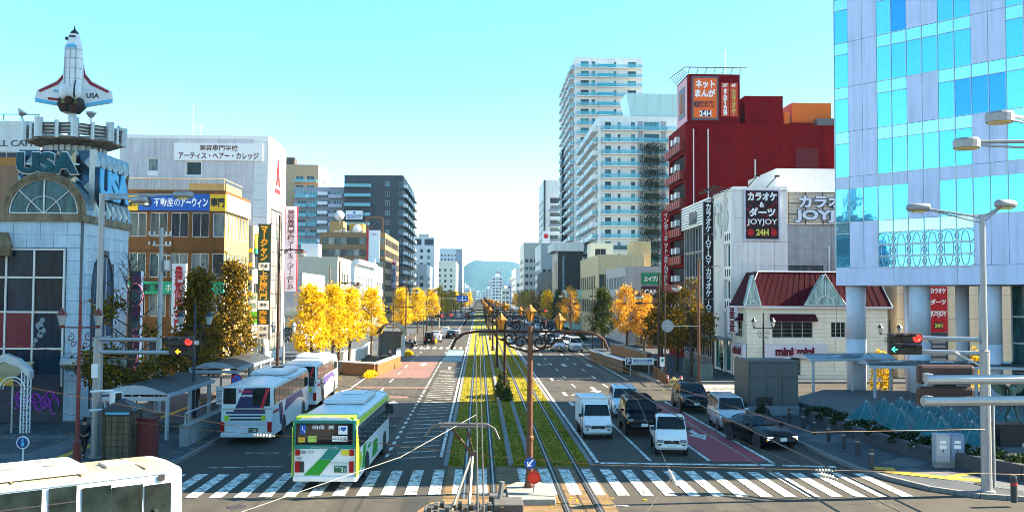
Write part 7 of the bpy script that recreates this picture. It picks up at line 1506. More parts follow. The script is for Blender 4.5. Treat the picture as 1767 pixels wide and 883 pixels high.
# ---- shelters, booth, cabinets on the left
shroof = M('shelter_roof', (.045,.05,.055), .45, .3, var=.2, streak=.2); shfr = M('shelter_frame', (.36,.4,.45), .4, .3, var=.08)
def shelter(lab, x, y0, y1, w_, zr, arch=.35, rm=shroof, ang=0, loc=None, name='bus_shelter', glassy=False):
    t = thing(name, lab, 'shelter', loc or (x, y0, .15), ang); L_ = y1-y0; n = max(3, int(L_/1.5))
    for k in range(n):
        a, c = L_*k/n+.02, L_*(k+1)/n-.02; P = []
        pts = [(-w_/2 + w_*i/8, zr+arch*math.sin(PI*i/8)) for i in range(9)]
        MB().prism(pts + [(u, z-.06) for u, z in pts[::-1]], 'y', a, c).build('roof_panel', rm, t)
    MB().box(-w_/2-.08,-.05,zr-.16,-w_/2+.05,L_+.05,zr+.02).box(w_/2-.05,-.05,zr-.16,w_/2+.08,L_+.05,zr+.02).build('eave_beam', shfr, t); MB().prism([(-w_/2 + w_*i/8, zr+arch*math.sin(PI*i/8)-.02) for i in range(9)], 'y', -.06, .0).build('end_panel', shfr, t)
    for k in range(max(2, int(L_/3)+1)):
        yy = .3 + (L_-.6)*k/max(1, int(L_/3))
        MB().lathe([(.1,0),(.1,zr-.16)], (w_/2-.15,yy,0), 10).build('post', shfr, t)
        if not glassy: MB().lathe([(.08,0),(.08,zr-.16)], (-w_/2+.2,yy,0), 10).build('post', shfr, t)
    if not glassy:
        MB().box(-w_/2+.3,.6,.42,-w_/2+.75,L_-.6,.5).build('bench', M('bench_brown',(.2,.11,.06),.6), t); MB().box(-w_/2+.3,.8,.0,-w_/2+.4,.95,.42).box(-w_/2+.3,L_-.95,.0,-w_/2+.4,L_-.8,.42).build('bench_leg', steel, t)
        MB().box(-w_/2-.02,-.1,zr-.32,w_/2+.02,-.04,zr-.12).build('fascia', shfr, t)
    return t
shelter('nearer arched bus shelter beside the pavement wall on the left', -16.6, 45.6, 53.2, 3.3, 2.25, .45); shelter('farther arched bus shelter behind the coaches', -16.4, 58.5, 68, 3.0, 2.5, .4)
wl = thing('platform_wall', 'grey stone kerbside wall along the near bus platform', 'wall', (XL-.9, 44.0, .15))
for k in range(8): MB().box(-.2,1.2*k+.01,0,.2,1.2*(k+1)-.01,.85).build('wall_stone', M('wall_grey_stone',(.27,.28,.29),.8,var=.2,scale=2,bump=.2), wl)
MB().box(-.24,-.02,.85,.24,9.62,.95).build('coping', concrete, wl); MB().path([(0,.2,1.0),(0,.2,1.5),(0,9.4,1.5),(0,9.4,1.0)], .035, 6).build('hand_rail', alu, wl)
g_ = gr(210, 793, .15); t = thing('telephone_booth', 'brown glazed booth with a pyramid roof beside the left column', 'booth', tuple(g_)); brz = M('booth_bronze',(.05,.035,.025),.4,.3)
for x in (-.55,.55):
    for y in (-.55,.55): MB().box(x-.06,y-.06,0,x+.06,y+.06,1.95).build('corner_post', brz, t)
MB().box(-.62,-.62,1.95,.62,.62,2.15).build('top_band', brz, t); MB().loft([[(-.72,-.72,2.15),(.72,-.72,2.15),(.72,.72,2.15),(-.72,.72,2.15)],[(-.08,-.08,2.6),(.08,-.08,2.6),(.08,.08,2.6),(-.08,.08,2.6)]]).build('roof', M('booth_roof',(.06,.05,.05),.5,.2), t)
for a in range(4):
    gl = MB().box(-.49,-.02,.15,.49,.0,1.93).build('glass_side', glass_mat('booth_glass',[(.06,.05,.03),(.1,.08,.05)]), t, (.55*math.sin(a*PI/2), -.55*math.cos(a*PI/2), 0), a*PI/2); b = MB()
    for k in range(1,4): b.box(-.49+.245*k-.012,-.035,.15,-.49+.245*k+.012,-.021,1.93)
    for k in range(1,7): b.box(-.49,-.05,.15+.255*k-.012,.49,-.036,.15+.255*k+.012)
    b.build('glazing_bars', brz, gl)
MB().box(-.5,-.63,2.0,.5,-.625,2.1).build('label_strip', skyb, t)
g_ = gr(254, 790, .15); t = thing('cabinet', 'dark red cabinet between the booth and the shelter', 'cabinet', tuple(g_)); MB().box(-.38,-.3,0,.38,.3,1.65).build('body', M('cabinet_red',(.13,.02,.02),.5,var=.15), t, bevel=.02); MB().box(-.42,-.34,1.65,.42,.34,1.75).build('lid', M('cabinet_red2',(.1,.015,.015),.5), t); MB().box(-.32,-.32,.15,.32,-.305,1.55).build('door', M('cabinet_red3',(.16,.025,.025),.45), t)
# neon pylon and utility pole
g_ = gr(232, 690, .15); t = thing('sign_pylon', 'tall blue and purple pylon sign behind the bare tree', 'sign', tuple(g_)); MB().box(-.32,-.25,0,.32,.25,8.6).build('shaft', M('pylon_blue',(.05,.09,.18),.4,.2,var=.5,scale=3), t)
for k in range(8): MB().box(-.36,-.3,.6+1.0*k,.36,-.26,1.3+1.0*k).build('pylon_panel', M('pylon_purple',(.12,.06,.14),.4,var=.5,scale=6) if k % 2 else M('pylon_teal',(.1,.2,.26),.4,var=.5,scale=6), t)
MB().path([(.5*math.cos(a),-.34,7.0+.75*math.sin(a)) for a in np.linspace(0,2*PI,18)], .06, 5).path([(.25*math.cos(a),-.34,6.95+.4*math.sin(a)) for a in np.linspace(0,5,12)], .05, 5).build('neon_ring', M('neon_tube_off',(.35,.12,.2),.4), t); letter(t, 'CLUB', 0, 3.2, .5, 3.2, M('neon_tube_off',(.35,.12,.2)), -.32, .03, .02, True)
g_ = gr(272, 712, .15); t = thing('utility_pole', 'concrete utility pole with cross-arms and transformer in front of the brown block', 'pole', tuple(g_)); h = at(272, 397, g_.y).z
MB().lathe([(.17,0),(.11,h)], n=10).build('pole', M('utility_concrete',(.42,.41,.39),.8,var=.1), t)
for k in range(3): MB().box(-.75+.25*k,-.1,h-.5-.6*k,.6,-.02,h-.42-.6*k).build('cross_arm', steel, t)
for x in (-.7,-.4,.3,.55):
    for k in range(2): MB().lathe([(.04,0),(.07,.06),(.04,.1),(.06,.16),(.02,.2)], (x,-.06,h-.42-.6*k), 8).build('insulator', white, t)
MB().lathe([(.2,0),(.22,.05),(.22,.6),(.2,.65)], (.35,-.1,h-2.6), 12).build('transformer', steel, t)
# ---- centre planting
bushm = leaf_mat('bush_leaf', [(.02,.035,.01),(.04,.06,.015),(.07,.09,.025),(.1,.1,.03)], .25); hedgem = leaf_mat('hedge_leaf', [(.008,.018,.006),(.015,.03,.01),(.03,.05,.015),(.05,.07,.02)], .2)
rg = np.random.default_rng(17)
def bush(name, lab, cat, loc, dims, n, size, m, grp=None, flowers=0):
    t = thing(name, lab, cat, loc, 0, grp); P = rg.normal(size=(n,3)); P /= np.linalg.norm(P, axis=1)[:, None]; P *= (.55+.5*rg.random(n))[:, None]**.6; P[:,2] = abs(P[:,2]); P *= np.array([dims[0]/2, dims[1]/2, dims[2]]); P += rg.normal(0, .04, P.shape)
    leafquads(P, np.full(n, size), rg, m, 'leaves', t); b = MB()
    for k in range(6): a = k*1.1; b.path([(0,0,0),(.25*dims[0]*math.cos(a),.25*dims[1]*math.sin(a),dims[2]*.75)], .02, 4)
    b.build('stems', vtw, t)
    if flowers: leafquads(P[rg.choice(n, flowers)]*1.04, np.full(flowers, .09), rg, white, 'flowers', t)
    return t
bush('shrub', 'bushy green shrub at the foot of the second tram pole', 'shrub', (1.75, 66.6, .1), (1.0,3.4,1.7), 2200, .16, bushm); bush('shrub', 'lower half of the roadside shrubs just before the second tram pole', 'shrub', (1.9, 63.9, .1), (.9,1.6,.9), 900, .15, bushm)
# ---- right-hand plaza: kiosk block, planter, pyramids
g_ = gr(1336, 716, .15); t = thing('ventilation_kiosk', 'grey panelled kiosk block with a grille on the right-hand pavement', 'kiosk', (g_.x, g_.y, .15), R(4)); kp = M('kiosk_panel',(.085,.095,.095),.5,.1,var=.12,streak=.15)
MB().box(-1.5,0,0,1.5,2.6,3.1).build('core', joint, t); MB().box(-1.55,-.06,-.02,1.55,2.66,.55).build('plinth', M('kiosk_plinth',(.2,.22,.24),.7,var=.15), t)
for i in range(3):
    for j in range(3): 
        MB().box(-1.52+1.01*i+.015,-.05,.56+.86*j+.015,-1.52+1.01*(i+1)-.015,-.01,.56+.86*(j+1)-.015).build('wall_panel', kp, t); 
        MB().box(-1.55,.03+.86*i+.015,.56+.86*j+.015,-1.51,.03+.86*(i+1)-.015,.56+.86*(j+1)-.015).build('wall_panel', kp, t)
MB().box(-1.56,-.07,3.14,1.56,2.66,3.26).build('cap', kp, t); MB().box(-1.15,-.08,.62,-.1,-.055,1.1).build('grille_frame', trimm, t)
for k in range(5): MB().box(-1.1,-.1,.66+.085*k,-.15,-.081,.71+.085*k).build('louvre', blackmetal, t)
bush('hedge', 'clipped hedge clump left of the grey kiosk', 'hedge', (g_.x-2.3, g_.y+.6, .15), (1.6,1.4,.95), 1500, .14, hedgem); bush('hedge', 'small dark shrub at the foot of the grey kiosk', 'hedge', (g_.x-.9, g_.y-.6, .15), (.9,.7,.7), 700, .12, hedgem)
curve = [gr(1385,722,.15), gr(1430,740,.15), gr(1480,758,.15), gr(1560,783,.15), gr(1640,804,.15), gr(1767,829,.15), gr(1900,850,.15)]
wl = thing('planter_wall', 'low dark stone planter wall curving across the right-hand plaza', 'wall', (0,0,0)); pst = M('planter_stone',(.06,.062,.07),.6,var=.2,scale=3)
def along(pts, step):
    out = [pts[0].copy()]
    for a, c in zip(pts[:-1], pts[1:]):
        n = max(1, int((c-a).length/step)); out += [a.lerp(c, (k+1)/n) for k in range(n)]
    return out
cc = along(curve, 1.1)
for a, c in zip(cc[:-1], cc[1:]):
    d = (c-a).normalized(); n = Vector((-d.y, d.x, 0)) * .16; e = d*.006
    MB().prism([tuple((a+e-n)[:2]), tuple((c-e-n)[:2]), tuple((c-e+n)[:2]), tuple((a+e+n)[:2])], 'z', .15, .78).build('wall_stone', pst, wl)
off = [c + Vector((.75, 1.0, 0)) for c in cc]
MB().prism([tuple(c[:2]) for c in off] + [(60,34),(60,60),(24,64),(19.5,58)], 'z', .1, .84).build('skylight_deck', M('deck_grey',(.09,.1,.11),.7,var=.2), wl); MB().prism([tuple(c[:2]) for c in cc[1:]] + [tuple(c[:2]) for c in off[::-1]], 'z', .1, .6).build('planting_soil', soil, wl)
hp = along([c + Vector((.55,.75,0)) for c in curve[:-1]], 1.5)
for k, c in enumerate(hp[1:]):
    if k > 15: break
    bush('hedge', f'{ORD[k]} clump from the left in the flowering hedge on the plaza planter' if k < 16 else '', 'hedge', (c.x, c.y, .6), (1.9,1.1,.42), 800, .13, hedgem, 'flowering hedge on the planter wall', 26 if k > 2 else 8)
pyg = M('pyramid_glass', (.02,.13,.15), .14, .1, var=.3, scale=2, spec=.3); pyb = M('pyramid_base',(.22,.23,.24),.6,.1)
peaks = [(1497,691),(1527,687),(1541,695),(1557,685),(1557,704),(1572,692),(1587,701),(1607,710),(1627,719),(1659,715),(1681,726),(1645,704),(1714,722),(1745,718),(1747,702),(1715,699),(1677,704),(1622,700),(1706,710),(1600,695)]
def pyr(px, py, i, proto=None):
    p = gr(px, py, 1.9) + Vector((.1,.35,0)); lab = None
    names = ['leftmost front','leftmost rear','second front','second rear','front one below the second','third rear','middle','front one right of middle','nearest','one just left of the steel column base','nearest one left of the steel column','inner one behind the nearest','first right of the steel column','rightmost front','rightmost rear','rear one beside the steel column','rear one behind the signal boxes','inner one behind the middle','one hidden by the steel column','rear inner']
    lab = f'glass pyramid skylight, {names[i]} of the plaza cluster'
    if proto is None:
        t = thing('skylight', lab, 'skylight', (p.x, p.y, .86), R(40), 'glass pyramid skylights on the plaza'); s_ = .76; h = 1.04
        MB().quad((-s_,-s_,.05),(s_,-s_,.05),(0,0,h)).quad((s_,-s_,.05),(s_,s_,.05),(0,0,h)).quad((s_,s_,.05),(-s_,s_,.05),(0,0,h)).quad((-s_,s_,.05),(-s_,-s_,.05),(0,0,h)).build('glass', pyg, t); MB().box(-s_-.06,-s_-.06,-.05,s_+.06,s_+.06,.05).build('base_frame', pyb, t); b = MB()
        for x, y in ((-1,-1),(1,-1),(1,1),(-1,1)): b.tube((x*s_,y*s_,.06),(0,0,h+.01),.02,None,5); b.tube((x*s_*.0+ (s_ if x*y > 0 else 0)*x*0, 0, h),(x*s_*.5+y*s_*.5, (y-x)*s_*.5, .07),.02,None,4)
        b.build('glazing_bar', M('bar_silver',(.2,.22,.24),.3,.6), t); MB().lathe([(.12,h-.12),(.0,h+.04)], n=4).build('cap', white, t); return t
    return dup(proto, (p.x, p.y, .86), R(40), lab)
pr0 = None
for i, (px, py) in enumerate(peaks): q = pyr(px, py, i, pr0); pr0 = pr0 or q
for i, px in enumerate((1626, 1651)):
    p = gr(px, 806, .15); t = thing('utility_cabinet', ['pale grey meter cabinet, left of the pair by the planter', 'bluish meter cabinet, right of the pair by the planter'][i], 'cabinet', (p.x, p.y+.1, .15), R(-8), 'meter cabinets by the planter')
    MB().box(-.29,-.25,.25,.29,.25,1.4).build('body', M(['cabinet_pale','cabinet_blue'][i],[(.36,.38,.42),(.16,.22,.34)][i],.45,.1,var=.1,streak=.1), t, bevel=.015); MB().box(-.29,-.24,0,.29,.24,.25).build('base', concrete, t); MB().box(-.24,-.265,.5,.24,-.25,1.32).build('door', M(['cabinet_pale2','cabinet_blue2'][i],[(.4,.42,.46),(.19,.26,.38)][i],.45), t); MB().box(-.12,-.275,1.02,.12,-.266,1.14).box(-.14,-.275,.8,.14,-.266,.95).build('label_plate', ww, t); MB().cbox((.0,-.275,.7),(.05,.02,.08)).build('handle', trimm, t)
bolm = M('bollard_dark',(.045,.048,.05),.45,.2,var=.1); rubb = []
for i, (px, py) in enumerate([(1362,730),(1386,739),(1405,750),(1430,762),(1456,774),(1480,786),(1504,809),(1323,720)]):
    p = gr(px, py, .15)
    lab = f'dark bollard, {["farthest but one","third farthest","fourth farthest","middle","third nearest","second nearest","nearest","farthest"][i]} of the kerbside row'
    if i == 0:
        b0 = thing('bollard', lab, 'bollard', tuple(p), 0, 'bollards along the plaza kerb'); MB().lathe([(.1,0),(.1,.78),(.085,.84),(.02,.86)], n=14).build('post', bolm, b0, smooth=False); MB().lathe([(.104,.62),(.104,.68)], n=14).build('band', M('band_grey',(.3,.3,.3),.4), b0)
    else: dup(b0, tuple(p), 0, lab)
p = gr(1750, 866, .15); b1 = thing('bollard', 'dark bollard with a red reflective band at the right border', 'bollard', tuple(p)); MB().lathe([(.11,0),(.11,.85),(.09,.92),(.02,.94)], n=14).build('post', bolm, b1); MB().lathe([(.114,.6),(.114,.67)], n=14).build('red_band', redink, b1)
b = gr(1755, 800, .15); t = thing('statue_plinth', 'black stone plinth with a small plaque at the right border', 'plinth', (b.x+.3, b.y+.8, .15)); MB().box(-.9,-.6,0,.9,.6,1.65).build('block', M('plinth_black',(.012,.013,.016),.35,var=.2), t, bevel=.02); MB().box(.05,-.62,.6,.45,-.605,.85).build('plaque', steel, t)
bron = M('bronze_green',(.04,.075,.065),.5,.5,var=.3,scale=8)
def skin_body(name, pts, edges, rad, m, par, sub=2):
    me = bpy.data.meshes.new(name); me.from_pydata(pts, edges, []); me.materials.append(m); o = put(name, me, par)
    md = o.modifiers.new('skin', 'SKIN'); md.use_smooth_shade = True
    for i, r in enumerate(rad): me.skin_vertices[0].data[i].radius = (r, r)
    me.skin_vertices[0].data[0].use_root = True
    sb = o.modifiers.new('sub', 'SUBSURF'); sb.levels = sb.render_levels = sub; return o
def figure(par, m_body, stride=.25, arms=.1, h=1.7, raise_arm=False, head=True):
    k = h/1.7; P = []; E = []; Rr = []
    def add(p, r, link=None): P.append(tuple(Vector(p)*k)); Rr.append(r*k); i = len(P)-1; (E.append((link, i)) if link is not None else None); return i
    pel = add((0,0,.92),.13); ab = add((0,0,1.1),.125,pel); ch = add((0,.01,1.3),.145,ab); nk = add((0,.01,1.45),.06,ch); hd0 = add((0,-.01,1.5),.055,nk)
    for s in (-1,1):
        st = stride*s
        hp = add((s*.09,0,.88),.095,pel); kn = add((s*.1,-st*.45,.48),.062,hp); an = add((s*.1,-st+ (.08 if st < 0 else 0),.09 + (.05 if st < 0 else 0)),.042,kn); add((s*.11,-st-.16+(.08 if st < 0 else 0),.035),.038,an)
        sh = add((s*.17,.01,1.36),.062,ch)
        if raise_arm: el = add((s*.42,.0,1.5),.045,sh); wr = add((s*.62,-.05,1.72),.03,el); dv = Vector((s*.1,0,.09))
        else: el = add((s*.22,st*.35+.03,1.1),.044,sh); wr = add((s*.21,st*.6-.04,.87),.03,el); dv = Vector((0,-.03,-.09))
        pa = add(Vector(P[wr])/k + dv*.7,.032,wr)
        for q in range(4): f1 = add(Vector(P[pa])/k + dv*.7 + Vector((0,.02*(q-1.5),0)),.0095,pa); add(Vector(P[f1])/k + dv*(.45-.05*abs(q-1)) + Vector((-s*.012,0,0)),.0085,f1)
        th = add(Vector(P[wr])/k + dv*.8 + Vector((-s*.01,-.035,0)),.011,wr)
    o = skin_body('body', P, E, Rr, m_body, par)
    return o
t = thing('bronze_statue', 'greenish bronze winged figure on the black plinth', 'statue', (b.x+.3, b.y+.8, 1.8), R(20)); figure(t, bron, .2, h=1.9, raise_arm=True); MB().ball((0,-.03,1.78), .12, 12, 8, (.85,1,1.2)).build('head', bron, t, smooth=True)
for s in (-1,1): MB().prism([(s*.1,1.5),(s*.9,1.9),(s*1.2,1.75),(s*.7,1.3),(s*.15,1.15)], 'y', .14, .2).build('wing', bron, t)
skin = M('skin', (.45,.28,.2), .5, var=.05); hair = M('black_hair', (.012,.01,.009), .5, var=.1)
def person(lab, px, py, rz, cloth, h, legs, grp=None):
    g_ = gr(px, py, .15); t = thing('person', lab, 'person', tuple(g_), rz, grp); k = h/1.7
    figure(t, skin, .28, h=h)
    MB().ball((0,-.015*k,1.6*k), .105*k, 14, 10, (.82,.95,1.18)).ball((0,-.12*k,1.58*k), .018*k, 6, 4, (1,1,1.5)).ball((.09*k,0,1.6*k),.025*k,6,4,(.5,1,1.4)).ball((-.09*k,0,1.6*k),.025*k,6,4,(.5,1,1.4)).build('head', skin, t, smooth=True)
    MB().ball((0,.02*k,1.645*k), .112*k, 12, 8, (.86,.98,1.05)).build('hair', hair, t, smooth=True)
    P = [(0,0,.9),(0,0,1.12),(0,.01,1.32),(0,.01,1.42)]; E = [(0,1),(1,2),(2,3)]; rr_ = [.155,.15,.168,.08]
    for s in (-1,1): n = len(P); P += [(s*.18,.01,1.37),(s*.225,s*.28*.35+.03,1.1),(s*.215,s*.28*.55-.03,.92)]; E += [(2,n),(n,n+1),(n+1,n+2)]; rr_ += [.078,.06,.048]
    skin_body('coat', [tuple(Vector(p)*k) for p in P], E, [r*k for r in rr_], cloth, t)
    P = [(0,0,.92)]; E = []; rr_ = [.14]
    for s in (-1,1): st = .28*s; n = len(P); P += [(s*.09,0,.86),(s*.1,-st*.45,.48),(s*.1,-st+(.08 if st < 0 else 0),.13+(.05 if st < 0 else 0))]; E += [(0,n),(n,n+1),(n+1,n+2)]; rr_ += [.105,.075,.058]
    skin_body('trousers', [tuple(Vector(p)*k) for p in P], E, [r*k for r in rr_], legs, t)
    for s in (-1,1): st = .28*s; MB().ball((s*.11*k,(-st-.06+(.08 if st < 0 else 0))*k,(.05+(.05 if st < 0 else 0))*k), .06*k, 8, 6, (.8,2.1,.8)).build('shoe', blackmetal, t, smooth=True)
    return t
dk = M('cloth_navy',(.012,.014,.025),.8,var=.2,scale=20); dj = M('cloth_black',(.01,.01,.012),.8,var=.2,scale=20); gy = M('cloth_grey',(.2,.2,.21),.8); bg_ = M('cloth_beige',(.4,.33,.24),.8)
person('person in dark coat walking away between the hall and the left column', 145, 789, PI, dk, 1.7, dj)
person('person in black walking by the karaoke entrance on the right', 1246, 640, R(150), dj, 1.65, dj); person('person in grey standing on the left pavement beyond the ramp shelter', 716, 600, R(70), gy, 1.7, dj); person('person in beige coat crossing near the far left crossing', 708, 597, R(-80), bg_, 1.65, dk); person('person in dark clothes at the shop beside the yellow trees', 533, 655, R(40), dj, 1.7, gy); person('person in navy at the kerb near the left ramp wall', 672, 633, PI, dk, 1.7, dj)
# ---- ramp walls to the underground car park, both sides
rust = M('ramp_brown_cladding',(.2,.09,.03),.6,var=.25,scale=2,streak=.2); rdark = M('ramp_dark_brown',(.07,.04,.022),.6,var=.2)
t = thing('ramp_wall', 'brown clad wall with pale coping round the left-hand ramp', 'wall', (0,0,0))
ra = [gr(586,644), gr(648,648), gr(688,631), gr(688,618)]
def wallrun(t, pts, h, m, cap, n=1.6, th=.18):
    for a, c in zip(pts[:-1], pts[1:]):
        a = Vector((a.x,a.y,0)); c = Vector((c.x,c.y,0)); L_ = (c-a).length; k = max(1, round(L_/n)); ang = math.atan2(c.y-a.y, c.x-a.x)
        for i in range(k): MB().box(L_*i/k+.01,-th,.0,L_*(i+1)/k-.01,th,h).build('cladding_panel', m, t, tuple(a), ang)
        MB().box(-.05,-th-.06,h,L_+.05,th+.06,h+.12).build('coping', cap, t, tuple(a), ang)
wallrun(t, ra, 1.05, rust, white); t2 = thing('ramp_wall', 'white inner wall of the left-hand ramp', 'wall', (0,0,0)); wallrun(t2, [gr(590,628), gr(625,620), gr(640,607)], 1.2, M('ramp_pale',(.62,.62,.6),.6), white)
t = thing('ramp_wall', 'dark brown wall with pale coping round the right-hand ramp', 'wall', (0,0,0)); wallrun(t, [gr(1020,622), gr(1078,643), gr(1132,642)], 1.15, rdark, white)
t = thing('ramp_wall', 'rear brown wall of the right-hand ramp below the orange trees', 'wall', (0,0,0)); wallrun(t, [gr(1056,612), gr(1078,617), gr(1120,632)], 1.3, rust, concrete)
g_ = gr(1103, 648); s = thing('parking_sign', 'white and blue car park name board on posts above the ramp wall', 'sign', (g_.x, g_.y, 0)); z = at(1103, 629, g_.y).z; MB().box(-1.3,-.08,z,1.35,0,z+.65).build('panel', ww, s); MB().box(-1.22,-.09,z+.06,-.72,-.08,z+.59).build('square', bnavy, s); letter(s, 'P', -.97, z+.33, .28, .4, ww, -.1, .005, .03); letter(s, '豊橋まちなか駐車場', .3, z+.38, 1.7, .26, bb, -.09, .005, .02); letter(s, 'Machinaka Parking', .3, z+.14, 1.6, .12, bb, -.09, .005)
for x in (-.8,.9): MB().box(x-.04,-.02,0,x+.04,.04,z).build('post', steel, s)
g_ = gr(1143, 660); s = thing('notice_sign', 'small white and green notice on a post by the right-hand ramp', 'sign', (g_.x,g_.y,0)); z = at(1143,632,g_.y).z; MB().box(-.22,-.03,z,.22,.0,z+.8).build('panel', ww, s); MB().ball((0,-.03,z+.52), .13, 8, 6, (1,.1,1.2)).build('green_mark', gsign, s); MB().tube((0,.03,0),(0,.03,z),.04).build('post', steel, s)
t = thing('fence', 'brown pavement railing beside the right-hand ramp', 'fence', (0,0,0)); a, c = gr(1128,650,.15), gr(1148,664,.15)
for k in range(9): p = a.lerp(c, k/8); MB().box(-.06,-.03,0,.06,.03,.95).build('slat', rust, t, (p.x,p.y,.15))
b = MB(); b.path([tuple(a+Vector((0,0,.95))), tuple(c+Vector((0,0,.95)))], .05, 5); b.build('top_rail', rust, t)
for i, px in enumerate((1151, 1175)):
    p = gr(px, 662 if i == 0 else 664, .15); t = thing('barrier', ['red brown barrier post left of the flower tub','red brown barrier post right of the flower tub'][i], 'barrier', tuple(p)); MB().lathe([(.14,0),(.14,.62),(.1,.72),(.02,.74)], n=12).build('post', M('barrier_red',(.25,.04,.03),.5), t); MB().lathe([(.15,.5),(.15,.56)], n=12).build('band', ww, t)
bush('flower_tub', 'tub of pale flowers between the red barrier posts', 'planter', tuple(gr(1163,663,.15)), (1.0,.8,.55), 350, .13, leaf_mat('flower_mix',[(.05,.1,.02),(.5,.45,.4),(.6,.55,.2),(.05,.08,.02)],.3))
for i, (px, py) in enumerate([(1189,644),(1205,650),(1219,655)]): p = gr(px,py,.15); t = thing('street_cabinet', f'green grey street cabinet, {["left","middle","right"][i]} of three under the olive trees', 'cabinet', tuple(p), 0, 'street cabinets under the olive trees'); MB().box(-.5,-.3,0,.5,.3,1.25).build('body', M('cabinet_greygreen',(.09,.14,.13),.5,var=.15), t, bevel=.02); MB().box(-.54,-.34,1.25,.54,.34,1.32).build('lid', M('cabinet_greygreen2',(.11,.16,.15),.5), t)
shelter('glass roofed canopy leading to the plaza from the cream agency', 0, 0, 6.5, 2.6, 2.9, .3, M('canopy_glass',(.1,.16,.2),.12,.2,var=.2), R(-80), (22.3, 63.8, .15), 'glass_canopy', True)
shelter('long dark glass canopy behind the pyramid skylights', 0, 0, 13, 2.8, 2.75, .3, M('canopy_glass_dark',(.05,.08,.085),.12,.2,var=.2), R(-98), (25.2, 60.0, .15), 'glass_canopy', True)
t = thing('ramp_shelter', 'small shelter with a bronze barrel roof on the left pavement', 'shelter', tuple(gr(672, 617, .15)))
pts = arc(0, 2.3, 1.6, 12, .25, PI-.25); MB().prism(pts + [(x*.95, z-.08) for x, z in pts[::-1]], 'y', 0, 5).build('roof', M('barrel_brown',(.3,.16,.07),.5,.2,var=.2), t); MB().box(-1.4,.2,0,-1.3,4.8,2.6).box(1.3,.2,0,1.4,4.8,2.6).build('side_wall', M('shelter_pale',(.5,.48,.44),.6), t); MB().box(-1.3,4.6,0,1.3,4.7,2.8).build('back_wall', M('shelter_pale',(.5,.48,.44)), t)
for i, (px, py, n) in enumerate([(690,606,6),(735,586,5)]):
    t = thing('guard_fence', ['white kerbside guard fence by the ramp shelter','white kerbside guard fence near the far crossing'][i], 'fence', tuple(gr(px,py))); 
    for k in range(n): MB().tube((0,1.8*k,0),(0,1.8*k,.9),.05).build('post', ww, t)
    for z in (.45,.85): MB().tube((0,0,z),(0,1.8*(n-1),z),.035).build('rail', ww, t)
# ---- overhead wires
wirem = M('wire_copper', (.09,.055,.035), .5, .4, var=0); wired = M('wire_dark', (.05,.045,.04), .5, .2, var=0); insm = M('insulator_pale', (.55,.52,.45), .4)
def wire(lab, pts, m=wirem, r=.009, sag=0.0, ins=None, wide=1.0):
    P = []
    for a, c in zip(pts[:-1], pts[1:]):
        a, c = Vector(a), Vector(c)
        for k in range(9): f = k/8; P.append(a.lerp(c, f) - Vector((0,0,4*sag*f*(1-f))))
    o = thing('overhead_wire', lab, 'wire', (0,0,0), 0, 'overhead tram wires'); MB().path(P, r, 4).build('cable', m, o)
    if ins:
        for p, d in ins:
            p = Vector(p); d = Vector(d).normalized(); b = MB()
            for k in range(5): b.tube(p + d*(.1*k-.22), p + d*(.1*k-.17), .065*wide, .03, 8)
            b.tube(p-d*.34, p+d*.34, .03, None, 6); b.build('insulator', insm, o)
    return o
for i, x in enumerate((.05, 3.6)):
    wire(['contact wire over the left-hand track','contact wire over the right-hand track'][i], [(x,-3,5.1)] + [(x + (.15 if k % 2 else -.15), y, 5.1) for k, y in enumerate(ys)], wired, .013); wire(['messenger wire above the left-hand track','messenger wire above the right-hand track'][i], [(x,-3,5.55)] + [(x, y, 5.6) for y in ys], wired, .009, .12)
a = at(413,884,13); m_ = at(691,788,15); c = at(822,715,16.5); wire('pale pull-off wire rising from bottom left to the track wire', [a, m_, c], M('wire_pale',(.3,.28,.24),.5,var=0), .006, 0)
wire('brown span wire from the left pavement over the bus to the right', [at(-20,700,36), at(380,744,31), at(640,762,30), at(830,785,29.5), at(1045,802,29), at(1767,818,31)], wirem, .009, 0, [(at(456,751,30.8), (1,.0,-.04)), (at(1425,811,30), (1,0,-.02))])
wire('brown span wire crossing in front of the left buildings', [at(-20,590,34), at(160,612,34), at(420,640,36), at(820,700,40)], wirem, .008); wire('second brown span wire low across the left pavement', [at(-20,655,30), at(300,715,31), at(470,748,31)], wirem, .008)
wire('dark feeder wire running down to the insulator above the right crosswalk', [at(1000,618,70), at(1100,690,42), at(1160,822,29), at(1115,884,24)], wired, .014, 0, [(at(1161,824,29), (.1,-.4,-.3))]); wire('brown span wire slanting down across the queueing cars', [at(1035,635,66), at(1190,725,42), at(1425,820,31), at(1560,886,25)], wirem, .011, 0, [(at(1428,821,30.8), (.6,-.6,-.1))], 1.4)
wire('thin span wire between the near tram pole and the right column', [(1.9,34.3,5.6), at(1400,745,31.5), at(1700,740,33)], wirem, .01)
for i, y in enumerate(ys[1:8]): wire(f'thin span wire at the {ORD[i+1]} tram pole', [(-12.6,y,6.6),(1.83,y,5.75),(14.6,y,6.6)], wired, .012, .1)
wire('dark power lines along the left buildings', [(-21,60,9.0),(-20.5,92,9.2),(-20,140,9)], wired, .02, .3); 
for i, (a, c) in enumerate([((272,402),(130,540)),((272,415),(215,640)),((1445,505),(1440,640))]): wire(['stay cable left of the utility pole','second stay cable left of the utility pole','stay cable down the cream agency wall'][i], [at(*a,58 if i < 2 else 79), at(*c,52 if i < 2 else 78)], wired, .012)
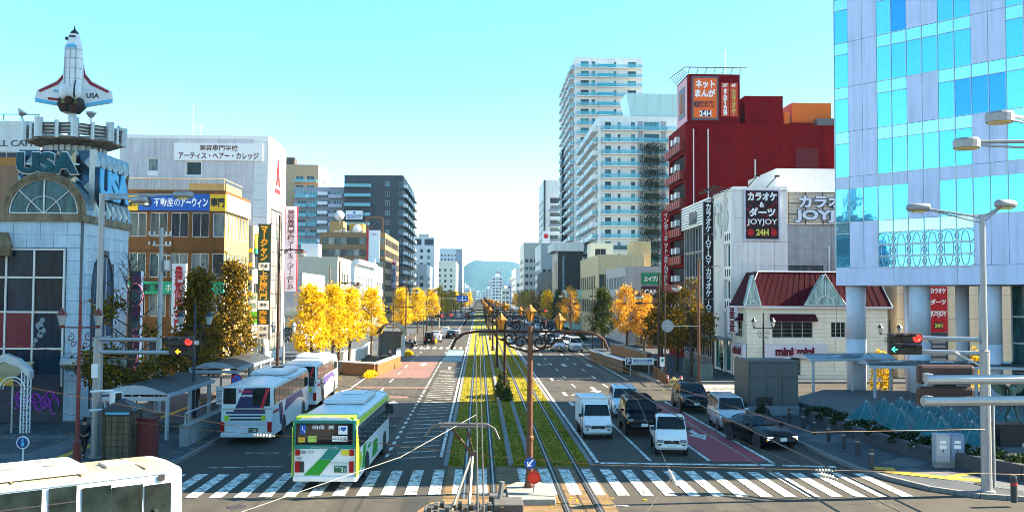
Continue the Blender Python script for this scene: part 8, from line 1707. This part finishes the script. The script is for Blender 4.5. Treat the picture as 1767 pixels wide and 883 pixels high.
# ================================================================== TREES
bark = M('bark', (.06,.042,.03), .9, var=.35, scale=6, bump=.5)
def ginkgo(seed, h, rad, z0, nleaf, size, bare=0.0, taper=.85):
    """trunk with rising limbs and twigs; leaves gather in clumps along the limbs. bare = share of the upper limbs without leaves"""
    rg = np.random.default_rng(seed); b = MB(); P = []
    pts = [(0,0,0)]; 
    for k in range(1, 8): pts.append((rg.normal(0,.05), rg.normal(0,.05), h*.95*k/7))
    b.path(pts, [.19*(h/9)*(1-.85*k/7)+.012 for k in range(8)], 7)
    nl = 34; cl = []
    for k in range(nl):
        f = (k+.5)/nl; z = z0 + (h*.97-z0)*f; r = rad*((1-f)**taper)*(.75+.5*rg.random()) * min(1, .55+f*3); a = k*2.399 + rg.normal(0,.3); up = .35+.75*f+.2*rg.random()
        e = np.array([r*math.cos(a), r*math.sin(a), z + r*up]); s = np.array([0,0,z]); mid = (s+e)/2 + np.array([0,0,-.1*r])
        b.path([tuple(s), tuple(mid), tuple(e)], [.055*(1-.6*f)*(h/9), .035*(1-.5*f), .012], 4)
        leafy = not (f > 1-bare and rg.random() < (.97 if bare > .7 else .88))
        for q in range(6):
            g = .3+.7*rg.random(); c = s*(1-g)+e*g + np.array([0,0,-.1*r*4*g*(1-g)]); d = np.array([math.cos(a+rg.normal(0,.9)), math.sin(a+rg.normal(0,.9)), .5+.5*rg.random()])*(.35+.35*rg.random()); b.path([tuple(c), tuple(c+d)], [.016,.006], 3)
            if leafy or rg.random() < (.02 if bare > .7 else .12): cl.append((c+d*.7, .3+.22*rg.random()))
    w = np.array([c[1]**2 for c in cl]); w /= w.sum(); idx = rg.choice(len(cl), nleaf, p=w); C_ = np.array([c[0] for c in cl])[idx]; S_ = np.array([c[1] for c in cl])[idx]
    P = C_ + rg.normal(size=(nleaf,3)) * (S_*.62)[:, None]; P[:,2] = np.maximum(P[:,2], z0*.75)
    return b, P, np.full(nleaf, size), rg
yel = leaf_mat('ginkgo_yellow', [(.6,.36,.008),(.72,.48,.012),(.8,.57,.02),(.68,.42,.01),(.42,.27,.02)], .5); oliv = leaf_mat('ginkgo_olive', [(.045,.045,.008),(.09,.075,.012),(.18,.11,.012),(.3,.15,.012),(.07,.065,.012)], .4); oran = leaf_mat('ginkgo_orange', [(.6,.3,.02),(.7,.42,.04),(.5,.2,.015),(.62,.36,.06)], .5); grno = leaf_mat('ginkgo_green', [(.025,.04,.01),(.05,.07,.015),(.08,.09,.02)], .35)
VAR = {}
def tree_kind(key, m, *a, **k):
    b, P, s, rg = ginkgo(*a, **k); VAR[key] = (b.mesh('trunk', bark, fix=False), leafquads(P, s, rg, m, 'crown', False))
tree_kind('y1', yel, 1, 8.3, 2.05, 1.9, 6000, .22); tree_kind('y2', yel, 2, 8.6, 1.9, 2.0, 5600, .22); tree_kind('y3', yel, 9, 8.2, 1.8, 2.0, 3600, .26, bare=.12)
tree_kind('o1', oliv, 3, 9.2, 1.45, 1.6, 7000, .19); tree_kind('o2', oliv, 4, 8.4, 1.4, 1.5, 6500, .19); tree_kind('b1', oliv, 5, 9.4, 2.9, 1.5, 4800, .2, bare=.78); tree_kind('g1', grno, 6, 8.0, 2.0, 1.8, 6000, .22)
tree_kind('n1', oran, 7, 8.4, 2.6, 2.0, 4600, .21, bare=.4); tree_kind('d1', oliv, 8, 8.4, 2.5, 2.2, 4200, .2, bare=.55)
def tree(key, lab, px, Y, sc=1.0, rz=None, grp=None, x=None):
    p = at(px, 560, Y); t = thing('ginkgo_tree', lab, 'tree', (p.x if x is None else x, Y, .15), rz if rz is not None else random.uniform(0, 6.28), grp); t.scale = sc if isinstance(sc, tuple) else (sc,)*3
    put('trunk', VAR[key][0], t); put('crown', VAR[key][1], t); return t
GL, GRT = 'yellow ginkgo trees on the left pavement', 'ginkgo trees on the right pavement'
for key, lab, px, Y, sc in [('y1','nearest yellow tree, at the left end of the golden row behind the coaches',537,82,.92),('y2','yellow tree directly right of the nearest golden one',574,88,.9),('y3','yellow tree behind the brown lamp in the golden row',603,98,.95),('y1','yellow tree before the white framed building',641,113,.92),('y2','smaller yellow tree below the brown office',693,150,.92),('y1','yellow tree at the foot of the slate tower',721,176,.98)]: tree(key, lab, px, Y, sc, None, GL)
for i, (px, Y) in enumerate([(745,210),(757,238),(768,265),(778,300),(786,340),(795,390),(803,450),(810,530)]): tree(['y1','y2','y3'][i % 3], f'{ORD[i]} small yellow tree of the far left row past the slate tower', px, Y, .98+.06*(i % 2), None, GL)
tree('o1','olive brown tree with pointed top, right of the pair before the brown block',403,66,1.0,.4); tree('o2','olive brown tree, left of the pair before the brown block',343,60,1.0,2); tree('b1','half bare tree with leafy lower limbs by the left column',224,50,.98,1.0)
for key, lab, px, Y, sc in [('g1','dark green conical tree left of the orange one on the right pavement',1040,126,.98),('n1','large sparse orange tree with bare upper twigs before the board stack',1082,121,.98),('n1','smaller orange tree just right of the large sparse one',1112,122,.86),('d1','brown half bare tree left of the karaoke signs',1143,95,.92),('d1','brown half bare tree beneath the narrow red upright sign',1168,88,.95),('d1','nearest brown half bare tree beside the brown street lamp on the right',1192,82,1.0)]: tree(key, lab, px, Y, sc, None, GRT)
for i, (px, Y, key) in enumerate([(985,170,'n1'),(965,185,'g1'),(945,200,'y3'),(935,235,'d1'),(921,262,'n1'),(912,300,'y1'),(903,345,'y2'),(896,400,'n1'),(890,470,'y1')]): tree(key, f'{ORD[i]} small autumn tree of the far right row before the teal pavilion and beyond', px, Y, 1.0, None, GRT)
for i, (px, Y) in enumerate([(1000,150),(975,178)]): bush('shrub', ['low roadside shrub under the right-hand lamp','low roadside shrub beside the far queue'][i], 'shrub', (at(px,560,Y).x, Y, .15), (2.4,3.5,1.2), 600, .25, bushm)
bush('shrub', 'yellow green shrub growing by the round columns', 'shrub', tuple(gr(1520,672,.1)), (1.6,1.2,3.2), 900, .2, yel); bush('shrub', 'yellow shrub right of the rear signals by the columns', 'shrub', tuple(gr(1683,668,.1)), (1.2,1,3.2), 600, .2, yel)
for i, (px, py) in enumerate([(640,648),(704,612),(748,590)]): bush('hedge', ['yellow verge growth beside the left-hand ramp','yellow hedge strip by the ramp shelter','yellow hedge strip near the far crossing'][i], 'hedge', tuple(gr(px,py,.05)), (1.2,5,.5), 700, .16, yel)

# fallen leaves under the trees and along the kerbs
rg = np.random.default_rng(44); pts_ = []
for (x, y, sx, sy, n) in [(-14.6,85,1.6,7,260),(-14.2,105,1.5,14,220),(-11.2,70,1.0,6,120),(-10.5,88,1.4,9,160),(-16.5,62,3,8,200),(-18.5,50,2.5,4,120),(17.5,120,2.2,8,260),(17,90,2,9,200),(15.2,64,1.2,8,90),(-13.3,48,.4,8,60),(3.2,32.8,.9,.5,25)]:
    pts_.append(np.stack([x+rg.normal(0,sx,n), y+rg.normal(0,sy,n), np.full(n, .0)], 1))
P = np.concatenate(pts_); z_ = np.where((P[:,0] < XL+.1) | (P[:,0] > 15.7), .172, .02); n = len(P); a = rg.random(n)*PI; s_ = .05+.05*rg.random(n)
dx = np.stack([np.cos(a), np.sin(a)], 1)*s_[:, None]; V = np.empty((n,4,3))
for k, (u, v) in enumerate(((1,0),(0,1),(-1,0),(0,-1))): V[:,k,0] = P[:,0]+u*dx[:,0]-v*dx[:,1]; V[:,k,1] = P[:,1]+u*dx[:,1]+v*dx[:,0]; V[:,k,2] = z_+.012*rg.random(n)
me = bpy.data.meshes.new('leaf_litter'); me.from_pydata(V.reshape(-1,3).tolist(), [], np.arange(4*n).reshape(-1,4).tolist()); me.materials.append(yel)
tag(put('leaf_litter', me), 'fallen yellow ginkgo leaves scattered on the pavements', 'leaves', kind='stuff')

# ================================================================== AIR
hz_ = bpy.data.materials.new('haze'); hz_.use_nodes = True; N, L = hz_.node_tree.nodes, hz_.node_tree.links; N.remove(N['Principled BSDF'])
pv = N.new('ShaderNodeVolumePrincipled'); pv.inputs['Color'].default_value = (.34,.68,1,1); pv.inputs['Density'].default_value = .00008; pv.inputs['Anisotropy'].default_value = 0
L.new(pv.outputs[0], N['Material Output'].inputs['Volume'])
tag(MB().box(-4700,-500,-1.5,4700,7200,260).build('haze', hz_), 'thin bluish haze filling the air over the street and the hill', 'haze', kind='stuff')
